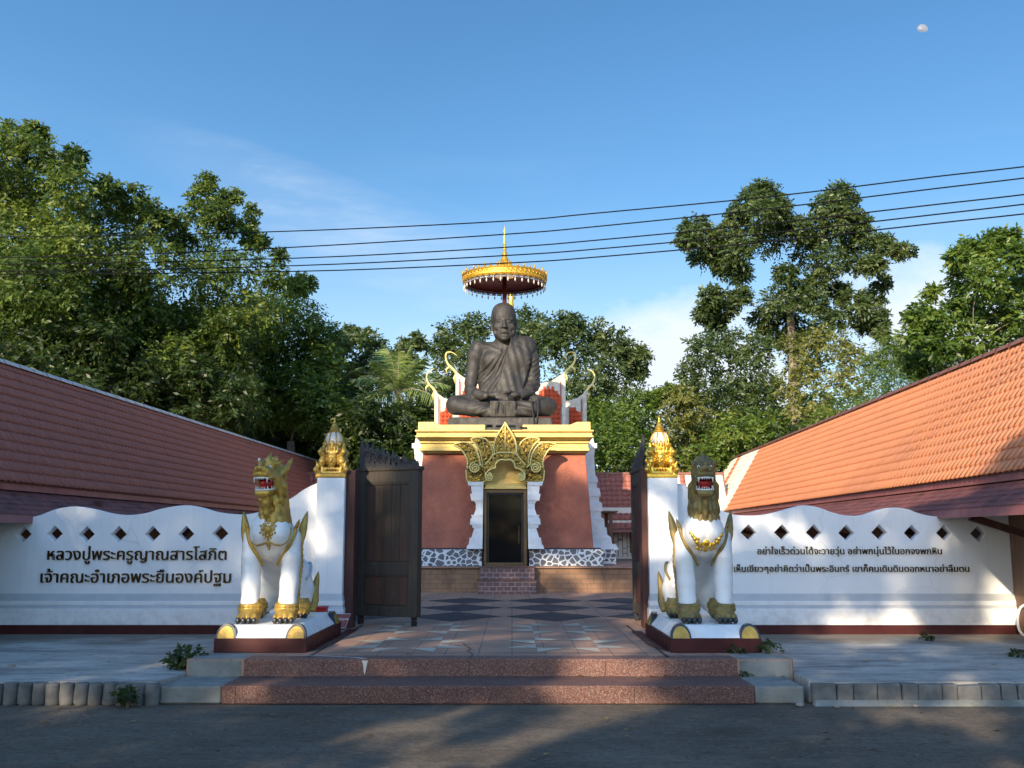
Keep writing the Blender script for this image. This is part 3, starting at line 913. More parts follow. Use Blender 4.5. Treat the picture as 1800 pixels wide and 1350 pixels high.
for x, y, z0, z1 in ((-1.83, YS2 - 0.007, 0.17, ZT), (-0.42, YS2 - 0.007, 0.17, ZT), (0.9, YS2 - 0.007, 0.17, ZT), (-2.5, YS1 - 0.003, 0.01, ZS1), (-0.9, YS1 - 0.003, 0.01, ZS1), (1.1, YS1 - 0.003, 0.01, ZS1)):
    jt.box(x, x + 0.006, y, y + 0.002, z0, z1 - 0.012)
part('joint_line', jt, M['crack'], st)
sp = MB()
y = YS2 - 0.0065
drip = [(-1.455, ZT - 0.01), (-1.395, ZT - 0.01), (-1.405, 0.27), (-1.418, 0.20), (-1.425, 0.172), (-1.433, 0.20), (-1.44, 0.27)]
sp.prism(drip, y - 0.001, y + 0.001)
flat_poly(sp, [(-2.25, 10.40), (-1.9, 10.36), (-1.5, 10.22), (-1.40, 10.12), (-1.46, 10.12), (-1.55, 10.20), (-1.9, 10.33), (-2.25, 10.385)], ZT + 0.0065)
part('white_spill', sp, M['spill'], st)

# side slabs of old concrete, rising a little to the wall
def slab(name, pts, zs):
    b = MB()
    n = len(pts)
    b.add([(x, y, -0.05) for x, y in pts] + [(x, y, z) for (x, y), z in zip(pts, zs)],
          [tuple(range(n))[::-1], tuple(range(n, 2 * n))] + [(i, (i + 1) % n, (i + 1) % n + n, i + n) for i in range(n)])
    return tag(part(name, b, M['concrete']), kind='structure')
slab('left_concrete_apron', [(-14, 9.5), (-3.23, 9.5), (XL - 0.004, 10.0), (XL - 0.004, 13.9), (-14, 13.9)], [ZSL, ZSL, ZSL, 0.235, 0.235])
slab('right_concrete_apron', [(2.725, 9.62), (2.84, 9.5), (14, 9.5), (14, 13.9), (XR + 0.004, 13.9), (XR + 0.004, 10.3)], [ZSL, ZSL, ZSL, 0.235, 0.235, ZSL])

# cast concrete log edging on the left, rough blocks on the right
def rough_mesh(mb, amp, seed):
    r = random.Random(seed)
    mb.v = [(x + r.uniform(-amp, amp), y + r.uniform(-amp, amp), z + r.uniform(-amp, amp)) for x, y, z in mb.v]
    return mb
logs_l = ['pale', 'stained', 'cracked']
logm = []
for k in range(3):
    b = MB()
    prof = [(0.058, 0.0), (0.064, 0.02), (0.065, 0.10), (0.0645, 0.180), (0.060, 0.194)]
    b.lathe(prof, n=14)
    rough_mesh(b, 0.004, k)
    logm.append(b.mesh('edging_log'))
for i in range(15):
    x = -3.24 - 0.127 * i + rnd.uniform(-0.006, 0.006)
    o = bpy.data.objects.new('edging_log', logm[i % 3])
    COL.objects.link(o)
    if i < 3: logm[i].materials.append(M['log']); logm[i].polygons.foreach_set('use_smooth', np.ones(len(logm[i].polygons), dtype=bool))
    o.location = (x, 9.43, -0.004 + rnd.uniform(-0.012, 0.006)); o.rotation_euler = (rnd.uniform(-.03, .03), rnd.uniform(-.03, .03), rnd.uniform(0, 6))
    tag(o, 'short grey concrete log set upright along the road edge of the left apron', 'edging log', 'concrete log edging of the left apron')
x = 2.70
bi = 0
while x < 7.4:
    w = rnd.choice([0.14, 0.145, 0.15, 0.17, 0.22])
    b = MB()
    hgt = rnd.uniform(0.165, 0.19)
    b.box(x + 0.003, x + w - 0.003, 9.40 + rnd.uniform(-0.015, 0.01), 9.498, 0.002, hgt)
    rough_mesh(b, 0.006, bi)
    o = part('edging_block', b, M['log'], bevel=0.012)
    tag(o, 'rough grey concrete block in the kerb row of the right apron', 'edging block', 'concrete block edging of the right apron')
    x += w; bi += 1
# gutter fillet of mortar under the blocks
b = MB()
b.frustum((2.7, 7.4, 9.33, 9.41, 0.001), (2.72, 7.4, 9.385, 9.41, 0.045))
tag(part('mortar_kerb', rough_mesh(b, 0.004, 3), M['old_concrete']), 'thin low mortar strip at the foot of the right block edging', 'kerb strip')

# ---------------------------------------------------------------- boundary walls
ZP = XZ(582, 840, 13.4)[1]
ztop = lambda pts: [XZ(px, py, YW) for px, py in pts]
def diamond(px, py, r=0.116):
    x, z = XZ(px, py, YW)
    return [(x - r, z), (x, z - r), (x + r, z), (x, z + r)]
def boundary_wall(label, prof, x0, x1, diamonds, lines, lab_x0, lab_x1):
    t = thing('boundary_wall', label, 'wall', ((x0 + x1) / 2, YW + 0.1, 0.2), 'white scalloped boundary walls beside the gate')
    top = smooth_poly(ztop(prof), 5, closed=False)
    xs0, xs1 = top[0][0], top[-1][0]
    poly = [(xs0, 0.70)] + top + [(xs1, 0.70)]
    part('wall_panel', fill2d('wall_panel', [poly] + [diamond(*d) for d in diamonds], YW, 0.16, 0.006), M['white'], t)
    b = MB(); b.box(x0, x1, YW - 0.075, YW + 0.25, 0.345, 0.560); part('wall_base', b, M['white'], t, bevel=0.008)
    b = MB(); b.frustum((x0, x1, YW - 0.072, YW + 0.24, 0.558), (x0, x1, YW - 0.045, YW + 0.24, 0.600)); part('lower_moulding', b, M['grey_band'], t)
    b = MB(); b.box(x0, x1, YW - 0.050, YW + 0.23, 0.598, 0.657); part('moulding_strip', b, M['white'], t, bevel=0.006)
    b = MB(); b.frustum((x0, x1, YW - 0.047, YW + 0.22, 0.655), (x0, x1, YW - 0.006, YW + 0.205, 0.748)); part('upper_moulding', b, M['grey_band'], t)
    b = MB(); b.box(x0, x1, YW - 0.10, YW + 0.26, 0.15, 0.347); part('plinth', b, M['maroon'], t, bevel=0.006)
    for body, pxa, pxb, pyb, bold in lines:
        xa, zb = XZ(pxa, pyb, YW); xb, _ = XZ(pxb, pyb, YW)
        part('lettering', text_mesh(body, (xa + xb) / 2, zb, xb - xa, YW - 0.004, 0.020, bold), M['letters'], t)
    return t
left_prof = [(-190, 905), (-150, 900), (-100, 892), (-45, 900), (0, 908), (30, 912), (64, 908), (98, 896), (130, 891), (160, 895), (193, 903), (225, 906), (255, 903), (284, 895), (323, 889), (350, 892), (382, 901), (421, 905), (445, 903), (480, 893), (513, 876), (533, 862), (557, 850), (572, 847)]
boundary_wall('long white scalloped wall left of the gate with large two-line Thai lettering', left_prof, P(-190, 900, YW)[0], -2.45,
              [(41, 939), (96, 938), (152, 939), (208.5, 939), (268, 938.6), (327, 938.6), (387, 937.7)],
              [('หลวงปู่พระครูญาณสารโสภิต', 84, 398, 984, 0.002), ('เจ้าคณะอำเภอพระยืนองค์ปฐม', 72, 406, 1024, 0.002)], 0, 0)
right_prof = [(1176, 849), (1189, 850), (1204, 854), (1225, 868), (1250, 890), (1286, 904), (1310, 907), (1338, 906), (1369, 900), (1397, 892), (1415, 889), (1440, 893), (1465, 902), (1490, 907), (1518, 906), (1546, 897), (1571, 893), (1596, 896), (1618, 904), (1650, 909), (1690, 906), (1730, 897), (1790, 900), (1840, 905)]
boundary_wall('white scalloped wall right of the gate with small two-line Thai verse', right_prof, 2.0, P(1802, 900, YW)[0],
              [(1316, 936), (1375, 936), (1431, 936), (1488, 937), (1546, 936), (1603, 937), (1660, 937), (1720, 938)],
              [('อย่าใจเร็วด่วนได้จะวายวุ่น อย่าพกนุ่นไว้ในอกจงพกหิน', 1331, 1655, 974, 0.0006), ('เห็นเขียวๆอย่าคิดว่าเป็นพระอินทร์ เขาก็คนเดินดินดอกหนาอย่าลืมตน', 1290, 1703, 1005, 0.0006)], 0, 0)

def gate_pillar(label, x0, x1):
    t = thing('gate_pillar', label, 'pillar', ((x0 + x1) / 2, 13.6, ZT), 'white square pillars of the gate')
    yf, yb = 13.40, 13.86
    b = MB(); b.box(x0, x1, yf, yb, 0.755, ZP); part('shaft', b, M['white'], t, bevel=0.012)
    b = MB(); b.box(x0 - 0.03, x1 + 0.03, yf - 0.06, yb + 0.03, 0.370, 0.576); part('base', b, M['white'], t, bevel=0.008)
    b = MB(); b.frustum((x0 - 0.028, x1 + 0.028, yf - 0.058, yb + 0.02, 0.574), (x0 - 0.015, x1 + 0.015, yf - 0.040, yb + 0.02, 0.618)); part('lower_moulding', b, M['grey_band'], t)
    b = MB(); b.box(x0 - 0.018, x1 + 0.018, yf - 0.043, yb + 0.015, 0.616, 0.675); part('moulding_strip', b, M['white'], t, bevel=0.005)
    b = MB(); b.frustum((x0 - 0.016, x1 + 0.016, yf - 0.040, yb + 0.01, 0.673), (x0 - 0.003, x1 + 0.003, yf - 0.004, yb + 0.004, 0.760)); part('upper_moulding', b, M['grey_band'], t)
    b = MB(); b.box(x0 - 0.04, x1 + 0.04, yf - 0.075, yb + 0.04, ZT, 0.372); part('plinth', b, M['maroon'], t)
gate_pillar('white square gate pillar between the left lion and the wooden gate leaf', -2.572, -2.205)
gate_pillar('white square gate pillar behind the right lion', 1.795, 2.185)

# ---------------------------------------------------------------- gate
def gate_post(label, x0, x1):
    b = MB(); b.box(x0, x1, 13.50, 13.80, ZT, 2.37)
    tag(part('gate_post', b, M['wood_red'], bevel=0.006), label, 'gate post', 'dark wooden gate posts')
gate_post('dark red-brown wooden gate post against the left pillar', -2.20, -2.08)
gate_post('dark red-brown wooden gate post against the right pillar', 1.715, 1.79)

def flame_outline(w, h0, h1, n):
    """row of carved flame tips from height h0 (x=0) down to h1 (x=w)"""
    pts = [(0, 0)]
    for i in range(n):
        a, c = i / n, (i + 1) / n
        hh = lambda q: h0 + (h1 - h0) * (q ** 0.8) + 0.02 * sin(q * 37)
        pts += [(w * (a + 0.02 / n), hh(a) * 0.62), (w * (a + 0.12 / n), hh(a) * 0.86), (w * (a + 0.30 / n), hh(a) * 1.0), (w * (a + 0.44 / n), hh(a) * 0.82), (w * (a + 0.70 / n), hh(a) * 0.66), (w * (a + 0.86 / n), hh(a) * 0.70)]
    pts += [(w, h1 * 0.5), (w, 0)]
    return pts
def gate_leaf(label, loc, rz, w, ht, wood, crest=True):
    t = thing('gate_leaf', label, 'gate leaf', loc, 'folding wooden gate leaves', rz)
    kw = dict(local=True)
    b = MB()
    for x0, x1 in ((0, 0.12), (w - 0.13, w)): b.box(x0, x1, -0.035, 0.035, 0, ht)
    for z0, z1 in ((0.0, 0.12), (0.55, 0.70), (ht - 0.17, ht)): b.box(0.119, w - 0.129, -0.032, 0.032, z0, z1)
    b.box(-0.02, w + 0.02, -0.05, 0.05, ht - 0.002, ht + 0.05)
    part('frame', b, M['wood_frame'], t, bevel=0.006, **kw)
    for z0, z1 in ((0.12, 0.55), (0.70, ht - 0.17)):
        b = MB(); b.box(0.118, w - 0.128, -0.008, 0.008, z0 - 0.004, z1 + 0.004)
        n = 5
        pw = (w - 0.30) / n
        for i in range(n):
            b.box(0.145 + i * pw + 0.0015, 0.145 + (i + 1) * pw - 0.0015, -0.017, 0.017, z0 + 0.03, z1 - 0.03)
        part('panel', b, wood, t, bevel=0.004, **kw)
        b = MB()
        for x0, x1, a, c in ((0.119, w - 0.129, z0, z0 + 0.022), (0.119, w - 0.129, z1 - 0.022, z1)): b.box(x0, x1, -0.026, 0.026, a, c)
        for x0, x1 in ((0.119, 0.141), (w - 0.151, w - 0.129)): b.box(x0, x1, -0.0265, 0.0265, z0 + 0.02, z1 - 0.02)
        part('beading', b, M['wood_frame'], t, **kw)
    if crest:
        out = [(x + 0.02, z + ht + 0.045) for x, z in flame_outline(w - 0.04, 0.40, 0.05, 11)]
        holes = []
        rr = random.Random(3)
        for i in range(9):
            u = 0.08 + i * (w - 0.2) / 9
            hmax = 0.46 + (0.07 - 0.46) * (u / w) ** 0.8
            for lv in (0.2, 0.42):
                if hmax * lv < 0.035 or hmax < 0.12: continue
                cx, cz, r = u + lv * 0.05, ht + 0.045 + hmax * lv, 0.014 + 0.008 * rr.random()
                holes.append([(cx + r * cos(q), cz + 1.5 * r * sin(q)) for q in np.linspace(0, 2 * pi, 7)[:-1]])
        part('carved_crest', fill2d('carved_crest', [out] + holes, -0.02, 0.04, 0.008), M['wood_grey'], t, **kw)
        sw = MB()
        for i in range(7):                      # raised scrolls on the crest
            u = 0.07 + i * (w - 0.16) / 7
            hm = (0.46 + (0.07 - 0.46) * (u / w) ** 0.8)
            pts = []
            for j in range(14):
                a = j / 13
                ang = -0.6 + 4.6 * a; r = hm * 0.27 * (1 - 0.75 * a)
                pts.append((u + 0.05 + r * cos(ang) * 0.8, -0.028, ht + 0.05 + hm * 0.38 + r * sin(ang)))
            sw.tube(pts, 0.009, 5)
        part('scrollwork', sw, M['wood_grey'], t, **kw)
    for x in (0.06, w - 0.07):
        b = MB(); b.box(x - 0.012, x + 0.012, -0.03, 0.03, -0.05, 0.003); b.box(x - 0.022, x + 0.022, -0.035, 0.035, -0.003, 0.004)
        cst = part('caster', b, M['black'], t, **kw)
        v = MB(); v.tube([(x - 0.016, 0.0, -0.085), (x + 0.016, 0.0, -0.085)], 0.032, 12)
        part('wheel', v, M['black'], cst, **kw)
    return t
a = Vector((-2.13, 14.15, 0.437)); c = Vector((-1.25, 13.72, 0.437))
rz = atan2(c.y - a.y, c.x - a.x); wl_ = (c - a).length
gate_leaf('dark teak gate leaf with carved crest folded back beside the left pillar', a, rz, wl_, 1.955, M['wood'])
nrm = Vector((-sin(rz), cos(rz), 0))
gate_leaf('rear half of the left folding gate, mostly hidden behind the front leaf', a + nrm * 0.11 + Vector((-0.03, -0.02, 0)), rz, wl_, 1.955, M['wood'], crest=False)
gate_leaf('red-brown gate leaf seen edge-on beside the right gate post', Vector((1.80, 13.78, 0.437)), radians(92.5), 0.98, 1.955, M['wood_red'])
gate_leaf('outer half of the right folding gate tucked behind the edge-on leaf', Vector((1.905, 13.90, 0.437)), radians(92.0), 0.90, 1.955, M['wood_red'], crest=False)

# sign and red box by the left pillar
sg = thing('notice_sign', 'small faded red notice board with white Thai writing leaning by the left lion base', 'sign', (-2.28, 13.2, ZT))
y = 13.20
pl = [XZ(573, 1079, y), XZ(616, 1079, y), XZ(607, 1104, y), XZ(580, 1104, y)]
pl = [(x, z) for x, z in pl]
part('board', fill2d('board', [pl[::-1]], y, 0.02, 0.002), M['sign_pink'], sg)
b = MB(); b.tube([(x, y - 0.004, z) for x, z in pl], 0.005, 6, closed=True); part('border', b, M['sign_white'], sg)
x1, z1 = XZ(593, 1090, y); part('lettering', text_mesh('แต่งกายไม่สุภาพ', x1 + 0.02, z1, 0.25, y - 0.001, 0.003, 0.002), M['sign_white'], sg)
x1, z1 = XZ(588, 1098, y); part('lettering', text_mesh('โปรด', x1, z1, 0.10, y - 0.001, 0.003, 0.002), M['sign_white'], sg)
rb = thing('red_box', 'small scarlet plastic box at the foot of the left pillar', 'box', (-2.5, 13.1, ZT))
xa, za = XZ(552, 1066, 13.1); xb, _ = XZ(574, 1066, 13.1)
b = MB(); b.box(xa, xb, 13.05, 13.22, ZT + 0.001, za - 0.02); part('tub', b, M['scarlet'], rb, bevel=0.01)
b = MB(); b.box(xa - 0.008, xb + 0.008, 13.04, 13.23, za - 0.022, za); part('lid', b, M['scarlet'], rb, bevel=0.006)

# white pipe at the right end of the wall
pp = thing('drain_pipe', 'bent white plastic pipe at the right end of the wall', 'pipe', (6.85, 13.4, 0.2))
pts = smooth_poly([P(1806, 1062, 13.4), P(1794, 1068, 13.4), P(1789, 1085, 13.4), P(1791, 1105, 13.4), P(1800, 1117, 13.4), P(1815, 1119, 13.4)], 4, closed=False)
b = MB(); b.tube(pts, 0.018, 8); part('pipe', b, M['pipe'], pp, smooth=True)

# ---------------------------------------------------------------- tiled roofs
def tile_field(name, O, a, s, length, slope_len, tw, rh, seed=0, colour=None, roll=0.020, scallop=0.30):
    """rows of small round-ended roof tiles: O eave corner, a unit along the eave, s unit up the slope"""
    O, a, s = np.array(O, float), np.array(a, float), np.array(s, float)
    n = np.cross(a, s); n /= np.linalg.norm(n)
    if n[2] < 0: n = -n
    nc, nr = int(length / tw), int(math.ceil(slope_len / rh))
    rg = np.random.default_rng(seed)
    K = 5
    q = np.linspace(0, 1, K)
    I, J = np.meshgrid(np.arange(nc), np.arange(nr), indexing='ij')
    I, J = I.ravel(), J.ravel()
    T = len(I)
    u = (I[:, None] + q[None]) * tw
    bow = np.sin(pi * q)[None] * np.ones((T, 1))
    jit = rg.uniform(-0.002, 0.002, (T, 1))
    v0 = J[:, None] * rh - scallop * rh * bow + 0.3 * scallop * rh + jit
    vt = np.minimum(J[:, None] * rh + rh * 1.12, slope_len) * np.ones((1, K))
    v0 = np.minimum(v0, slope_len)
    hl = 0.036 + roll * bow + rg.uniform(-0.002, 0.003, (T, 1)); ht = 0.004 + roll * bow
    pos = lambda U, V, W: O + U[..., None] * a + V[..., None] * s + W[..., None] * n
    top, low, lip = pos(u, vt, ht), pos(u, v0, hl), pos(u, v0 + 0.004, hl - 0.032)
    V = np.concatenate([top, low, lip], 1).reshape(-1, 3)
    base = (np.arange(T) * 3 * K)[:, None]
    fs = []
    for r in (0, 1):
        for k in range(K - 1):
            fs.append(np.concatenate([base + r * K + k, base + (r + 1) * K + k, base + (r + 1) * K + k + 1, base + r * K + k + 1], 1))
    Fc = np.stack(fs, 1).reshape(-1, 4)
    nn = np.cross(V[Fc[0, 1]] - V[Fc[0, 0]], V[Fc[0, 2]] - V[Fc[0, 0]])
    if nn @ n < 0: Fc = Fc[:, ::-1]
    tint = np.repeat(np.clip(rg.normal(0.45, 0.16, T), 0, 1), 2 * (K - 1))
    me = np_mesh(name, V, Fc, tint)
    if colour is not None:
        mi = np.repeat(colour((I + 0.5) * tw), 2 * (K - 1)).astype(np.int32)
        me.polygons.foreach_set('material_index', mi)
    return me

def gallery(label, loc, side, dirx, eX, eZ, rX, rZ, lX, lZ, Y0, Y1, tiles, ridge_m, colour=None):
    """long gallery whose ridge runs away from the camera; side=+1 stands right of the courtyard"""
    t = thing('gallery_building', label, 'building', loc, 'low tiled galleries round the courtyard')
    a = Vector((dirx, 1, 0)).normalized()
    L = (Y1 - Y0) / a.y
    pt = lambda X, Z, Y: Vector((X + dirx * Y, Y, Z))
    e0, r0 = pt(eX, eZ, Y0), pt(rX, rZ, Y0)
    sv = (r0 - e0); sl = sv.length; sv /= sl
    ms = [M[k] for k in tiles]
    part('roof', tile_field('roof', e0, a, sv, L, sl, 0.16, 0.178, 3, colour), ms, t)
    # far slope and gable ends close the building
    b = MB()
    o = side
    r1, e1 = pt(rX, rZ, Y1), pt(eX, eZ, Y1)
    f0, f1 = pt(rX + (rX - eX), eZ, Y0), pt(rX + (rX - eX), eZ, Y1)
    dz = Vector((0, 0, -0.03))
    b.add([e0 + dz, e1 + dz, r1 + dz, r0 + dz], [(0, 1, 2, 3)])
    b.add([f0, f1, r1 + dz, r0 + dz], [(0, 1, 2, 3)])
    part('rear_slope', b, M['ridge_brown'], t)
    b = MB()
    for E, Rr, Fp, y in ((e0, r0, f0, 0.05), (e1, r1, f1, -0.05)):
        k = Vector((0, y, -0.05))
        b.add([E + k, Rr + k, Fp + k], [(0, 1, 2)])
    part('gable', b, M['house_white'], t)
    rc = MB()
    up = Vector((0, 0, 1)); nx = Vector((1, 0, 0))
    n = 14
    v, fcs = [], []
    segs = max(1, int(L / 0.45))
    for i in range(segs):
        A, B = r0 + a * (L * i / segs), r0 + a * (L * (i + 1) / segs - 0.004)
        for q, (pp_, rr_) in enumerate(((A, 0.085), (B, 0.078))):
            for k in range(7):
                an = pi * k / 6
                v.append(pp_ + nx * cos(an) * rr_ * 1.15 + up * (sin(an) * rr_ - 0.02))
        o_ = i * 14
        for k in range(6): fcs.append((o_ + k, o_ + k + 1, o_ + 7 + k + 1, o_ + 7 + k))
    rc.add(v, fcs)
    part('ridge_cap', rc, ridge_m, t)
    # fascia, pent roof with its own fascia
    def board(X, z0, z1, th, nm, m):
        b = MB()
        A0, A1 = pt(X, 0, Y0), pt(X, 0, Y1)
        for x_off in (0,):
            vs = []
            for p in (A0, A1):
                for dx, z in ((0, z0), (side * th, z0), (side * th, z1), (0, z1)): vs.append((p.x + dx, p.y, z))
            b.add(vs, [(0, 1, 2, 3), (7, 6, 5, 4), (0, 4, 5, 1), (1, 5, 6, 2), (2, 6, 7, 3), (3, 7, 4, 0)])
        return part(nm, b, m, t)
    board(eX + side * 0.015, eZ - 0.12, eZ - 0.004, 0.03, 'fascia', M['maroon_trim'])
    uX, uZ = eX + side * 0.06, eZ - 0.13
    b = MB()
    rows = 5
    for i in range(rows):
        q0, q1 = i / rows, (i + 1) / rows + 0.03
        x0, z0_, x1, z1_ = lX + (uX - lX) * q0, lZ + (uZ - lZ) * q0 + 0.018, lX + (uX - lX) * q1, lZ + (uZ - lZ) * q1
        p = [pt(x0, z0_, Y0), pt(x0, z0_, Y1), pt(x1, z1_, Y1), pt(x1, z1_, Y0)]
        b.add([*p, pt(x0, z0_ - 0.018, Y0), pt(x0, z0_ - 0.018, Y1)], [(0, 1, 2, 3), (0, 4, 5, 1)])
    part('pent_roof', b, M['shingle'], t)
    b = MB()
    b.add([pt(lX, lZ - 0.02, Y0), pt(lX, lZ - 0.02, Y1), pt(uX + side * 0.1, uZ - 0.02, Y1), pt(uX + side * 0.1, uZ - 0.02, Y0)], [(0, 1, 2, 3)])
    part('soffit', b, M['wood_red'], t)
    board(lX, lZ - 0.105, lZ + 0.012, 0.03, 'pent_fascia', M['maroon_trim'])
    # wall under the roof, posts and braces
    wX = eX + side * 0.35
    b = MB()
    vs = []
    for p in (pt(wX, 0, Y0 + 0.2), pt(wX, 0, Y1 - 0.2)):
        for dx, z in ((0, -0.02), (side * 0.12, -0.02), (side * 0.12, eZ + 0.4), (0, eZ + 0.4)): vs.append((p.x + dx, p.y, z))
    b.add(vs, [(0, 1, 2, 3), (7, 6, 5, 4), (0, 4, 5, 1), (1, 5, 6, 2), (2, 6, 7, 3), (3, 7, 4, 0)])
    part('wall', b, M['wood_brown'], t)
    return t, pt
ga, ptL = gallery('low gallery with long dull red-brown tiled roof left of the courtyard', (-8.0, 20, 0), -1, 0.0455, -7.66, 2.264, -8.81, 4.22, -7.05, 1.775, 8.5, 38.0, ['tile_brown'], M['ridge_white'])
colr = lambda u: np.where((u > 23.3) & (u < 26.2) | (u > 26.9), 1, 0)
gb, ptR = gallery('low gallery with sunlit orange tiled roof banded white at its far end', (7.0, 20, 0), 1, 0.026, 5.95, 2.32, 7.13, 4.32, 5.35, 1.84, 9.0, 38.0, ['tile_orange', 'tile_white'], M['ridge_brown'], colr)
for t, pt, sX, sd, ys in ((ga, ptL, -7.45, -1, (16.5, 20.0, 24.0, 28.0, 32.0)), (gb, ptR, 6.43, 1, (12.9, 16.5, 20.5, 24.5, 28.5, 32.0))):
    for y in ys:
        p = pt(sX, 0, y)
        b = MB(); b.box(p.x - 0.06, p.x + 0.06, y - 0.06, y + 0.06, 0.2, 2.06)
        part('post', b, M['wood_red'], t, bevel=0.006)
        b = MB(); b.bar((p.x - sd * 0.05, y, 1.44), (pt(5.45 if sd > 0 else -7.12, 0, y).x, y, 1.74), 0.07, 0.09)
        part('brace', b, M['wood_red'], t)

# rear gallery closing the courtyard
t = thing('rear_gallery', 'low cream-walled gallery with a broad tiled roof behind the shrine', 'building', (0, 33, 0))
yb = 33.0
e = np.array((-7.0, yb, P(900, 914, yb)[2])); zr = P(900, 834, yb + 1.0)[2]
sv = np.array((0, 1.0, zr - e[2])); sl = np.linalg.norm(sv); sv /= sl
XB = -7.0
colb = lambda u: np.where((u > 12.25) & (u < 12.55) | (u > 12.85), 1, 0)
part('roof', tile_field('roof', e, (1, 0, 0), sv, 14.1, sl, 0.18, 0.19, 9, colb), [M['tile_brown'], M['tile_white']], t)
b = MB(); b.add([(-7, yb + 1.0, zr - 0.02), (7.1, yb + 1.0, zr - 0.02), (7.1, yb + 2.0, e[2]), (-7, yb + 2.0, e[2])], [(0, 1, 2, 3)])
b.add([(-7, yb, e[2] - 0.03), (7.1, yb, e[2] - 0.03), (7.1, yb + 1.0, zr - 0.03), (-7, yb + 1.0, zr - 0.03)], [(0, 1, 2, 3)])
part('rear_slope', b, M['ridge_brown'], t)
b = MB(); b.box(-7, 7.1, yb + 0.93, yb + 1.07, zr - 0.02, zr + 0.07); part('ridge_cap', b, M['ridge_brown'], t, bevel=0.02)
zl = P(900, 930, yb - 0.7)[2]
b = MB(); b.box(-7, 7.1, yb - 0.01, yb + 0.02, e[2] - 0.10, e[2] - 0.005); part('fascia', b, M['house_white'], t)
sv2 = np.array((0, 0.72, e[2] - 0.1 - zl)); l2 = np.linalg.norm(sv2); sv2 /= l2
part('pent_roof', tile_field('pent_roof', (-7.0, yb - 0.7, zl), (1, 0, 0), sv2, 14.1, l2, 0.18, 0.19, 4), M['tile_brown'], t)
b = MB(); b.box(-7, 7.1, yb - 0.68, yb - 0.64, zl - 0.10, zl - 0.012); part('pent_fascia', b, M['maroon_trim'], t)
b = MB(); b.box(-7, 7.1, yb + 0.1, yb + 0.25, 0.0, e[2] + 0.4); part('wall', b, M['house_white'], t)
b = MB()
rr = random.Random(5)
for i in range(34):
    x = 2.4 + i * 0.145
    b.box(x, x + 0.018, yb + 0.088, yb + 0.0995, 0.86, zl - 0.03)
    for k in range(2):
        z = 0.95 + rr.random() * 0.8
        b.box(x + 0.018, x + 0.145, yb + 0.089, yb + 0.0992, z, z + 0.018)
part('timber_lattice', b, M['wood'], t)
x0, z1 = XZ(1107, 934, yb); x1, z0 = XZ(1132, 972, yb)
b = MB()
for q in ((x0, x0 + 0.07, z0, z1), (x1 - 0.07, x1, z0, z1), (x0 + 0.069, x1 - 0.069, z0, z0 + 0.07), (x0 + 0.069, x1 - 0.069, z1 - 0.07, z1)):
    b.box(q[0], q[1], yb + 0.06, yb + 0.0985, q[2], q[3])
w_ = part('window', b, M['wood_brown'], t)
b = MB(); b.box(x0 + 0.068, x1 - 0.068, yb + 0.08, yb + 0.0975, z0 + 0.068, z1 - 0.068); part('pane', b, M['glass'], w_)

# small timber shelter beside the shrine
t = thing('timber_shelter', 'small open timber shelter with flat roof beside the shrine', 'shelter', (3.0, 29, 0.3))
ys = 29.0
xa, zt = XZ(1048, 899, ys); xb, _ = XZ(1086, 899, ys); xp, _ = XZ(1074, 899, ys)
b = MB(); b.box(xa - 1.2, xb, ys, ys + 1.6, zt - 0.03, zt + 0.02); part('roof', b, M['wood_brown'], t, bevel=0.006)
for x in (xp, xp - 1.3):
    for y in (ys + 0.05, ys + 1.45):
        b = MB(); b.box(x - 0.05, x + 0.05, y, y + 0.1, 0.3, zt - 0.032); part('post', b, M['wood_brown'], t)
b = MB(); b.box(xp - 1.3, xp - 0.05, ys + 1.5, ys + 1.54, 0.6, zt - 0.2); part('back_panel', b, M['wood'], t)
b = MB(); b.box(-4.6, 5.0, 27.0, 34, 0.0, 0.80); tag(part('rear_terrace', b, M['brick']), kind='structure')

# ---------------------------------------------------------------- brick platform and shrine
b = MB(); b.box(-4.6, 5.0, 22.10, 27.0, 0.0, 0.830); tag(part('brick_platform', b, M['brick']), 'brown brick platform under the shrine with tiled step in front', 'platform')
b = MB(); b.box(-4.65, 5.05, 22.05, 27.01, 0.832, 0.862)
tag(part('platform_coping', b, M['paving'], bpy.data.objects['brick_platform']), None)
t = thing('shrine_step', 'short pinkish tiled steps up to the shrine door', 'steps', (-0.12, 21.8, ZT))
for x0, x1, y0, z0, z1 in ((840, 943, 21.50, ZT, 0.575), (843, 940, 21.80, ZT, 0.835)):
    xa, xb = P(x0, 1000, y0)[0], P(x1, 1000, y0)[0]
    b = MB(); b.box(xa, xb, y0, 22.09, z0, z1); part('step', b, M['step_tile'], t, bevel=0.01)
    b = MB(); b.box(xa - 0.012, xb + 0.012, y0 - 0.015, 22.088, z1, z1 + 0.03); part('tread', b, M['granite_top'], t, bevel=0.006)

YB = 22.9
shr = thing('shrine_building', 'tapered terracotta-red shrine with yellow cornice and black glass door', 'building', (-0.18, 24.5, 0.87))
X_ = lambda px, Y: P(px, 900, Y)[0]
Z_ = lambda py, Y: P(886, py, Y)[2]
b = MB()
b.frustum((X_(727, YB), X_(1045, YB), YB, 26.2, 0.86), (X_(742, YB + .15), X_(1030, YB + .15), YB + 0.15, 26.1, Z_(794, YB + .15)))
part('wall', b, M['red_render'], shr, bevel=0.02)
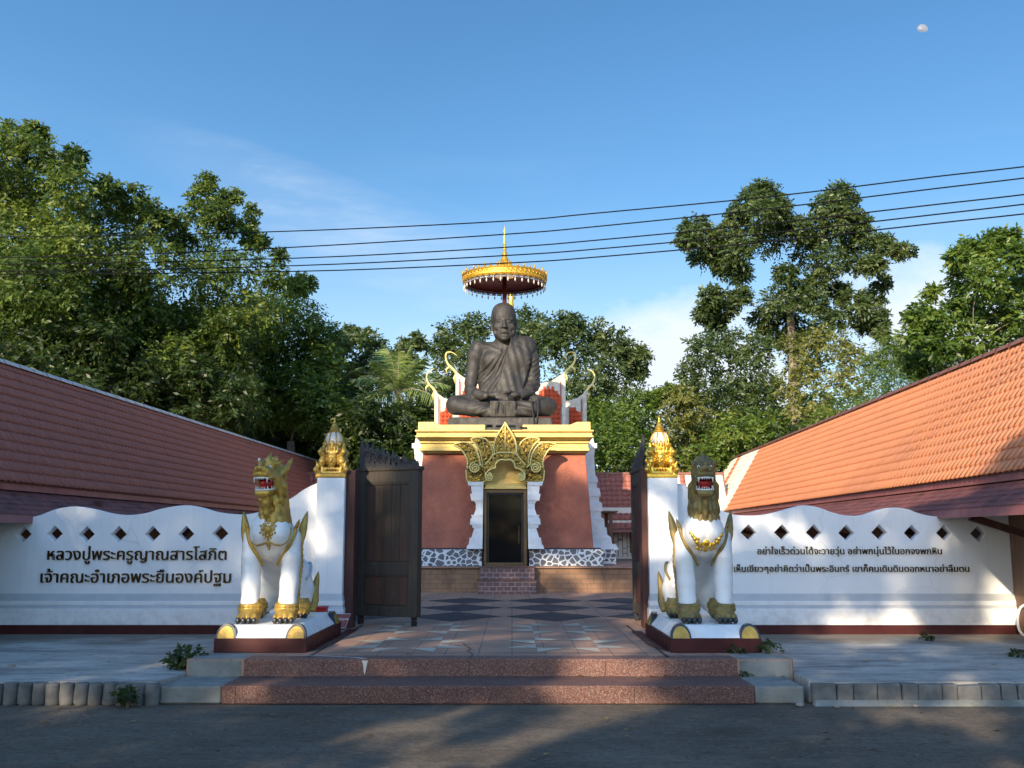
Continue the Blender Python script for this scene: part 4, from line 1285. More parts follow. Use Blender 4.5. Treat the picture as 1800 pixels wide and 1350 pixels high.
# yellow cornice, bottom to top: (py low, py high, half px low, half px high, Y low, Y high)
cor = [(796.5, 792.5, 143, 144, 22.95, 22.93), (792.5, 787.5, 149.5, 149.5, 22.82, 22.82), (787.5, 779, 147.5, 148, 22.85, 22.85), (779, 776, 150, 150, 22.80, 22.80),
       (776, 768.5, 148.5, 155, 22.83, 22.66), (768.5, 766, 157.5, 157.5, 22.60, 22.60), (766, 758.5, 155, 155, 22.65, 22.65), (758.5, 756, 158, 158, 22.58, 22.58)]
b = MB()
for lo, hi, w0, w1, y0, y1 in cor:
    z0, z1 = Z_(lo, y0), Z_(hi, y0) + 0.006
    k0, k1 = y0 / F, y1 / F
    xc = X_(886.5, y0)
    b.frustum((xc - w0 * k0, xc + w0 * k0, y0, 26.3, z0), (xc - w1 * k1, xc + w1 * k1, y1, 26.3, z1))
part('cornice', b, M['yellow'], shr, bevel=0.012)
ZC = Z_(756, 22.58) + 0.006
yp = 22.66
def xzp(pts, y): return [XZ(px, py, y) for px, py in pts]
zpar = XZ(886, 746.5, yp)[1]; zcor = XZ(886, 741.5, yp)[1]
lp = [(X_(733, yp), ZC), (X_(852, yp), ZC), (X_(852, yp), zpar), (X_(771, yp), zpar), (X_(762, yp), zcor), (X_(733, yp), zcor)]
rp = [(X_(919, yp), ZC), (X_(1040, yp), ZC), (X_(1040, yp), zcor), (X_(1016, yp), zcor), (X_(1004, yp), zpar), (X_(919, yp), zpar)]
for q in (lp, rp):
    b = MB(); b.prism(q, yp, yp + 0.28); part('parapet', b, M['yellow'], shr, bevel=0.012)
b = MB(); b.box(X_(733, yp), X_(1040, yp), yp + 0.28, 26.2, ZC - 0.02, ZC + 0.02); part('roof_deck', b, M['yellow'], shr)

# white moulded rear block
prof = [(966, 199), (957, 194), (957, 188), (944, 186), (940, 180), (927, 179), (927, 176), (912, 175), (909, 170), (898, 170), (898, 173), (884, 171.5), (881, 167), (872, 167), (872, 170), (858, 168), (856, 163), (846, 164), (846, 166), (838, 164), (834, 161), (800, 159.5), (786, 161), (786, 164.5), (778, 164.5), (778, 160), (764, 157), (752, 150)]
yr = 24.6
b = MB()
for (p0, h0), (p1, h1) in zip(prof[:-1], prof[1:]):
    if p0 == p1: continue
    k = yr / F; xc = X_(886.5, yr)
    d0, d1 = (199 - h0) * k * 0.5, (199 - h1) * k * 0.5
    b.frustum((xc - h0 * k, xc + h0 * k, yr + d0, 28.2 - d0, Z_(p0, yr)), (xc - h1 * k, xc + h1 * k, yr + d1, 28.2 - d1, Z_(p1, yr) + 0.002))
part('rear_pilasters', b, M['white2'], shr)

# stone-faced skirting
ysk = 22.45
zs0, zs1 = 0.864, Z_(966, ysk)
for x0, x1 in ((700, 847.5), (930, 1060)):
    b = MB(); b.box(X_(x0, ysk), X_(x1, ysk), ysk, 23.2, zs0, zs1); part('stone_skirting', b, M['skirt'], shr, bevel=0.01)
b = MB(); b.box(X_(1059, ysk) , X_(1082, 24.1), 24.1, 28.3, zs0, Z_(966, 24.1)); part('stone_skirting', b, M['skirt'], shr, bevel=0.01)
b = MB(); b.box(X_(690, 24.1), X_(712, ysk), 24.1, 28.3, zs0, Z_(966, 24.1)); part('stone_skirting', b, M['skirt'], shr, bevel=0.01)
b = MB(); b.box(X_(700, ysk) + .05, X_(1058, ysk), ysk + 0.4, 23.5, zs1 - 0.02, zs1 + 0.03); part('skirting_ledge', b, M['black'], shr)

# door
yd = 22.42
b = MB()
x0, x1, z0, z1 = X_(850.5, yd), X_(926.5, yd), 0.865, Z_(860, yd)
xi0, xi1, zi0, zi1 = X_(855.5, yd), X_(920, yd), Z_(989, yd), Z_(866.5, yd)
for q in ((x0, xi0, z0, z1), (xi1, x1, z0, z1), (xi0 - .002, xi1 + .002, z0, zi0), (xi0 - .002, xi1 + .002, zi1, z1)): b.box(q[0], q[1], yd, yd + 0.4, q[2], q[3])
dr = part('door', b, M['door_frame'], shr, bevel=0.008)
b = MB(); b.box(xi0 - 0.002, xi1 + 0.002, yd + 0.06, yd + 0.09, zi0, zi1); part('glass', b, M['glass'], dr)
b = MB()
for x in (xi0 + 0.015, xi1 - 0.045): b.box(x, x + 0.03, yd + 0.03, yd + 0.062, zi0, zi1)
b.box(xi0, xi1, yd + 0.03, yd + 0.062, zi1 - 0.03, zi1)
part('sash', b, M['black'], dr)
b = MB(); b.tube([(xi1 - 0.10, yd - 0.02, 1.35), (xi1 - 0.10, yd - 0.02, 1.75)], 0.012, 8); part('handle', b, M['door_frame'], dr)
# niche above the door
yn = 22.72
b = MB(); b.box(X_(846, yn), X_(930, yn), yn, 22.98, Z_(857, yn), Z_(804, yn)); part('niche_back', b, M['yellow'], shr)
b = MB(); b.box(X_(851, 22.36), X_(926, 22.36), 22.36, 22.74, Z_(859.5, 22.36), Z_(856.5, 22.36)); b.box(X_(853, 22.42), X_(924, 22.42), 22.42, 22.74, Z_(856.5, 22.42) - .002, Z_(849.5, 22.42)); part('lintel', b, M['yellow'], shr, bevel=0.008)

# stepped white door pilasters
pil = [(965, 820), (958, 822), (958, 824), (945, 826), (945, 829), (936, 831.5), (928, 834), (928, 831), (922, 829), (922, 826), (911, 827.5), (911, 830), (905, 828), (905, 833), (895, 836.5), (886, 836.5), (880, 832.5), (880, 828.5), (868, 826), (868, 829.5), (860, 828), (853.5, 827.5), (853.5, 823), (847, 821.5)]
for side in (-1, 1):
    b = MB()
    for (p0, o0), (p1, o1) in zip(pil[:-1], pil[1:]):
        if p0 == p1: continue
        q = []
        for p_, o_ in ((p0, o0), (p1, o1)):
            d = (850 - o_)
            yf = 22.40 - d * 0.004
            inner = 849.5 - (p_ - 847) * 0.012
            if side < 0: xa, xb = X_(o_, yf), X_(inner, yf)
            else: xa, xb = X_(1776.0 - inner + 0.5, yf), X_(1776.0 - o_ + 0.5, yf)
            q.append((xa, xb, yf, 23.0, Z_(p_, yf)))
        b.frustum(q[0], q[1][:4] + (q[1][4] + 0.001,))
    part('door_pilaster', b, M['white2'], shr)

# ---------------------------------------------------------------- gilded pediment over the door
ped = thing('door_pediment', 'gilded carved leaf pediment with scroll ends over the shrine door', 'pediment', (-0.15, 22.3, 3.0))
U = lambda u, v, Y: XZ(790 + u / 9.0, 740 + v / 9.0, Y)
mir = lambda pts: [(1764 - u, v) for u, v in pts]
def ornament(pts, y, th, rim=0.02, n=3, nm='leaf'):
    for q in (pts, mir(pts)):
        sm = [U(u, v, y) for u, v in smooth_poly(q, n)]
        l = part(nm, fill2d(nm, [sm], y, th, 0.008), M['carved'], ped)
        r = MB(); r.tube([(x, y - 0.008, z) for x, z in sm], rim, 6, closed=True)
        part('rim', r, M['yellow_rim'], l, smooth=True)
outer = [(72, 383), (130, 352), (225, 336), (330, 362), (415, 450), (465, 560), (486, 680), (500, 780), (400, 800), (285, 760), (288, 650), (245, 535), (175, 440)]
mid = [(340, 292), (430, 262), (560, 282), (635, 350), (680, 470), (690, 640), (640, 760), (530, 760), (515, 640), (480, 480), (415, 365)]
foot = [(285, 740), (480, 690), (560, 740), (690, 600), (690, 690), (640, 760), (580, 840), (560, 960), (310, 968), (270, 870)]
ornament(mid, 22.46, 0.10, 0.018)
ornament(outer, 22.36, 0.12, 0.020)
ornament(foot, 22.33, 0.12, 0.018, nm='scroll_base')
# centre leaf
cl = [(882, 22), (930, 110), (985, 190), (1035, 290), (1062, 410), (1050, 545), (882, 560), (714, 545), (702, 410), (729, 290), (779, 190), (834, 110)]
y = 22.26
sm = [U(u, v, y) for u, v in cl]
l = part('centre_leaf', fill2d('centre_leaf', [sm], y, 0.12, 0.008), M['carved'], ped)
r = MB(); r.tube([(x, y - 0.008, z) for x, z in sm], 0.021, 6, closed=True)
r.tube([(*U(882, v, y)[:1], y - 0.015, U(882, v, y)[1]) for v in (40, 300, 550)], 0.014, 6)
part('rim', r, M['yellow_rim'], l, smooth=True)
# trefoil arch band
arch_o = [(560, 700), (640, 610), (690, 540), (780, 505), (882, 498), (984, 505), (1074, 540), (1124, 610), (1204, 700)]
arch_i = [(1204, 860), (1150, 790), (1100, 755), (1042, 742), (1035, 690), (1000, 640), (945, 610), (882, 622), (819, 610), (764, 640), (729, 690), (722, 742), (664, 755), (614, 790), (560, 860)]
y = 22.22
band = [U(u, v, y) for u, v in smooth_poly(arch_o, 3, False) + smooth_poly(arch_i, 3, False)]
l = part('arch_band', fill2d('arch_band', [band], y, 0.12, 0.006), M['carved'], ped)
r = MB()
for crv in (arch_o, arch_i): r.tube([(x, y - 0.010, z) for x, z in [U(u, v, y) for u, v in smooth_poly(crv, 4, False)]], 0.019, 6)
part('rim', r, M['yellow_rim'], l, smooth=True)
for (cu, cv, r0, turns, dirn) in ((402, 738, 88, 2.3, 1), (618, 888, 66, 2.2, -1)):
    for m_ in (0, 1):
        pts = []
        for j in range(40):
            q = j / 39
            a = (pi * 0.5 + dirn * q * turns * 2 * pi)
            rr_ = r0 * (1 - 0.88 * q)
            u, v = cu + rr_ * cos(a), cv - rr_ * sin(a)
            if m_: u = 1764 - u
            x, z = U(u, v, 22.18)
            pts.append((x, 22.19, z))
        r = MB(); r.tube(pts, 0.017, 6)
        x, z = U(1764 - cu if m_ else cu, cv, 22.2)
        s_ = part('scroll', r, M['yellow_rim'], ped, smooth=True)
        dsk = MB(); dsk.tube([(x, 22.20, z), (x, 22.32, z)], r0 / 9 * 22.2 / F * 1.0, 20); part('scroll_disc', dsk, M['carved'], s_)
# raised curls modelled on the leaves
rr = random.Random(11)
def curls(cands, y, n, nm):
    mb = MB()
    cands = [(u + rr.uniform(-14, 14), v + rr.uniform(-14, 14), s_ * rr.uniform(.42, .62)) for u, v, s_ in cands for _ in range(3)]
    for (u, v, s_) in cands:
        for sd in (0, 1):
            pts = []
            a0 = rr.uniform(0, 6.28); dr_ = rr.choice((-1, 1))
            for j in range(12):
                q = j / 11
                a = a0 + dr_ * q * 5.0
                r_ = s_ * (1 - 0.8 * q)
                uu = u + r_ * cos(a); vv = v - r_ * sin(a)
                if sd: uu = 1764 - uu
                x, z = U(uu, vv, y)
                pts.append((x, y - 0.012, z))
            mb.tube(pts, [0.010 * (1 - 0.5 * j / 11) for j in range(12)], 5)
    part(nm, mb, M['gold'], ped, smooth=True)
curls([(170, 385, 28), (240, 410, 34), (310, 440, 36), (350, 510, 36), (300, 540, 30), (390, 580, 34), (335, 610, 30), (430, 640, 26)], 22.35, 0, 'leaf_curls')
curls([(450, 310, 30), (530, 340, 34), (590, 400, 36), (560, 470, 34), (610, 520, 34), (570, 590, 34), (620, 660, 30)], 22.45, 0, 'leaf_curls')
curls([(882 - q, v, s_) for q, v, s_ in ((40, 170, 26), (60, 250, 34), (110, 300, 26), (60, 350, 36), (125, 390, 32), (60, 450, 36), (130, 490, 30))], 22.25, 0, 'leaf_curls')
curls([(350, 880, 40), (430, 900, 40), (500, 860, 36), (380, 940, 26), (480, 940, 26), (560, 790, 30), (620, 740, 28)], 22.32, 0, 'leaf_curls')
curls([(700, 590, 26), (760, 555, 26), (830, 550, 28), (650, 660, 28), (600, 720, 26)], 22.21, 0, 'leaf_curls')

# ---------------------------------------------------------------- small things on the shrine deck
def small_box(px0, px1, py0, py1, Y, dep, label, name='spotlight'):
    t = thing(name, label, 'spotlight', (X_((px0 + px1) / 2, Y), Y, ZC))
    xa, xb, za, zb = X_(px0, Y), X_(px1, Y), ZC + 0.021, Z_(py0, Y)
    b = MB(); b.frustum((xa, xb, Y, Y + dep, max(za, Z_(py1, Y))), (xa + 0.01, xb - 0.01, Y + 0.03, Y + dep, zb)); part('housing', b, M['black'], t, bevel=0.008)
    b = MB(); b.box(xa + 0.02, xb - 0.02, Y - 0.004, Y + 0.01, (max(za, Z_(py1, Y)) + zb) / 2 - 0.01, zb - 0.02); part('lens', b, M['glass'], t)
    b = MB(); b.box((xa + xb) / 2 - 0.02, (xa + xb) / 2 + 0.02, Y + dep * .4, Y + dep * .6, ZC + 0.02, max(za, Z_(py1, Y)) + 0.01); part('bracket', b, M['black'], t)
small_box(853, 866, 745, 757, 22.75, 0.2, 'dark blue-black upright box left of the pediment tip at the statue foot', 'control_box')
small_box(870, 907, 746, 754, 22.80, 0.2, 'wide black floodlight behind the pediment tip at the statue foot')
small_box(913, 928, 749, 756, 22.64, 0.16, 'small black floodlight right of the pediment tip')

# ---------------------------------------------------------------- tiered chapel behind
chp = thing('rear_chapel', 'white tiered chapel with red tiled gables and curling gold roof horns behind the statue', 'building', (-0.05, 29, 0.8))
CX = 897.5
def gable_tier(Y, right_edge, topcurve, hook, red, thick, depth):
    mirr = lambda pts: [(2 * CX - x, y) for x, y in pts]
    R = list(topcurve) + [right_edge]
    outl = R + mirr(R)[::-1]
    po = [XZ(x, y, Y) for x, y in outl]
    part('gable_wall', fill2d('gable_wall', [po], Y, depth, 0.01), M['cream'], chp)
    for m_ in (0, 1):
        hk = mirr(hook) if m_ else hook
        pts = smooth_poly([(*XZ(x, y, Y)[:1], Y + 0.12, XZ(x, y, Y)[1]) for x, y in hk], 4, False)
        n = len(pts)
        b = MB(); b.tube(pts, [thick * (1 - 0.80 * (i / (n - 1)) ** 0.7) for i in range(n)], 8)
        x, y_, z = pts[int(n * .30)]
        sgn = -1 if m_ else 1
        b.tube([(x, y_, z), (x + sgn * 0.10, y_, z - 0.09), (x + sgn * 0.10, y_, z - 0.22)], [0.035, 0.032, 0.006], 6)
        x, y_, z = pts[int(n * .08)]
        b.tube([(x, y_, z), (x + sgn * 0.07, y_, z - 0.12), (x + sgn * 0.05, y_, z - 0.28)], [0.045, 0.04, 0.006], 6)
        part('roof_horn', b, M['yellow_rim'], chp, smooth=True)
        rp_ = [XZ(x, y, Y) for x, y in (mirr(red) if m_ else red)]
        xs, zs = [q[0] for q in rp_], [q[1] for q in rp_]
        me = tile_field('tile_panel', (min(xs), Y - 0.03, min(zs)), (1, 0, 0), (0, 0.02, 0.9998), max(xs) - min(xs) + 0.12, max(zs) - min(zs) + 0.1, 0.12, 0.13, 21 + m_, None, 0.02, 0.4)
        bmv = [v.co.copy() for v in me.vertices]
        keep, tint = [], []
        at = me.attributes['tint'].data
        def inside(x, z):
            c = False; n = len(rp_)
            for i in range(n):
                (x1, z1), (x2, z2) = rp_[i], rp_[(i + 1) % n]
                if (z1 > z) != (z2 > z) and x < (x2 - x1) * (z - z1) / (z2 - z1) + x1: c = not c
            return c
        for p in me.polygons:
            if inside(p.center.x, p.center.z): keep.append(tuple(p.vertices)); tint.append(at[p.index].value)
        bpy.data.meshes.remove(me)
        part('tile_panel', np_mesh('tile_panel', [tuple(v) for v in bmv], keep, tint), M['tile_red'], chp)
        pl = [(x, z) for x, z in rp_]
        part('tile_backing', fill2d('tile_backing', [pl], Y - 0.012, 0.02, 0.0), M['tile_red'], chp)
    # raised corner strip with dotted gold beading
    for m_ in (0, 1):
        ex = right_edge[0] if not m_ else 2 * CX - right_edge[0]
        x, _ = XZ(ex, 740, Y)
        sgn = 1 if not m_ else -1
        zt_ = XZ(ex, topcurve[-1][1] + 10, Y)[1]
        b = MB(); b.box(min(x, x - sgn * 0.10), max(x, x - sgn * 0.10), Y - 0.05, Y + 0.02, XZ(0, 800, Y)[1], zt_); part('corner_strip', b, M['cream'], chp, bevel=0.01)
        b = MB(); b.box(min(x - sgn * .125, x - sgn * .155), max(x - sgn * .125, x - sgn * .155), Y - 0.02, Y + 0.01, XZ(0, 800, Y)[1], zt_ - 0.1); part('red_strip', b, M['maroon_trim'], chp)
gable_tier(28.6, (994.5, 800), [(897.5, 680), (920, 678.5), (950, 674.5), (969, 670), (984, 661), (992, 655)],
           [(990, 660), (996, 651), (1003, 644), (1009, 637), (1012, 627), (1010.5, 619), (1004.5, 617.5), (998, 619.5), (992, 624)],
           [(946, 800), (946, 694), (952, 684), (972, 684), (985.5, 695.5), (985.5, 800)], 0.052, 0.5)
gable_tier(30.4, (1030.5, 800), [(897.5, 712), (960, 710), (1000, 704.5), (1015, 700), (1026, 692), (1031, 686)],
           [(1028, 691), (1034, 682), (1041, 675), (1045, 667), (1045.5, 659), (1042.5, 652.5), (1038, 650), (1033, 647)],
           [(1001, 800), (1001, 720), (1007, 717), (1021, 727), (1022, 800)], 0.052, 0.5)
b = MB(); b.box(X_(803, 28.6) , X_(992, 28.6), 28.7, 32.0, 0.8, Z_(700, 28.6)); part('body', b, M['white2'], chp)
# spire of the chapel
yq = 30.0
xq = X_(900, yq)
pr = [(0.9, Z_(690, yq)), (0.75, Z_(660, yq)), (0.45, Z_(640, yq)), (0.36, Z_(622, yq)), (0.40, Z_(618, yq)), (0.22, Z_(606, yq)), (0.16, Z_(594, yq)), (0.20, Z_(592, yq)), (0.12, Z_(584, yq)), (0.15, Z_(580, yq))]
b = MB(); b.lathe([(r_, z - 4) for r_, z in pr], (xq, yq, 4), 20); part('spire_base', b, M['white2'], chp, autosmooth=40)
pr = [(0.14, Z_(580, yq)), (0.09, Z_(570, yq)), (0.13, Z_(567, yq)), (0.07, Z_(556, yq)), (0.11, Z_(552, yq)), (0.06, Z_(543, yq)), (0.10, Z_(538, yq)), (0.07, Z_(530, yq)), (0.11, Z_(523, yq)), (0.05, Z_(514, yq)), (0.012, Z_(500, yq))]
b = MB(); b.lathe([(r_, z - 4) for r_, z in pr], (X_(898, yq), yq, 4), 14)
part('spire', b, M['gold'], chp, autosmooth=40)

# ---------------------------------------------------------------- ceremonial parasol
YU = 25.45
xu = X_(886.5, YU)
RU = 1.085
zl_ = Z_(499.5, YU); zt_ = zl_ + 0.21
um = thing('ceremonial_parasol', 'gold and dark red ceremonial parasol on a pole over the statue', 'parasol', (xu, YU, ZC))
b = MB()
n = 72
vs, fs = [], []
for i in range(n):
    a = 2 * pi * i / n
    sc = 0.020 * abs(sin(a * 18))
    for r_, z in ((RU * 1.00, zt_), (RU * 1.012, zt_ - 0.03), (RU * 0.992, zt_ - 0.05), (RU * 0.985, zl_ + 0.05), (RU * 1.0, zl_ + 0.03), (RU * 0.985, zl_ - sc), (RU * 0.970, zl_ - sc), (RU * 0.975, zt_)):
        vs.append((xu + r_ * cos(a), YU + r_ * sin(a), z))
for i in range(n):
    j = (i + 1) % n
    for k in range(8):
        l = (k + 1) % 8
        fs.append((i * 8 + k, j * 8 + k, j * 8 + l, i * 8 + l))
b.add(vs, fs)
part('rim_band', b, M['gold'], um, smooth=False)
# raised scroll relief round the band
b = MB()
for i in range(54):
    a0 = 2 * pi * i / 54
    pts = []
    for j in range(8):
        q = j / 7
        ang = q * 4.6
        rr_ = 0.055 * (1 - 0.7 * q)
        a = a0 + rr_ * cos(ang) / RU * 1.1
        pts.append((xu + RU * 1.0 * cos(a), YU + RU * 1.0 * sin(a), zl_ + 0.10 + rr_ * sin(ang)))
    b.tube(pts, 0.012, 4)
part('band_relief', b, M['gold'], um, smooth=True)
b = MB()
for i in range(40):
    a = 2 * pi * i / 40
    x, y = xu + RU * 0.99 * cos(a), YU + RU * 0.99 * sin(a)
    h_ = 0.13 if i % 2 else 0.08
    b.tube([(x, y, zt_ - 0.01), (x + 0.014 * cos(a), y + 0.014 * sin(a), zt_ + h_ * .45), (x, y, zt_ + h_)], [0.020, 0.026, 0.002], 5)
for i in range(16):
    a = 2 * pi * (i + .5) / 16
    x, y = xu + RU * 0.55 * cos(a), YU + RU * 0.55 * sin(a)
    b.tube([(x, y, zt_ + 0.11), (x, y, zt_ + 0.18), (x, y, zt_ + 0.27)], [0.02, 0.03, 0.002], 5)
part('flame_crest', b, M['old_gold'], um, smooth=True)
b = MB(); b.lathe([(RU * .985, 0), (RU * .8, 0.06), (RU * .56, 0.115), (RU * .54, 0.15), (RU * .3, 0.19), (0.16, 0.22)], (xu, YU, zt_ - 0.01), 48); part('canopy', b, M['gold'], um, autosmooth=30)
b = MB(); b.lathe([(0.02, 0.03), (RU * .55, 0.005), (RU * .968, -0.10), (RU * .966, -0.195)], (xu, YU, zt_ - 0.03), 48); 
b.f = b.f[:-2]
part('lining', b, M['umbrella_red'], um, smooth=True)
b = MB()
n = 44
for i in range(n):
    a0 = 2 * pi * i / n
    for sc, zz in ((1.0, -0.0), (0.55, -0.02)):
        pts = []
        for j in range(9):
            an = pi * j / 8
            a = a0 + (pi / n) * cos(an) * sc
            pts.append((xu + RU * .955 * cos(a), YU + RU * .955 * sin(a), zl_ + 0.03 + zz - 0.085 * sin(an) * sc))
        b.tube(pts, 0.010, 4)
for zz in (0.03, -0.06):
    b.tube([(xu + RU * .955 * cos(2 * pi * i / 48), YU + RU * .955 * sin(2 * pi * i / 48), zl_ + zz) for i in range(48)], 0.008, 4, closed=True)
part('lace_fringe', b, M['lace'], um)
pm = MB(); pm.lathe([(0.003, 0.0), (0.003, -0.06), (0.009, -0.065), (0.022, -0.10), (0.015, -0.13), (0.002, -0.16)], n=8)
pm = pm.mesh('pendant'); pm.materials.append(M['pearl'])
for i in range(36):
    a = 2 * pi * (i + .5) / 36
    o = bpy.data.objects.new('pendant', pm); COL.objects.link(o); o.parent = um
    o.location = (RU * .965 * cos(a), RU * .965 * sin(a), zl_ - 0.02 - ZC)
b = MB()
zs = zt_ + 0.2
ztop_ = Z_(397, YU)
hh = ztop_ - zs
pr = [(0.19, 0), (0.17, .03), (0.10, .06), (0.135, .09), (0.115, .13), (0.07, .17), (0.10, .20), (0.085, .25), (0.05, .29), (0.075, .32), (0.06, .37), (0.035, .42), (0.055, .45), (0.045, .50), (0.028, .55), (0.045, .58), (0.036, .62), (0.024, .68), (0.036, .71), (0.026, .76), (0.018, .84), (0.028, .87), (0.012, .93), (0.002, 1.0)]
b.lathe([(r_, q * hh) for r_, q in pr], (xu, YU, zs), 14)
for i in range(10):
    a = 2 * pi * i / 10
    b.tube([(xu + .13 * cos(a), YU + .13 * sin(a), zs + .05 * hh), (xu + .17 * cos(a), YU + .17 * sin(a), zs + .12 * hh), (xu + .13 * cos(a), YU + .13 * sin(a), zs + .22 * hh)], [0.02, 0.02, 0.002], 5)
part('spire', b, M['gold'], um, autosmooth=40)
b = MB(); b.tube([(xu, YU, ZC), (xu, YU, zt_)], 0.055, 12); part('pole', b, M['umbrella_red'], um, smooth=True)

# ---------------------------------------------------------------- seated monk statue
W = lambda a, b_, Y: P(780 + a / 5.625, 520 + b_ / 5.625, Y)
def sculpt_monk():
    lo = W(0, 1215, 24.6); hi = W(1125, 70, 24.9)
    v = Vol((lo[0] - .05, 23.72, lo[2] - 0.14), (hi[0] + .05, 25.62, hi[2] + .04), 0.0165)
    # torso
    v.ell(W(592, 1080, 25.00), (0.78, 0.46, 0.36))
    v.ell(W(594, 930, 25.00), (0.55, 0.40, 0.52), k=.12)
    v.path([W(440, 700, 25.0), W(430, 850, 24.98), W(450, 1000, 24.95)], [0.18, 0.17, 0.2], k=.10)
    v.path([W(740, 700, 25.0), W(760, 850, 24.98), W(750, 1000, 24.95)], [0.18, 0.19, 0.2], k=.10)
    v.ell(W(592, 660, 25.04), (0.57, 0.35, 0.50), k=.14)
    v.cap(W(395, 530, 25.06), W(800, 530, 25.06), 0.19, 0.20, k=.12)
    v.ell(W(475, 630, 24.82), (0.20, 0.11, 0.15), k=.14)
    v.ell(W(700, 640, 24.84), (0.26, 0.12, 0.22), k=.14)
    v.path([W(592, 540, 25.04), W(592, 470, 24.98), W(594, 380, 24.92)], [0.27, 0.195, 0.185], k=.10)
    T = v.F.copy()
    x, y, z = v.grid()
    def side(a1, b1, a2, b2):
        """signed distance (in the picture plane) from the line p1->p2, positive on its left going down"""
        p, q = W(a1, b1, 24.7), W(a2, b2, 24.7)
        dx, dz = q[0] - p[0], q[2] - p[2]
        L = math.hypot(dx, dz)
        return ((x - p[0]) * dz - (z - p[2]) * dx) / L      # >0 to the right of a downward line is negated below
    # bare-shoulder hem: everything on the lower right is robe
    hem = side(650, 505, 362, 722)
    c = W(700, 420, 24.7)
    ang = np.arctan2(c[2] - z, c[0] - x + 1e-6)
    rad = np.sqrt((x - c[0]) ** 2 + (z - c[2]) ** 2)
    fold = 0.5 + 0.5 * np.sin(ang * 44.0 + 1.5 * np.sin(rad * 5.0))
    front = np.clip((25.0 - y) / 0.2, 0, 1)
    robe = np.maximum(T - 0.030 - 0.034 * fold ** 1.5 * front, hem)
    sash_l, sash_r = side(648, 490, 516, 975), -side(905, 480, 772, 960)
    zb = W(600, 968, 24.6)[2]
    rip = 0.008 * np.sin(((x - c[0]) + 0.25 * (z - c[2])) * 34)
    sash = np.maximum(np.maximum(T - 0.145 - rip * front, np.maximum(sash_l, sash_r)), np.maximum(zb - z, y - 25.25))
    # head
    v.ell(W(592, 215, 24.92), (0.318, 0.365, 0.335), k=.06)
    v.ell(W(592, 150, 24.94), (0.270, 0.315, 0.200), k=.08)
    v.ell(W(594, 325, 24.80), (0.252, 0.275, 0.290), k=.08)
    v.ell(W(596, 408, 24.68), (0.155, 0.150, 0.115), k=.07)
    v.ell(W(598, 424, 24.585), (0.075, 0.065, 0.055), k=.05)
    v.cap(W(525, 228, 24.625), W(575, 224, 24.59), 0.036, 0.036, k=.06)
    v.cap(W(622, 224, 24.59), W(672, 228, 24.625), 0.036, 0.036, k=.06)
    for s in (-1, 1):
        v.ell(W(598 + s * 53, 252, 24.50), (0.066, 0.050, 0.032), k=.05, op='s')
        v.ell(W(598 + s * 53, 256, 24.575), (0.050, 0.034, 0.024), k=.012)
        v.cap(W(598 + s * 30, 258, 24.535), W(598 + s * 76, 260, 24.57), 0.008, k=.010, op='s')
        v.ell(W(598 + s * 72, 305, 24.665), (0.075, 0.075, 0.060), k=.09)
        v.ell(W(596 + s * 62, 368, 24.72), (0.105, 0.12, 0.11), k=.09)
        v.ell(W(598 + s * 82, 350, 24.62), (0.030, 0.030, 0.035), k=.06, op='s')
        v.path([W(598 + s * 32, 312, 24.495), W(598 + s * 50, 340, 24.515), W(598 + s * 54, 380, 24.55)], [0.009, 0.010, 0.007], k=.020, op='s')
        v.ell(W(598 + s * 24, 308, 24.515), (0.032, 0.036, 0.028), k=.025)
        v.path([W(594 + s * 119, 235, 24.93), W(594 + s * 124, 270, 24.93), W(594 + s * 118, 320, 24.90), W(594 + s * 112, 345, 24.87)], [0.028, 0.036, 0.028, 0.022], k=.03)
        v.ell(W(594 + s * 132, 275, 24.86), (0.03, 0.05, 0.06), k=.02, op='s')
    v.path([W(598, 228, 24.56), W(599, 265, 24.525), W(601, 300, 24.475)], [0.026, 0.034, 0.050], k=.045)
    v.ell(W(600, 350, 24.545), (0.095, 0.055, 0.050), k=.04)
    v.cap(W(566, 366, 24.535), W(636, 364, 24.535), 0.020, k=.02)
    v.cap(W(572, 392, 24.545), W(630, 390, 24.545), 0.022, k=.02)
    v.cap(W(556, 380, 24.525), W(646, 377, 24.525), 0.011, k=.012, op='s')
    v.cap(W(575, 407, 24.53), W(625, 406, 24.53), 0.012, k=.02, op='s')
    for q, w_ in ((165, 60), (185, 68), (203, 55)):
        v.path([W(597 - w_, q + 5, 24.60), W(597, q, 24.555), W(597 + w_, q + 5, 24.60)], [0.007] * 3, k=.012, op='s')
    v.cap(W(590, 205, 24.55), W(593, 240, 24.53), 0.007, k=.01, op='s')
    # neck cords and collar bones
    v.cap(W(520, 400, 24.86), W(575, 530, 24.78), 0.040, 0.030, k=.05)
    v.cap(W(660, 400, 24.86), W(610, 530, 24.78), 0.040, 0.030, k=.05)
    v.cap(W(420, 500, 24.90), W(560, 545, 24.745), 0.036, 0.030, k=.05)
    v.ell(W(592, 548, 24.70), (0.045, 0.05, 0.05), k=.05, op='s')
    # bare arm
    v.path([W(338, 520, 25.04), W(318, 600, 25.02), W(292, 730, 25.00), W(268, 860, 24.93), W(262, 935, 24.86)], [0.200, 0.205, 0.165, 0.148, 0.140], k=.06)
    v.path([W(262, 935, 24.86), W(330, 975, 24.58), W(420, 990, 24.32)], [0.142, 0.135, 0.095], k=.05)
    # robed arm
    v.path([W(842, 540, 25.04), W(862, 640, 25.02), W(878, 760, 25.00), W(882, 880, 24.90)], [0.205, 0.205, 0.185, 0.175], k=.06)
    v.path([W(882, 880, 24.90), W(840, 950, 24.60), W(765, 988, 24.32)], [0.170, 0.140, 0.098], k=.05)
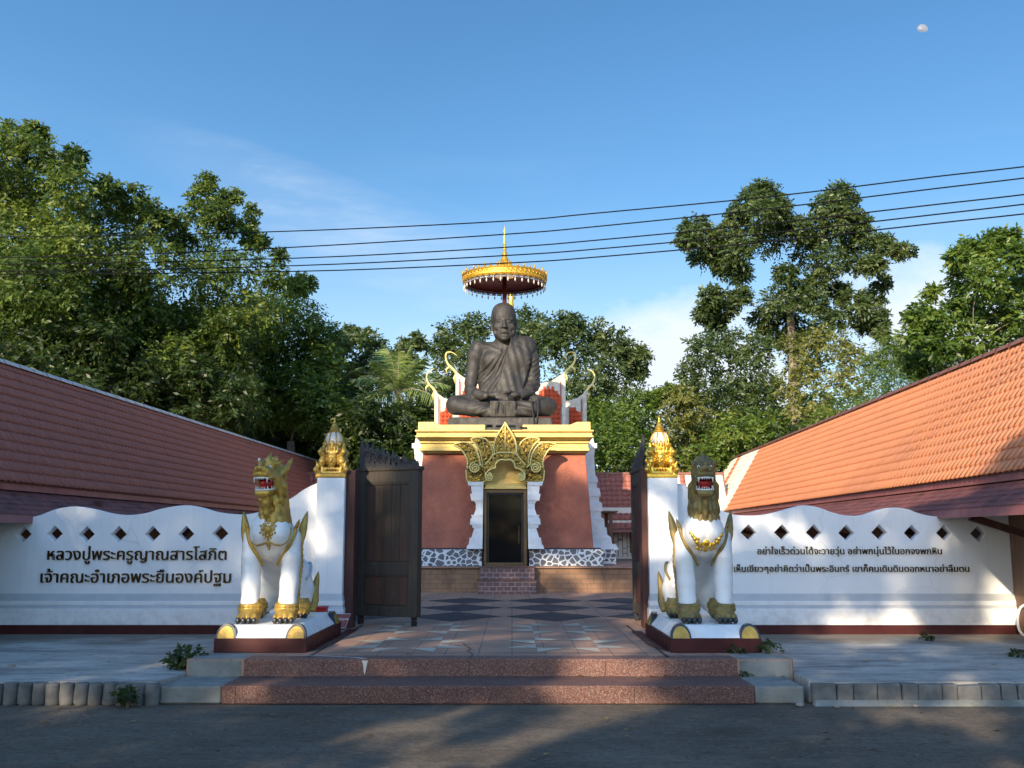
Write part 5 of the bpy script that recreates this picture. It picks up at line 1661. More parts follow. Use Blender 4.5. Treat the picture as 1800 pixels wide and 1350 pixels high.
    # legs
    v.path([W(470, 1095, 24.95), W(260, 1075, 24.72), W(118, 1080, 24.52)], [0.27, 0.265, 0.235], k=.06)
    v.path([W(118, 1085, 24.50), W(280, 1120, 24.22), W(450, 1150, 24.10), W(590, 1165, 24.14)], [0.225, 0.175, 0.125, 0.095], k=.05)
    v.path([W(715, 1095, 24.95), W(900, 1085, 24.72), W(1022, 1095, 24.52)], [0.27, 0.265, 0.230], k=.06)
    v.path([W(1022, 1098, 24.50), W(880, 1125, 24.22), W(720, 1150, 24.12), W(600, 1165, 24.2)], [0.222, 0.180, 0.130, 0.10], k=.05)
    v.ell(W(590, 1165, 24.62), (0.72, 0.50, 0.14), k=.06)
    v.ell(W(300, 1195, 24.05), (0.16, 0.14, 0.07), k=.03, op='s')
    # robe, sleeve folds and sash
    def blend(d, k):
        h = np.clip(0.5 + 0.5 * (v.F - d) / k, 0, 1)
        v.F = v.F + (d - v.F) * h - k * h * (1 - h)
    blend(robe, 0.02)
    blend(sash, 0.012)
    # hands, one resting in the other
    v.ell(W(500, 985, 24.22), (0.17, 0.12, 0.085), (0, 8, 0), k=.05)
    v.ell(W(690, 985, 24.22), (0.17, 0.12, 0.085), (0, -8, 0), k=.05)
    for i in range(4):
        v.path([W(520, 968 + i * 13, 24.14 - .012 * i), W(570, 975 + i * 14, 24.06), W(622 - abs(i - 1.3) * 7, 990 + i * 13, 24.06)], [0.032, 0.031, 0.025], k=.012)
        v.path([W(672, 985 + i * 12, 24.13), W(630, 1008 + i * 10, 24.05), W(560 + abs(i - 1.3) * 7, 1015 + i * 9, 24.08)], [0.032, 0.031, 0.025], k=.012)
    v.path([W(500, 955, 24.18), W(555, 945, 24.08), W(600, 958, 24.04)], [0.038, 0.034, 0.027], k=.02)
    v.path([W(690, 955, 24.18), W(645, 948, 24.08), W(604, 962, 24.04)], [0.038, 0.034, 0.027], k=.02)
    # cloth hanging over the crossed shins
    v.box(W(586, 1118, 24.02), (0.318, 0.07, 0.196), 0.03, (6, 0, 0), k=.03)
    for a in (505, 548, 600, 655):
        v.cap(W(a, 1050, 23.955), W(a + 4, 1180, 23.93), 0.012, k=.02, op='s' if a in (548, 655) else 'u')
    v.ell(W(800, 1110, 24.28), (0.34, 0.24, 0.19), k=.08)
    v.ell(W(370, 1110, 24.30), (0.30, 0.22, 0.16), k=.08)
    # drapery creases on the sleeve and over the knees
    sm = lambda e, w: np.clip(0.5 + 0.5 * e / w, 0, 1)
    ax0, az0, az1 = W(835, 0, 24.9)[0], W(0, 960, 24.8)[2], W(0, 620, 24.9)[2]
    arm = sm(x - ax0, .06) * sm(z - az0, .06) * sm(az1 - z, .10)
    v.F += (0.010 * arm * np.sin(52 * (z - 0.55 * (x - ax0)) + 2.0 * np.sin(9 * (y - 24.5)))).astype(np.float32)
    kz = W(0, 1020, 24.3)[2]
    kn = sm(x - W(715, 0, 24.1)[0], .05) * sm(W(900, 0, 24.2)[0] - x, .10) * sm(kz - z, .05) * sm(24.6 - y, .1)
    v.F += (0.014 * kn * np.sin(40 * (z + 0.25 * (x - ax0)))).astype(np.float32)
    kn = sm(W(455, 0, 24.1)[0] - x, .05) * sm(x - W(300, 0, 24.2)[0], .12) * sm(kz + .02 - z, .05) * sm(24.6 - y, .1)
    v.F += (0.012 * kn * np.sin(36 * (z - 0.5 * (x - ax0)))).astype(np.float32)
    floor = W(590, 1208, 24.02)[2]
    v.F = np.maximum(v.F, floor - z)
    return v.mesh('body', 1), floor
me, zfl = sculpt_monk()
mk = thing('monk_statue', 'large dark bronze statue of a seated old monk in draped robe', 'statue', (xu, 24.8, zfl))
part('body', me, M['bronze'], mk, smooth=True)
t = thing('statue_base', 'low dark bronze slab under the seated monk', 'plinth', (xu, 24.7, ZC))
ybs = 23.92
xa, xb = X_(783, ybs), X_(975, ybs)
b = MB(); b.frustum((xa - .01, xb + .01, ybs - .01, 25.6, ZC + 0.02), (xa + .05, xb - .05, ybs + .03, 25.55, zfl + 0.012)); part('slab', b, M['bronze'], t, bevel=0.03)
# prayer beads hanging from the hand
bd = thing('prayer_beads', 'strand of dark prayer beads hanging from the statue hand over its knee', 'beads', W(880, 1010, 23.95))
b = MB()
for pts, s_ in (([(858, 1000, 24.12), (866, 1030, 23.98), (872, 1090, 23.93), (880, 1150, 23.92), (888, 1210, 23.90), (895, 1290, 23.87)], .02),
                ([(930, 1010, 24.2), (934, 1060, 24.02), (932, 1120, 23.98), (928, 1180, 23.93), (920, 1240, 23.89), (905, 1290, 23.87)], .02)):
    pl = smooth_poly([W(*p) for p in pts], 6, False)
    for p in pl: b.ball(p, 0.019, 8)
part('bead_strand', b, M['black'], bd, smooth=True)
b = MB()
for p in smooth_poly([W(548, 1020, 24.0), W(540, 1070, 23.91), W(528, 1110, 23.90), (W(524, 1150, 23.90))], 6, False): b.ball(p, 0.014, 8)
for p in smooth_poly([W(575, 1018, 24.0), W(585, 1100, 23.90), W(580, 1150, 23.90)], 6, False): b.ball(p, 0.012, 8)
part('hand_strand', b, M['black'], bd, smooth=True)

# ---------------------------------------------------------------- guardian lions
def lion_body():
    v = Vol((-.46, -.32, -.02), (.46, 1.42, 1.36), 0.0125)
    v.ell((0, .16, .93), (.235, .22, .26))
    v.ell((-.10, .03, .935), (.135, .17, .150), k=.05); v.ell((.10, .03, .935), (.135, .17, .150), k=.05)
    v.ell((0, .06, 1.02), (.20, .17, .13), k=.06)
    v.cap((0, .26, .92), (0, 1.00, .46), .225, .27, k=.10)
    for s in (-1, 1):
        v.ell((s * .19, 1.00, .36), (.155, .28, .31), k=.06)
        v.path([(s * .25, .98, .30), (s * .25, .86, .12), (s * .255, .74, .07)], [.13, .10, .055], k=.05)
        v.path([(s * .235, .16, .90), (s * .228, .12, .68), (s * .220, .09, .42), (s * .212, .06, .20), (s * .205, .05, .05)], [.098, .104, .101, .098, .098], k=.035)
        v.path([(s * .225, .26, .88), (s * .222, .20, .62), (s * .215, .14, .34), (s * .207, .10, .08)], [.100, .098, .090, .085], k=.04)
    v.path([(0, .13, 1.02), (0, .10, 1.30)], [.175, .12], k=.08)
    return v
LV = lion_body()
lion_me = LV.mesh('lion_body', 2)
def front_y(x, z):
    i = int(round((x - LV.lo[0]) / LV.h)); k = int(round((z - LV.lo[2]) / LV.h))
    col = LV.F[min(max(i, 0), LV.n[0] - 1), :, min(max(k, 0), LV.n[2] - 1)]
    w = np.nonzero(col < 0)[0]
    return LV.lo[1] + LV.h * w[0] if len(w) else 0.1
def on_front(pts, out=0.004):
    r, py_ = [], None
    for x, z in pts:
        y = front_y(x, z)
        if py_ is not None and y > py_ + .05: y = py_ + .015
        py_ = y
        r.append((x, y - out, z))
    return r

def lion_head(kind):
    v = Vol((-.36, -.42, -.10), (.36, .36, .84), 0.010)          # z = 0 at the foot of the mane
    v.cap((0, .12, .05), (0, .08, .36), .185, .150, k=.06)
    rows = ((0.02, .205, 13, .058, .095), (.12, .188, 12, .054, .090), (.22, .172, 11, .050, .085), (.32, .155, 9, .044, .07))
    if kind:
        rows = ((0.02, .205, 17, .040, .075), (.085, .185, 16, .038, .06), (.15, .205, 17, .040, .07), (.215, .180, 16, .036, .06), (.27, .188, 16, .036, .062), (.34, .155, 13, .034, .06))
    for z, R, n, w, h in rows:
        for i in range(n):
            a = 2 * pi * (i + .5 * (rows.index((z, R, n, w, h)) % 2)) / n
            cx, cy = R * sin(a), .11 - R * cos(a) * .95
            if cy < -.06 and abs(cx) < .05: continue
            v.ell((cx, cy, z + .03), (w, .034, h), (-18, 0, math.degrees(a)), k=.012)
            tx, ty = (R + .03) * sin(a), .11 - (R + .03) * cos(a) * .95
            v.cap((cx, cy, z), (tx, ty, z - .045), .030, .010, k=.02)
    v.path([(0, -.10, .34), (0, -.125, .22), (0, -.115, .10), (0, -.10, .04)], [.055, .048, .040, .028], k=.03)
    # skull, jaws
    v.ell((0, .04, .50), (.165, .185, .15), k=.05)
    v.box((0, -.135, .535), (.128, .165, .060), .045, (-10, 0, 0), k=.04)
    v.box((0, -.115, .345), (.112, .150, .032), .028, (9, 0, 0), k=.03)
    v.ell((0, -.22, .330), (.075, .045, .040), k=.03)
    v.box((0, -.19, .435), (.108, .22, .056), .02, k=.02, op='s')
    for s in (-1, 1):
        v.ell((s * .125, -.02, .45), (.050, .10, .10), k=.04)
        v.cap((s * .115, -.23, .50), (s * .125, -.05, .505), .026, .026, k=.02)
        v.cap((s * .10, -.22, .352), (s * .118, -.04, .385), .022, .024, k=.02)
        v.ell((s * .055, -.285, .600), (.040, .035, .032), k=.02)
        v.ell((s * .058, -.318, .598), (.016, .014, .014), k=.01, op='s')
        v.ell((s * .082, -.135, .615), (.048, .050, .045), k=.02)
        v.path([(s * .03, -.19, .635), (s * .085, -.15, .665), (s * .15, -.06, .655), (s * .19, .02, .70)], [.022, .028, .026, .008], k=.02)
        if not kind: v.path([(s * .15, .06, .55), (s * .185, .11, .60), (s * .215, .17, .68), (s * .235, .20, .73)], [.055, .045, .026, .006], k=.02)
        v.path([(s * .14, .0, .44), (s * .185, .05, .40), (s * .19, .07, .33), (s * .225, .09, .27)], [.045, .045, .04, .01], k=.02)
        v.path([(s * .13, -.05, .40), (s * .16, -.01, .33), (s * .165, .0, .25), (s * .195, .02, .20)], [.035, .035, .03, .01], k=.02)
        v.path([(s * .05, .0, .63), (s * .075, .02, .70), (s * .06, .05, .76)], [.04, .03, .005], k=.02)
    v.path([(0, -.30, .61), (0, -.27, .66), (0, -.20, .69)], [.030, .026, .010], k=.02)
    v.path([(0, -.10, .62), (0, -.05, .70), (0, .0, .79)], [.045, .042, .006], k=.02)
    v.path([(0, .08, .62), (0, .10, .70), (0, .16, .74)], [.06, .04, .006], k=.03)
    v.ell((0, .12, .52), (.17, .16, .16), k=.05)
    if kind:
        v.ell((0, .02, .58), (.175, .17, .135), k=.05)
        rq = random.Random(8)
        for i in range(60):
            a, e = rq.uniform(0, 2 * pi), rq.uniform(.2, 1.35)
            p = (.17 * cos(a) * cos(e), .03 + .17 * sin(a) * cos(e), .59 + .135 * sin(e))
            v.ell(p, (.026, .026, .022), k=.02)
    return v.mesh('head', 1)
head_me = [lion_head(0), lion_head(1)]
def paw_mesh():
    v = Vol((-.19, -.26, -.03), (.19, .22, .26), 0.009)
    v.ell((0, .0, .075), (.128, .17, .085))
    for i in range(4):
        x = -.090 + .060 * i
        v.ell((x, -.125, .055), (.034, .075, .048), k=.015)
    for z, r in ((.135, .122), (.175, .118)):
        for i in range(20):
            a, c = 2 * pi * i / 20, 2 * pi * (i + 1) / 20
            v.cap((r * cos(a), .03 + r * sin(a), z), (r * cos(c), .03 + r * sin(c), z), .020, k=.01)
    v.cap((0, .03, .08), (0, .03, .19), .112, .112, k=.02)
    x, y, z = v.grid()
    v.F = np.maximum(v.F, -z)
    return v.mesh('paw', 1)
paw_me = paw_mesh()
claw_me = MB()
for i in range(4): claw_me.ball((-.090 + .060 * i, -.188, .034), (.029, .036, .036), 10)
claw_me = claw_me.mesh('claws')
for m_ in (claw_me,): m_.materials.append(M['claw'])

def flame(path, radii, flat=0.55):
    b = MB(); b.tube(smooth_poly(path, 4, False), np.interp(np.linspace(0, len(path) - 1, (len(path) - 1) * 4 + 1), range(len(path)), radii), 8, flat=flat)
    return b
def lion(label, X, Y, Z, yaw, goldm, kind, rotz):
    t = thing('guardian_lion', label, 'lion statue', (X, Y, Z), 'white and gold guardian lions in front of the gate', rotz)
    t.scale = (.92 if kind else .94, 1, 1)
    kw = dict(local=True, smooth=True)
    me = lion_me.copy()
    part('body', me, M['white2'], t, **kw)
    hd = part('head', head_me[kind].copy(), goldm, t, **kw)
    hd.location = (0, 0.0, 1.06); hd.rotation_euler = (radians(3), 0, yaw); hd.scale = (0.79, 0.88, 0.96)
    # mouth, lips, teeth, eyes as sub-parts of the head
    b = MB(); b.ball((0, -.09, .437), (.108, .145, .072), 14); part('mouth', b, M['mouth_red'], hd, **kw)
    b = MB(); b.ball((0, -.175, .392), (.060, .085, .020), 12); part('tongue', b, M['tongue'], hd, **kw)
    for zz, yy, up in ((.494, -.285, 1), (.374, -.252, -1)):
        b = MB()
        pts = smooth_poly([(-.122, -.03, zz - up * .02), (-.122, yy + .10, zz), (-.105, yy + .02, zz + up * .004), (0, yy, zz + up * .010), (.105, yy + .02, zz + up * .004), (.122, yy + .10, zz), (.122, -.03, zz - up * .02)], 5, False)
        b.tube(pts, .0095, 6)
        part('lip', b, M['tooth'], hd, **kw)
    b = MB()
    for s in (-1, 1):
        b.cone((s * .100, -.266, .497), (s * .102, -.276, .445), .014, .003)
        b.cone((s * .092, -.232, .374), (s * .094, -.240, .412), .012, .003)
        for q in range(3):
            b.cone((s * .120, -.19 + q * .055, .492), (s * .118, -.19 + q * .055, .462), .011, .003)
            b.cone((s * .117, -.17 + q * .055, .385), (s * .116, -.17 + q * .055, .410), .010, .003)
    for q in range(4):
        x = -.048 + .032 * q
        b.cone((x, -.284, .499), (x, -.286, .480), .011, .005); b.cone((x, -.250, .376), (x, -.252, .393), .010, .005)
    part('teeth', b, M['tooth'], hd, **kw)
    for s in (-1, 1):
        b = MB(); b.ball((s * .086, -.172, .618), .026, 10); part('eye', b, M['tooth'], hd, **kw)
        b = MB(); b.ball((s * .089, -.194, .618), .011, 8); part('pupil', b, M['claw'], hd, **kw)
    if kind == 0:
        b = MB(); b.ball((-.012, -.295, .70), .020, 10); part('nose_bead', b, M['tooth'], hd, **kw)
    # paws with claws
    for sx, y, sc in ((-.205, .045, 1.0), (.205, .045, 1.0), (-.262, .74, .86), (.262, .74, .86)):
        p = part('paw', paw_me.copy(), goldm, t, **kw); p.location = (sx, y, 0); p.scale = (sc,) * 3
        c = bpy.data.objects.new('claws', claw_me); COL.objects.link(c); c.parent = p
    # gilded trims lying on the body
    for s in (-1, 1):
        part('shoulder_flame', flame([(s * .315, .20, .80), (s * .33, .22, .92), (s * .335, .24, 1.0), (s * .355, .27, 1.10), (s * .375, .30, 1.19)], [.020, .045, .052, .034, .003]), goldm, t, **kw)
        edge = smooth_poly([(s * .325, .19, .86), (s * .334, .20, .62), (s * .318, .17, .40), (s * .312, .14, .17)], 8, False)
        b = MB(); b.tube(edge, .022, 8, flat=.7)
        for i in range(2, len(edge) - 1, 2):
            x, y, z = edge[i]; b.cone((x, y, z), (x + s * .028, y + .02, z + .02), .016, .002, 6)
        part('leg_trim', b, goldm, t, **kw)
        st_ = on_front([(s * .275, 1.00), (s * .262, .93), (s * .235, .86), (s * .20, .79), (s * .155, .72), (s * .105, .655), (s * .085, .60)], .002)
        b = MB(); b.tube(smooth_poly(st_, 3, False), [.012 + .016 * sin(pi * min(1, .25 + .75 * i / 18)) for i in range(19)], 8, flat=.8)
        b.cone(st_[-1], (st_[-1][0] - s * .025, st_[-1][1] - .02, st_[-1][2] + .03), .014, .003)
        b.tube([st_[0], (s * .30, st_[0][1] + .02, 1.06), (s * .31, st_[0][1] + .04, 1.10)], [.024, .02, .002], 6)
        part('strap', b, goldm, t, **kw)
        part('hind_flame', flame([(s * .345, 1.02, .05), (s * .36, 1.10, .16), (s * .355, 1.16, .28), (s * .375, 1.20, .40), (s * .39, 1.22, .50)], [.05, .062, .055, .035, .003]), goldm, t, **kw)
        b = MB(); b.tube(smooth_poly([(s * .30, .80, .42), (s * .335, .95, .52), (s * .30, 1.12, .60), (s * .22, 1.22, .58)], 5, False), .018, 6); part('haunch_trim', b, goldm if kind else M['grey_band'], t, **kw)
    gm = M['gold'] if kind else M['old_gold']
    if kind == 0:
        b = MB()
        z0 = .985; y0 = front_y(0, z0)
        for i in range(8):
            a = 2 * pi * i / 8
            x, z = .062 * cos(a), z0 + .066 * sin(a)
            b.ball((x, front_y(x, z) - .006, z), (.026, .014, .026), 8)
            x, z = .090 * cos(a + pi / 8), z0 + .094 * sin(a + pi / 8)
            b.ball((x, front_y(x, z) - .004, z), (.015, .010, .015), 8)
        b.ball((0, y0 - .012, z0), (.046, .022, .046), 10)
        for z, r in ((1.085, .030), (1.125, .022), (.88, .020), (.85, .030), (.815, .024), (.78, .014)):
            b.ball((0, front_y(0, z) - .006, z), (r, .016, r * 1.1), 8)
        part('chest_rosette', b, gm, t, **kw)
        for s in (-1, 1):
            pts = on_front([(s * .225, 1.00), (s * .232, .92), (s * .20, .855), (s * .14, .822), (s * .08, .825), (s * .0, .86)], .0)
            b = MB(); b.tube(smooth_poly(pts, 4, False), .014, 6); part('chest_swag', b, goldm, t, **kw)
    else:
        b = MB(); z0 = .845; y0 = front_y(0, z0)
        b.ball((0, y0 - .010, z0), (.062, .030, .062), 12)
        b.tube([(.052 * cos(2 * pi * i / 18), y0 - .018, z0 + .052 * sin(2 * pi * i / 18)) for i in range(18)], .012, 6, closed=True)
        b.ball((0, y0 - .040, z0), (.022, .016, .022), 8)
        for s in (-1, 1):
            for x, z, r in ((.085, .83, .030), (.115, .85, .030), (.14, .885, .028), (.165, .92, .024), (.19, .95, .016), (.10, .79, .022), (.06, .775, .022), (.10, .885, .016)):
                b.ball((s * x, front_y(s * x, z) - .006, z), (r, .018, r), 8)
        b.ball((0, front_y(0, .77) - .006, .77), (.028, .018, .028), 8)
        part('chest_brooch', b, gm, t, **kw)
    # tail curl over the back
    part('tail', flame([(0, 1.27, .30), (0, 1.36, .42), (0, 1.33, .58), (0, 1.25, .68), (0, 1.30, .80)], [.05, .05, .045, .05, .004], 1.0), goldm, t, **kw)
    return t
def lion_plinth(label, x0, x1, y0, y1):
    t = thing('lion_plinth', label, 'plinth', ((x0 + x1) / 2, (y0 + y1) / 2, ZT), 'maroon and white plinths under the lions')
    b = MB(); b.box(x0, x1, y0, y1, ZT + 0.002, 0.463); part('maroon_base', b, M['maroon'], t, bevel=0.006)
    b = MB(); b.frustum((x0 + .01, x1 - .01, y0 + .01, y1 - .01, 0.461), (x0 + .13, x1 - .13, y0 + .17, y1 - .15, 0.585)); part('white_top', b, M['white2'], t, bevel=0.02)
    def half_disc(c, w, h, along):
        b = MB(); g = MB()
        arc = [(w * cos(pi * i / 14), h * sin(pi * i / 14)) for i in range(15)]
        for mb, k, th in ((b, 1.0, .030), (g, .82, .040)):
            n = len(arc)
            vs = []
            for d in (-th, th):
                for u, z in arc:
                    p = (c[0] + u * k, c[1] + d + z * .35, c[2] + z * k) if along == 'x' else (c[0] + d + (z * .35 if c[0] < (x0 + x1) / 2 else -z * .35), c[1] + u * k, c[2] + z * k)
                    vs.append(p)
            mb.add(vs, [tuple(range(n)), tuple(range(2 * n - 1, n - 1, -1))] + [(i, i + n, (i + 1) % n + n, (i + 1) % n) for i in range(n)])
        o = part('corner_ornament', b, M['claw'], t)
        part('gilded_face', g, M['old_gold'], o)
    for x in (x0 + .115, x1 - .115): half_disc((x, y0 + .045, .462), .105, .145, 'x')
    for x in (x0 + .03, x1 - .03): half_disc((x, y1 - .25, .462), .13, .145, 'y')
    return t
lion_plinth('maroon and white plinth under the lion left of the steps', -3.055, -2.105, 10.65, 12.78)
lion_plinth('maroon and white plinth under the lion right of the steps', 1.622, 2.56, 10.65, 12.62)
lion('white guardian lion with old-gold head turned left and rosette on its chest', -2.615, 11.06, 0.586, radians(-17), M['old_gold'], 0, radians(3))
lion('white guardian lion facing front with sooty gold head and winged brooch on its chest', 2.085, 11.06, 0.588, radians(-5), M['old_gold_dark'], 1, radians(-1))
for x0, x1, y0, y1 in ((-2.10, -1.97, 10.75, 13.3), (1.49, 1.618, 10.75, 13.0)):
    b = MB(); flat_poly(b, [(x0, y0), (x1, y0 + .55), (x1, y1), (x0, y1)] if x0 < 0 else [(x0, y0 + .55), (x1, y0), (x1, y1), (x0, y1)], ZT + 0.008)
    part('maroon_border', b, M['maroon'], court)

# ---------------------------------------------------------------- four-faced gold finials on the pillars
def finial_core():
    v = Vol((-.27, -.27, -.01), (.27, .27, .60), 0.0075)
    v.box((0, 0, .025), (.205, .205, .03), .015); v.box((0, 0, .065), (.175, .175, .03), .015)
    v.ell((0, 0, .27), (.125, .125, .20), k=.03)
    v.cap((0, 0, .38), (0, 0, .43), .135, .12, k=.03)
    for q in range(4):
        a = q * pi / 2
        R = lambda x, y, z: (x * cos(a) - y * sin(a), x * sin(a) + y * cos(a), z)
        e = lambda c, r, k=.015, op='u': v.ell(R(*c), r if q % 2 == 0 else (r[1], r[0], r[2]), None, k, op)
        e((0, -.115, .255), (.072, .060, .108))
        e((0, -.120, .185), (.040, .050, .045))
        v.cap(R(0, -.172, .285), R(0, -.190, .235), .011, .017, k=.012)
        for s in (-1, 1):
            v.cap(R(s * .012, -.168, .300), R(s * .052, -.155, .305), .009, .008, k=.01)
            e((s * .030, -.168, .278), (.020, .010, .009), .006)
            v.cap(R(s * .074, -.10, .30), R(s * .078, -.10, .19), .017, .014, k=.01)
            v.path([R(s * .075, -.13, .13), R(s * .12, -.145, .10), R(s * .135, -.14, .17), R(s * .125, -.125, .25)], [.022, .024, .022, .016], k=.012)
        v.cap(R(-.022, -.170, .212), R(.022, -.170, .212), .011, k=.008)
        v.cap(R(-.07, -.135, .345), R(.07, -.135, .345), .018, k=.012)
        for i in range(5):
            u = (i - 2) * .036
            v.cap(R(u, -.135, .365), R(u * 1.05, -.150, .415 + .02 * (2 - abs(i - 2))), .018, .006, k=.008)
        for i in range(7):
            u = (i - 3) * .036
            v.ell(R(u, -.14, .125), (.02, .02, .024), k=.008)
        v.path([R(0, -.125, .40), R(0, -.13, .47), R(0, -.10, .52)], [.03, .022, .004], k=.01)
        # corner spirits: small kneeling curls
        v.path([R(.165, -.165, .06), R(.20, -.20, .11), R(.175, -.175, .16), R(.20, -.20, .225)], [.035, .032, .026, .005], k=.012)
        v.path([R(.12, -.12, .30), R(.155, -.155, .35), R(.14, -.14, .42)], [.04, .032, .005], k=.012)
        v.ell(R(.13, -.13, .22), (.05, .05, .06), k=.02)
    return v.mesh('faces', 1)
fin_me = finial_core()
def finial(label, X, Y, goldm):
    t = thing('pillar_finial', label, 'finial', (X, Y, ZP + 0.001), 'gold four-faced finials on the gate pillars')
    kw = dict(local=True)
    part('faces', fin_me.copy(), goldm, t, smooth=True, **kw)
    b = MB(); b.lathe([(.10, .42), (.118, .46), (.120, .51), (.108, .56), (.085, .605), (.060, .63)], n=24); part('petal_bud', b, M['pearl'], t, smooth=True, **kw)
    b = MB()
    for i in range(8):
        a = 2 * pi * (i + .5) / 8
        b.tube([(r_ * cos(a), r_ * sin(a), z) for r_, z in ((.112, .43), (.124, .46), (.126, .51), (.114, .56), (.090, .608), (.062, .63))], .008, 6)
        a = 2 * pi * i / 8
        b.tube([(.125 * cos(a), .125 * sin(a), .42), (.136 * cos(a), .136 * sin(a), .46), (.126 * cos(a), .126 * sin(a), .51)], [.022, .018, .002], 6)
    part('bud_ribs', b, goldm, t, smooth=True, **kw)
    b = MB(); b.lathe([(.068, .62), (.074, .635), (.060, .65), (.066, .665), (.050, .68), (.055, .695), (.040, .71), (.030, .735), (.034, .745), (.020, .76), (.012, .80), (.014, .806), (.003, .835)], n=16)
    part('spire', b, goldm, t, autosmooth=40, **kw)
finial('weathered gold four-faced finial on the left gate pillar', -2.40, 13.63, M['old_gold'])
finial('bright sunlit gold four-faced finial on the right gate pillar', 1.99, 13.63, M['gold'])

# ---------------------------------------------------------------- trees
def unit(v): return v / np.maximum(np.linalg.norm(v, axis=-1, keepdims=True), 1e-9)
def foliage(clumps, rg, cover=3.0, leaf=0.18, aspect=0.40, per=9, droop=0.35, twig=3.0, spread=0.85, tight=0.95):
    """leafy sprays through the volume of each clump; every leaf is a small folded blade"""
    S, D, C, LL = [], [], [], []
    for (c, r) in clumps:
        r = np.asarray(r, float)
        L = min(leaf * twig, max(leaf * 1.3, tight * float(r.mean())))
        n = max(3, int(cover * 4 * pi * (r.prod() ** (2 / 3)) / (1.1 * L) ** 2))
        LL.append(np.full(n, L))
        u = unit(rg.normal(size=(n, 3)))
        f = rg.random((n, 1)) ** 0.42
        S.append(np.asarray(c) + u * r * f * 1.02)
        D.append(unit(u * 0.75 + rg.normal(size=(n, 3)) * 0.45 + np.array([0, 0, 0.05])))
        C.append(np.full(n, rg.normal(0, 0.10)))
    S, D, C, LL = np.concatenate(S), np.concatenate(D), np.concatenate(C), np.concatenate(LL)
    n = len(S)
    Ls = LL[:, None] * rg.uniform(0.7, 1.25, (n, 1))
    side = unit(np.cross(D, unit(rg.normal(size=(n, 3)) * 0.5 + np.array([0, 0, 1.0]))))
    k = np.arange(per)
    t = (k + 0.5) / per
    sg = np.where(k % 2 == 0, 1.0, -1.0)
    base = S[:, None] + D[:, None] * (Ls[:, None] * t[None, :, None]) + np.array([0, 0, -1.0]) * (Ls[:, None] * droop * 0.6 * (t ** 2)[None, :, None])
    ld = unit(D[:, None] * 0.55 + side[:, None] * (sg * spread)[None, :, None] + np.array([0, 0, -droop]) + rg.normal(size=(n, per, 3)) * 0.25)
    ll = leaf * rg.uniform(0.7, 1.25, (n, per, 1))
    nr = unit(np.cross(ld, unit(rg.normal(size=(n, per, 3)) * 0.75 + np.array([-0.15, -0.45, 0.55]) + D[:, None] * 0.55)))
    up = np.cross(nr, ld)
    a = base; tip = base + ld * ll
    mid = base + ld * ll * 0.48 - up * ll * 0.05
    w = ll * aspect * 0.5
    V = np.stack([a, mid + nr * w, tip, mid - nr * w], 2).reshape(-1, 3)
    Fc = np.arange(len(V)).reshape(-1, 4)
    tint = np.clip(0.45 + C[:, None] + rg.normal(0, 0.13, (n, 1)) + rg.normal(0, 0.12, (n, per)), 0, 1).ravel()
    return V, Fc, tint

def skeleton(base, fork, tips, rg, r0, trunk_mat, parent, nm='trunk'):
    """trunk from base to fork, limbs reaching for each clump from the nearest earlier limb"""
    b = MB()
    base, fork = np.array(base, float), np.array(fork, float)
    n = 7
    pts = [base + (fork - base) * i / (n - 1) + (rg.normal(size=3) * 0.10 * r0 * 2 if 0 < i < n - 1 else 0) for i in range(n)]
    rad = [r0 * (1.35 if i == 0 else 1.05 - 0.35 * i / (n - 1)) for i in range(n)]
    b.tube(pts, rad, 9)
    nodes = [(pts[i], rad[i]) for i in range(n // 2, n)]
    order = sorted(range(len(tips)), key=lambda i: np.linalg.norm(np.array(tips[i]) - fork))
    for i in order:
        tp = np.array(tips[i], float)
        best = min(nodes, key=lambda q: np.linalg.norm(tp - q[0]) + (1.5 * max(0, q[0][2] - tp[2])))
        p0, rr = best
        d = np.linalg.norm(tp - p0)
        if d < 0.05: continue
        r1 = min(rr * 0.72, max(0.018, 0.03 * d + 0.01))
        m = 5
        sag = rg.normal(size=3) * d * 0.06 + np.array([0, 0, 0.08 * d])
        pp = [p0 + (tp - p0) * j / m + sag * sin(pi * j / m) for j in range(m + 1)]
        rs = [r1 * (1 - 0.70 * j / m) for j in range(m + 1)]
        b.tube(pp, rs, 6)
        nodes += [(pp[j], rs[j]) for j in range(2, m + 1)]
        for _ in range(3):
            q = tp + unit(rg.normal(size=3) + np.array([0, 0, 0.3])) * min(0.35 * d + 0.15, 0.7)
            b.tube([pp[-2], (pp[-2] + q) / 2 + rg.normal(size=3) * 0.04, q], [rs[-2] * .7, rs[-1] * .6, 0.006], 4)
    return part(nm, b, trunk_mat, parent, smooth=True)

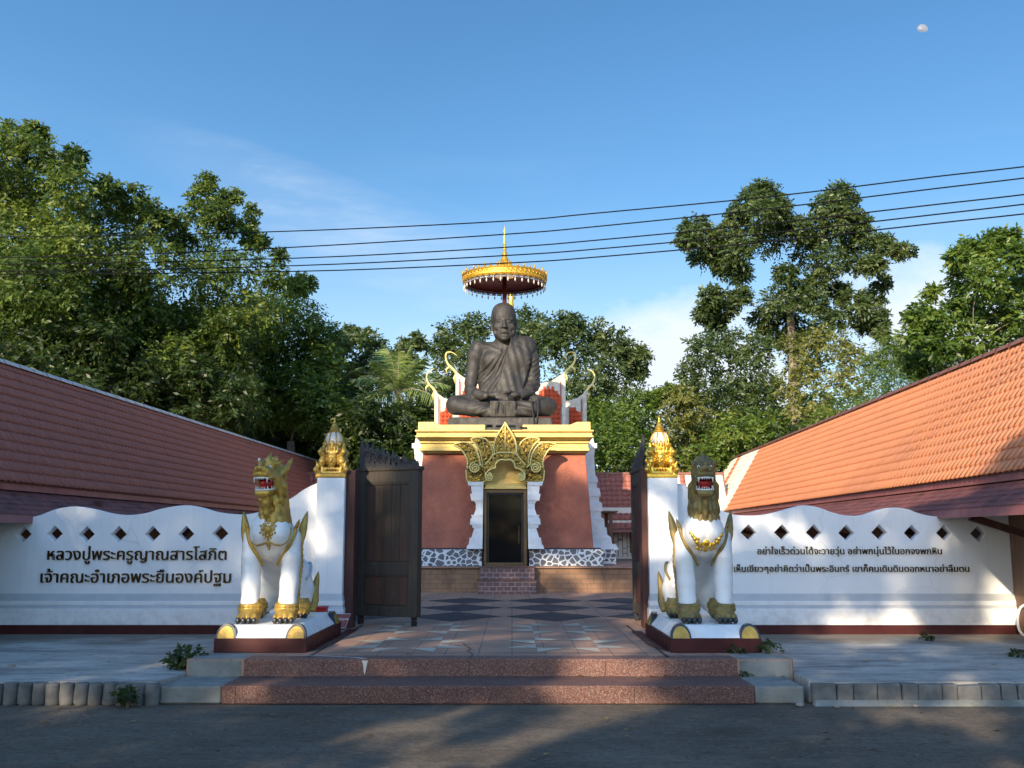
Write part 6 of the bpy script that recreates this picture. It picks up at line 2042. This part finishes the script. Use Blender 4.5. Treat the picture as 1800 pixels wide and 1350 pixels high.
def tree(name, label, base, Y, clumps, leafm, seed, bark='bark', leaf=0.18, cover=3.0, r0=0.2, fork=None, group=None, per=9, droop=0.35, aspect=0.42, zb=0.0, cat='tree', squash=0.9, dj=1.0, twig=3.0, rk=1.0, tight=.85):
    rg = np.random.default_rng(seed)
    bx = P(base, 900, Y)[0]
    t = thing(name, label, cat, (bx, Y, zb), group)
    cl = []
    for c in clumps:
        r = c[2] * Y / F * rk
        dy = (c[3] if len(c) > 3 else rg.uniform(-1.0, 1.0) * 1.6) * dj
        p = P(c[0], c[1], Y + dy)
        cl.append((p, (r * 1.08, r * 1.16, r * squash)))
    fk = P(fork[0], fork[1], Y) if fork else (bx + (np.mean([q[0][0] for q in cl]) - bx) * .4, Y, zb + 0.45 * (max(q[0][2] for q in cl) - zb))
    skeleton((bx, Y, zb - 0.05), fk, [q[0] for q in cl], rg, r0, M[bark], t, 'stem' if cat != 'tree' else 'trunk')
    V, Fc, ti = foliage(cl, rg, cover * 2.6, leaf, aspect, per, droop, twig, tight=tight)
    part('crown' if cat == 'tree' else 'foliage', np_mesh('crown', V, Fc, ti), M[leafm], t)
    return t
LT = 'trees crowding behind the left gallery'
RT = 'trees behind the right gallery'
CT = 'trees and bushes behind the shrine'
def fill(x0, x1, y0, y1, r, n, seed):
    q = random.Random(seed)
    return [(q.uniform(x0, x1), q.uniform(y0, y1), r * q.uniform(0.75, 1.2)) for _ in range(n)]
# --- left mass
tree('broadleaf_tree', 'tallest dense tree at the far left edge rising above the others', -20, 27,
     [(-60, 300, 60), (-4, 262, 42), (22, 240, 22), (60, 234, 16), (64, 268, 24), (-20, 345, 66), (48, 330, 52), (112, 295, 24), (132, 274, 14), (122, 330, 32), (40, 420, 66), (118, 395, 44), (-40, 480, 80), (70, 500, 66), (20, 560, 70), (-60, 600, 80)] + fill(-60, 150, 420, 640, 46, 10, 1),
     'leaf_left', 101, leaf=0.155, r0=.28, cover=3.2, group=LT)
tree('broadleaf_tree', 'feathery olive tree second from the left above the gallery roof', 210, 29,
     [(190, 330, 18), (160, 360, 26), (206, 362, 20), (230, 345, 20), (262, 368, 18), (248, 395, 24), (205, 420, 44), (292, 385, 14), (290, 420, 24), (170, 470, 54), (262, 460, 42), (220, 540, 60)] + fill(140, 300, 450, 640, 40, 10, 2),
     'leaf_left', 102, leaf=0.15, r0=.2, cover=2.6, group=LT)
tree('broadleaf_tree', 'thin airy tree with a tall narrow tip and pale bare branches', 375, 31,
     [(362, 320, 13), (357, 345, 18), (350, 372, 20), (396, 348, 12), (415, 343, 9), (385, 375, 16), (400, 395, 18), (445, 370, 8), (436, 395, 12), (318, 390, 8), (322, 425, 14), (355, 412, 26), (442, 420, 14), (458, 425, 12), (380, 460, 34), (426, 468, 26), (492, 447, 9), (482, 485, 18), (330, 480, 30), (400, 530, 44)] + fill(310, 470, 480, 620, 30, 10, 3),
     'leaf_left', 103, bark='bark_pale', leaf=0.15, r0=.17, cover=2.2, group=LT)
tree('broadleaf_tree', 'yellow-green sunlit tree at the right end of the left row', 510, 36,
     [(500, 525, 32), (538, 498, 12), (522, 500, 14), (455, 560, 46), (530, 560, 30), (556, 590, 26), (485, 620, 46), (572, 640, 20), (425, 640, 44), (530, 660, 40), (560, 690, 28), (470, 700, 46)] + fill(430, 580, 580, 760, 34, 10, 4),
     'leaf_bright', 104, leaf=0.165, r0=.2, cover=3.0, group=LT)
tree('evergreen_tree', 'dark dense evergreen just behind the near end of the left roof', 60, 31, fill(-80, 200, 540, 720, 58, 22, 5), 'leaf_deep', 105, leaf=0.21, r0=.2, cover=2.6, group=LT)
tree('evergreen_tree', 'dark dense evergreen behind the middle of the left roof', 300, 33.5, fill(170, 420, 580, 770, 54, 24, 6), 'leaf_deep', 106, leaf=0.21, r0=.2, cover=2.6, group=LT)
tree('evergreen_tree', 'dark dense evergreen behind the left finial and the far end of the left roof', 520, 40, fill(410, 640, 690, 850, 44, 24, 7), 'leaf_deep', 107, leaf=0.22, r0=.2, cover=2.6, group=LT)
tree('leafy_bush', 'dark leafy thicket right behind the near ridge of the left roof', 60, 25.5, fill(-90, 170, 590, 720, 40, 20, 31), 'leaf_deep', 131, leaf=0.17, r0=.08, cover=2.6, group=LT, cat='bush')
tree('leafy_bush', 'dark leafy thicket behind the middle of the left roof ridge', 270, 28.5, fill(150, 420, 640, 770, 36, 22, 32), 'leaf_deep', 132, leaf=0.17, r0=.08, cover=2.6, group=LT, cat='bush')
# --- centre
tree('slender_tree', 'slender dark tree with open umbrella-like sprays left of the statue', 645, 42,
     [(616, 588, 15), (640, 594, 16), (600, 606, 14), (606, 640, 24), (660, 614, 16), (676, 634, 18), (698, 628, 15), (714, 608, 10), (732, 598, 9), (742, 606, 6), (724, 640, 12), (636, 640, 20), (650, 670, 22), (600, 670, 22), (690, 660, 14), (620, 700, 26)],
     'leaf_mid', 108, leaf=0.20, r0=.12, cover=2.4, group=CT)
tree('leafy_bush', 'dark glossy bush under the coconut palm left of the shrine', 690, 34.5, fill(610, 770, 720, 850, 34, 18, 8), 'leaf_deep', 109, leaf=0.2, r0=.08, cover=2.8, group=CT, cat='bush')
tree('round_tree', 'rounded grey-green tree directly behind the statue head and left shoulder', 850, 48,
     [(800, 585, 26), (838, 572, 18), (776, 610, 16), (825, 610, 30), (795, 650, 28), (770, 680, 22), (850, 640, 32), (928, 564, 22), (905, 580, 20), (942, 588, 18), (920, 620, 28), (780, 720, 30), (830, 700, 40), (890, 680, 40)],
     'leaf_mid', 110, leaf=0.23, r0=.22, cover=2.6, group=CT)
tree('round_tree', 'broad rounded tree behind the statue right shoulder', 1010, 46,
     [(982, 572, 18), (1008, 570, 16), (1048, 588, 22), (1080, 604, 24), (1106, 618, 16), (1128, 618, 7), (1136, 626, 5), (1118, 645, 14), (968, 600, 22), (1000, 610, 30), (1050, 640, 36), (1092, 670, 30), (1010, 680, 40), (1070, 710, 36), (1040, 740, 36)],
     'leaf_mid', 111, leaf=0.22, r0=.22, cover=2.7, bark='bark_pale', group=CT)
tree('leafy_bush', 'bright green bush between the shrine and the right finial', 1085, 40, [(1058, 775, 34), (1050, 720, 24), (1090, 735, 30), (1120, 710, 22), (1110, 780, 34), (1080, 815, 34), (1140, 745, 26), (1150, 700, 12), (1175, 690, 14), (1150, 800, 30)], 'leaf_bright', 112, leaf=0.17, r0=.08, cover=3.0, group=CT, cat='bush')
tree('leafy_bush', 'yellowish bush with bare twigs behind the right finial', 1200, 39, [(1190, 700, 18), (1210, 720, 22), (1180, 740, 26), (1230, 745, 26), (1200, 780, 30), (1170, 800, 28), (1240, 790, 30), (1215, 820, 28)], 'leaf_yellow', 113, leaf=0.16, r0=.07, cover=2.3, group=CT, cat='bush', bark='bark_pale')
tree('leafy_bush', 'fresh green leafy bush above the head of the right lion', 1275, 37.5, [(1260, 770, 26), (1290, 755, 26), (1240, 800, 26), (1275, 805, 30), (1320, 770, 28), (1340, 745, 24), (1310, 800, 28), (1360, 760, 22)], 'leaf_bright', 114, leaf=0.17, r0=.07, cover=3.0, group=CT, cat='bush')
# --- right
tree('giant_tree', 'very tall spreading tree with twin rounded tops standing out above the right gallery', 1398, 43,
     [(1335, 340, 20), (1352, 345, 18), (1312, 358, 17), (1296, 378, 15), (1342, 372, 24), (1368, 364, 16), (1372, 390, 18), (1474, 340, 18), (1455, 360, 20), (1490, 362, 18), (1470, 385, 22), (1508, 390, 16), (1222, 398, 18), (1207, 420, 13), (1246, 415, 20), (1280, 410, 18), (1232, 448, 17), (1262, 440, 18), (1318, 408, 24), (1352, 418, 26), (1400, 400, 18), (1430, 402, 24), (1478, 412, 26), (1520, 415, 20), (1552, 428, 16), (1580, 440, 11), (1598, 440, 6), (1272, 468, 14), (1300, 440, 20), (1420, 440, 26), (1456, 458, 24), (1506, 455, 22), (1538, 465, 15), (1552, 496, 10), (1300, 478, 16), (1250, 520, 16), (1238, 548, 14), (1274, 540, 18), (1300, 520, 15), (1258, 565, 13), (1372, 525, 24), (1400, 512, 20), (1430, 530, 18), (1500, 535, 22), (1530, 526, 18), (1545, 560, 14), (1550, 588, 9), (1476, 512, 16), (1340, 560, 18), (1390, 556, 20), (1390, 600, 18), (1360, 590, 18), (1430, 590, 20), (1410, 640, 20), (1460, 560, 18), (1380, 480, 14), (1440, 490, 20), (1520, 570, 14)],
     'leaf_mid', 115, leaf=0.19, r0=.24, cover=2.7, fork=(1388, 545), group=RT, squash=.85, rk=1.04, tight=.74)
tree('broadleaf_tree', 'grey-green rounded tree in front of the giant tree left side', 1290, 40, [(1232, 615, 22), (1214, 655, 18), (1262, 598, 20), (1300, 602, 22), (1282, 640, 28), (1335, 612, 22), (1248, 685, 28), (1320, 660, 28), (1210, 690, 16), (1290, 700, 28), (1350, 690, 24)], 'leaf_mid', 116, leaf=0.19, r0=.14, cover=2.5, bark='bark_pale', group=RT)
tree('yellowing_tree', 'half-bare tree with yellowing leaves below the giant tree', 1440, 37.5, [(1398, 604, 17), (1436, 596, 17), (1474, 600, 18), (1500, 628, 18), (1418, 640, 22), (1466, 646, 24), (1388, 676, 22), (1436, 690, 26), (1500, 676, 20), (1400, 725, 24), (1460, 730, 24)], 'leaf_yellow', 117, leaf=0.17, r0=.12, cover=1.7, bark='bark_pale', group=RT)
tree('feathery_tree', 'fine feathery green tree leaning over the right roof ridge', 1560, 31, [(1560, 612, 20), (1536, 640, 20), (1598, 632, 26), (1645, 622, 26), (1688, 612, 18), (1560, 676, 28), (1618, 668, 30), (1664, 650, 24), (1500, 712, 28), (1446, 745, 26), (1550, 710, 26), (1480, 760, 26)], 'leaf_bright', 118, leaf=0.11, r0=.12, cover=3.2, per=13, droop=0.55, aspect=.28, group=RT, twig=4.5)
tree('broadleaf_tree', 'bushy sunlit tree at the right edge rising over the gallery roof', 1745, 30,
     [(1748, 422, 16), (1770, 418, 14), (1698, 436, 10), (1682, 450, 11), (1728, 448, 20), (1792, 446, 18), (1690, 482, 20), (1738, 488, 24), (1790, 498, 26), (1640, 512, 10), (1622, 552, 15), (1600, 560, 8), (1640, 566, 18), (1690, 536, 22), (1740, 546, 26), (1800, 556, 30), (1600, 592, 11), (1650, 606, 20), (1712, 596, 26), (1772, 600, 28), (1840, 480, 34), (1850, 560, 40), (1610, 640, 16)],
     'leaf_bright', 119, leaf=0.19, r0=.2, cover=2.9, group=RT)
tree('leafy_bush', 'deep green bush filling in below the yellowing tree', 1390, 38.5, [(1350, 790, 24), (1380, 770, 26), (1420, 770, 24), (1330, 810, 24), (1300, 830, 26), (1240, 840, 26), (1180, 835, 26), (1120, 830, 26)], 'leaf_deep', 120, leaf=0.18, r0=.08, cover=2.8, group=RT, cat='bush')
# far band of woods that closes the view
def far_woods():
    rg = np.random.default_rng(77)
    cl = []
    for i in range(110):
        px = rg.uniform(380, 1700); Y = rg.uniform(58, 70)
        top = 735 + 25 * sin(px * 0.013) + rg.uniform(-25, 40)
        for k in range(2):
            p = P(px + rg.uniform(-20, 20), top + 45 * k, Y)
            r = rg.uniform(20, 32) * Y / F
            cl.append((p, (r * 1.3, r, r)))
    V, Fc, ti = foliage(cl, rg, 1.5, 0.34, .5, 8, .3)
    tag(part('far_woods', np_mesh('far_woods', V, Fc, ti), M['leaf_deep']), 'far-off dark woods closing the view behind the temple', 'woods', kind='stuff')
far_woods()

# --- coconut palm
def palm(label, px, py, Y, n, flen, seed, trunk_r=.11, name='coconut_palm'):
    rg = np.random.default_rng(seed)
    c = np.array(P(px, py, Y))
    t = thing(name, label, 'palm tree', (c[0] + .3, Y, 0), CT)
    b = MB(); pts = [(c[0] + .3 - .3 * q ** 1.5, Y, c[2] * q) for q in np.linspace(0, 1, 10)]
    b.tube(pts, [trunk_r * (1.3 - .5 * q) for q in np.linspace(0, 1, 10)], 9); part('trunk', b, M['bark_pale'], t, smooth=True)
    V, Fc, ti = [], [], []
    rb = MB()
    for i in range(n):
        az = 2 * pi * (i * 0.381966) ; el = radians(80 - 95 * (i / n) ** 0.9)
        L = flen * rg.uniform(.85, 1.1)
        d = np.array([cos(az) * cos(el), sin(az) * cos(el), sin(el)])
        K = 26
        s = np.linspace(0, 1, K)
        pos = c + d * L * s[:, None] + np.array([0, 0, -1]) * (L * 0.42 * (1 - 0.3 * sin(el)) * s ** 2.2)[:, None]
        tan_ = unit(np.gradient(pos, axis=0))
        sd = unit(np.cross(tan_, np.array([0, 0, 1.0]) + 0.001))
        rb.tube([tuple(q) for q in pos[::4]], [0.022 * (1 - .8 * k / 6) for k in range(len(pos[::4]))], 4)
        for sgn in (-1, 1):
            for k in range(2, K):
                ll = L * 0.30 * (sin(pi * min(1, .15 + .85 * s[k])) ** .6 + .1)
                dr = unit(sd[k] * sgn * .8 + tan_[k] * .65 + np.array([0, 0, -.45]) + rg.normal(size=3) * .06)
                w = tan_[k] * 0.022
                p0 = pos[k]; m_ = p0 + dr * ll * .5; e = p0 + dr * ll + np.array([0, 0, -.12 * ll])
                o = len(V)
                V += [p0 - w, p0 + w, m_ + w * 1.1, m_ - w * 1.1, e + w * .1, e - w * .1]
                Fc += [(o, o + 1, o + 2, o + 3), (o + 3, o + 2, o + 4, o + 5)]
                tv = np.clip(rg.normal(.5, .18), 0, 1); ti += [tv, tv]
    part('frond_stalks', rb, M['leaf_palm'] if False else M['bark_pale'], t)
    part('fronds', np_mesh('fronds', V, Fc, ti), M['leaf_palm'], t)
palm('small coconut palm with arching pale fronds left of the shrine', 700, 688, 36.0, 24, 2.3, 5)
palm('palm with grassy upright fronds peeping over the right gallery trees', 1605, 640, 33.0, 16, 1.5, 9, .08, 'feather_palm')
palm('palm crown with drooping dark fronds among the left trees', 585, 690, 41.0, 16, 2.1, 15, .1, 'feather_palm')

# --- roadside shade trees behind the viewer, which dapple the gate and the road
SG = 'roadside shade trees on the near side of the road'
def shade_tree(label, x, y, ht, z0, R, n, seed, leaf=0.14, cover=3.6, thin=0.0):
    """crown of many small dense leaf pads with open gaps between them, so that the sun falls through in discs"""
    rg = np.random.default_rng(seed)
    t = thing('shade_tree', label, 'tree', (x, y, 0), SG)
    cl, seen = [], np.zeros((0, 2))
    sx = np.array([SUN_TRAVEL.y, -SUN_TRAVEL.x, 0.0]); sx /= np.linalg.norm(sx)
    sz = np.cross(sx, np.array(SUN_TRAVEL))
    if sz[2] < 0: sz = -sz
    for i in range(n):                                  # spread the pads evenly as the light meets them
        best = None
        for _ in range(14):
            q = rg.random()
            cr = rg.uniform(.24, .46)
            z = min(z0 + (ht - z0) * q, ht - cr * .6)
            if thin and 8.8 < z < 11.2 and rg.random() < thin: continue
            rr = R * (0.70 + 0.50 * sin(pi * min(.90, .15 + .75 * q))) * sqrt(rg.random())
            an = rg.uniform(0, 2 * pi)
            c = np.array((x + rr * cos(an), y + rr * sin(an) * .55, z))
            p = np.array((c @ sx, c @ sz))
            d = np.min(np.linalg.norm(seen - p, axis=1)) if len(seen) else 9.0
            if best is None or d > best[0]: best = (d, c, cr, p)
        if best is None: continue
        seen = np.concatenate([seen, best[3][None]])
        cr = best[2]
        cl.append((tuple(best[1]), (cr * 1.1, cr * 1.1, cr * .9)))
    skeleton((x, y, -0.05), (x, y, z0 * .9), [q[0] for q in cl[::2]], rg, .28, M['bark'], t)
    V, Fc, ti = foliage(cl, rg, cover, leaf, .55, 7, .3, 1.5)
    part('crown', np_mesh('crown', V, Fc, ti), M['leaf_deep'], t)
shade_tree('tall shade tree across the road, farthest left behind the viewer', -17.2, -8.5, 15.0, 4.2, 4.0, 150, 201, thin=.68)
shade_tree('tallest dense shade tree across the road behind the viewer', -12.4, -9.0, 15.8, 4.2, 3.8, 136, 202, thin=.68)
shade_tree('wide shade tree across the road just left behind the viewer', -6.6, -8.0, 10.8, 3.8, 3.7, 54, 203)
shade_tree('low shade tree across the road directly behind the viewer', -1.6, -8.0, 11.4, 3.8, 3.5, 55, 204)
def roadside_woods():
    rg = np.random.default_rng(91)
    cl = []
    for i in range(110):
        r = rg.uniform(1.2, 1.9)
        cl.append(((-32 + 64 * rg.random(), -34 + rg.uniform(-2, 2), rg.uniform(0.4, 8.2)), (r * 1.4, r, r)))
    V, Fc, ti = foliage(cl, rg, 1.6, 0.42, .5, 8, .3, 2.4)
    tag(part('roadside_woods', np_mesh('roadside_woods', V, Fc, ti), M['leaf_deep']), 'thick low woods far across the road behind the viewer', 'woods', kind='stuff')
roadside_woods()

# --- small plants in the joints of the paving
def weed(label, X, Y, z, h, w, n, seed, leaf=.055, name='weed'):
    rg = np.random.default_rng(seed)
    t = thing(name, label, 'weed', (X, Y, z))
    b = MB(); V, Fc, ti = [], [], []
    cl = []
    for i in range(n):
        a = rg.uniform(0, 2 * pi); rr = w * .5 * sqrt(rg.random())
        tip = np.array([X + rr * cos(a), Y + rr * sin(a), z + h * rg.uniform(.45, 1.0) * (1 - .35 * rr / (w * .5))])
        b.tube([(X + rg.normal() * .006, Y + rg.normal() * .006, z - .005), tuple((np.array([X, Y, z]) + tip) / 2 + np.array([0, 0, h * .12])), tuple(tip)], [.005, .004, .002], 5)
        cl.append((tip, (h * .16, h * .16, h * .12)))
    part('stem', b, M['leaf_deep'] if False else M['bark'], t)
    V, Fc, ti = foliage(cl, rg, 2.4, leaf, .5, 7, .5, 2.2)
    part('leaves', np_mesh('leaves', V, Fc, ti), M['leaf_deep'], t)
weed('dark leafy weed growing beside the left end of the upper step', *P(338, 900, 10.35)[:2], .19, .26, .30, 11, 1)
weed('dark straggly weed growing in front of the left log edging', *P(243, 900, 9.30)[:2], 0.0, .19, .20, 9, 2, .042)
weed('drooping weed against the right side of the right lion plinth', 2.62, 10.62, .30, .16, .17, 8, 3, .045)
weed('weed at the front of the maroon plinth under the right lion', 2.28, 10.56, .32, .08, .12, 5, 4, .035)
weed('tiny weed at the foot of the right wall', *P(1617, 900, 12.9)[:2], .225, .09, .14, 6, 5, .04)
weed('tiny weed at the right end of the lower step', *P(1300, 900, 10.06)[:2], .16, .06, .09, 5, 6, .03)
weed('tuft of weeds on the right apron near the frame edge', *P(1790, 900, 11.4)[:2], .21, .06, .5, 12, 7, .04)
def litter():
    rg = np.random.default_rng(12)
    V, Fc, ti = [], [], []
    for i in range(150):
        k = rg.random()
        if k < .45: x, y, z = rg.uniform(-5, 5), rg.uniform(7.0, 9.35), .004
        elif k < .65: x, y, z = rg.choice([rg.uniform(-7.5, -3.4), rg.uniform(3, 7.5)]), rg.uniform(9.7, 13.3), .215
        elif k < .8: x, y, z = rg.uniform(-3, 2.6), rg.uniform(9.9, 10.07), ZS1 + .004
        else: x, y, z = rg.uniform(-2, 1.5), rg.uniform(10.3, 21), ZT + .008
        a = rg.uniform(0, 2 * pi); l = rg.uniform(.03, .07); w = l * .35
        o = len(V); d = np.array([cos(a), sin(a), 0]); n_ = np.array([-sin(a), cos(a), 0])
        c = np.array([x, y, z])
        V += [c, c + d * l * .5 + n_ * w + [0, 0, .010], c + d * l + [0, 0, .004], c + d * l * .5 - n_ * w + [0, 0, .006]]
        Fc.append((o, o + 1, o + 2, o + 3)); ti.append(rg.random())
    tag(part('leaf_litter', np_mesh('leaf_litter', V, Fc, ti), M['leaf_dry']), 'few dry leaves scattered over the road and terrace', 'leaf litter', kind='stuff')
litter()
# pebbles and dropped leaves
for i, (px, z, Y, r) in enumerate(((1392, 0, 9.33, .03), (1455, .0, 9.25, .022), (1510, .205, 10.9, .022), (40, .19, 10.5, .03), (1590, .0, 9.30, .02))):
    b = MB(); b.ball((P(px, 900, Y)[0], Y, z + r * .6), (r * 1.4, r, r * .7), 8)
    rough_mesh(b, r * .12, i)
    tag(part('pebble', b, M['stone'], smooth=True), ['grey pebble below the right end of the steps', 'small pebble on the road under the right blocks', 'small stone lying on the right concrete apron', 'pale stone lying on the left concrete apron', 'tiny pebble on the road near the right weeds'][i], 'stone')

# ---------------------------------------------------------------- overhead cables
cab = [[(-250, 417), (0, 416.5), (150, 415), (300, 412.5), (600, 403), (900, 388), (1040, 375.4), (1350, 346), (1640, 311), (1800, 293), (2100, 256)],
       [(-250, 456), (0, 453), (150, 449), (300, 445), (600, 430), (900, 411), (1040, 399), (1350, 367), (1640, 332), (1800, 313), (2100, 275)],
       [(-250, 466), (0, 464.5), (150, 462.5), (300, 460), (600, 450.7), (900, 434), (1040, 423), (1350, 393), (1640, 360), (1800, 342), (2100, 305)],
       [(-250, 478), (0, 477), (150, 475), (300, 473), (600, 464), (900, 448.5), (1040, 438.5), (1350, 410), (1640, 377.5), (1800, 359), (2100, 322)],
       [(-250, 482), (0, 482), (150, 481), (300, 480), (600, 475), (900, 462), (1040, 452.6), (1350, 425), (1640, 393), (1800, 376), (2100, 341)]]
cl_ = ['topmost of the five black overhead cables', 'second black overhead cable from the top', 'middle one of the five black overhead cables', 'second black overhead cable from the bottom', 'lowest of the five black overhead cables']
for pts, lb in zip(cab, cl_):
    q = []
    for px, py in smooth_poly(pts, 4, False):
        m = (px - 900) / F
        tt = (17 * m + 8.6) / (14.16 + 6 * m)
        q.append(P(px, py, 17 - 6 * tt))
    b = MB(); b.tube(q, 0.0088, 6)
    tag(part('overhead_cable', b, M['wire'], smooth=True), lb, 'cable', 'overhead power cables')

# ---------------------------------------------------------------- day moon
YM = 900.0
mc = P(1621.5, 51.5, YM)
k = YM / F * 1.12
b = MB()
n, m = 28, 14
vs, fs = [], []
for i in range(m + 1):
    th = pi * i / m
    for j in range(n):
        a = 2 * pi * j / n
        x, z = cos(a) * sin(th), sin(a) * sin(th)
        x, z = x * 9.2, z * (9.2 if z > 0 else 4.6)
        xr, zr_ = x * cos(-.12) - z * sin(-.12), x * sin(-.12) + z * cos(-.12)
        vs.append((mc[0] + xr * k, mc[1] - cos(th) * 4.5 * k, mc[2] + zr_ * k))
for i in range(m):
    for j in range(n):
        l = (j + 1) % n
        fs.append((i * n + j, i * n + l, (i + 1) * n + l, (i + 1) * n + j))
b.add(vs, fs)
tag(part('moon', b, M['moon'], smooth=True), 'pale gibbous day moon high in the blue sky', 'moon')
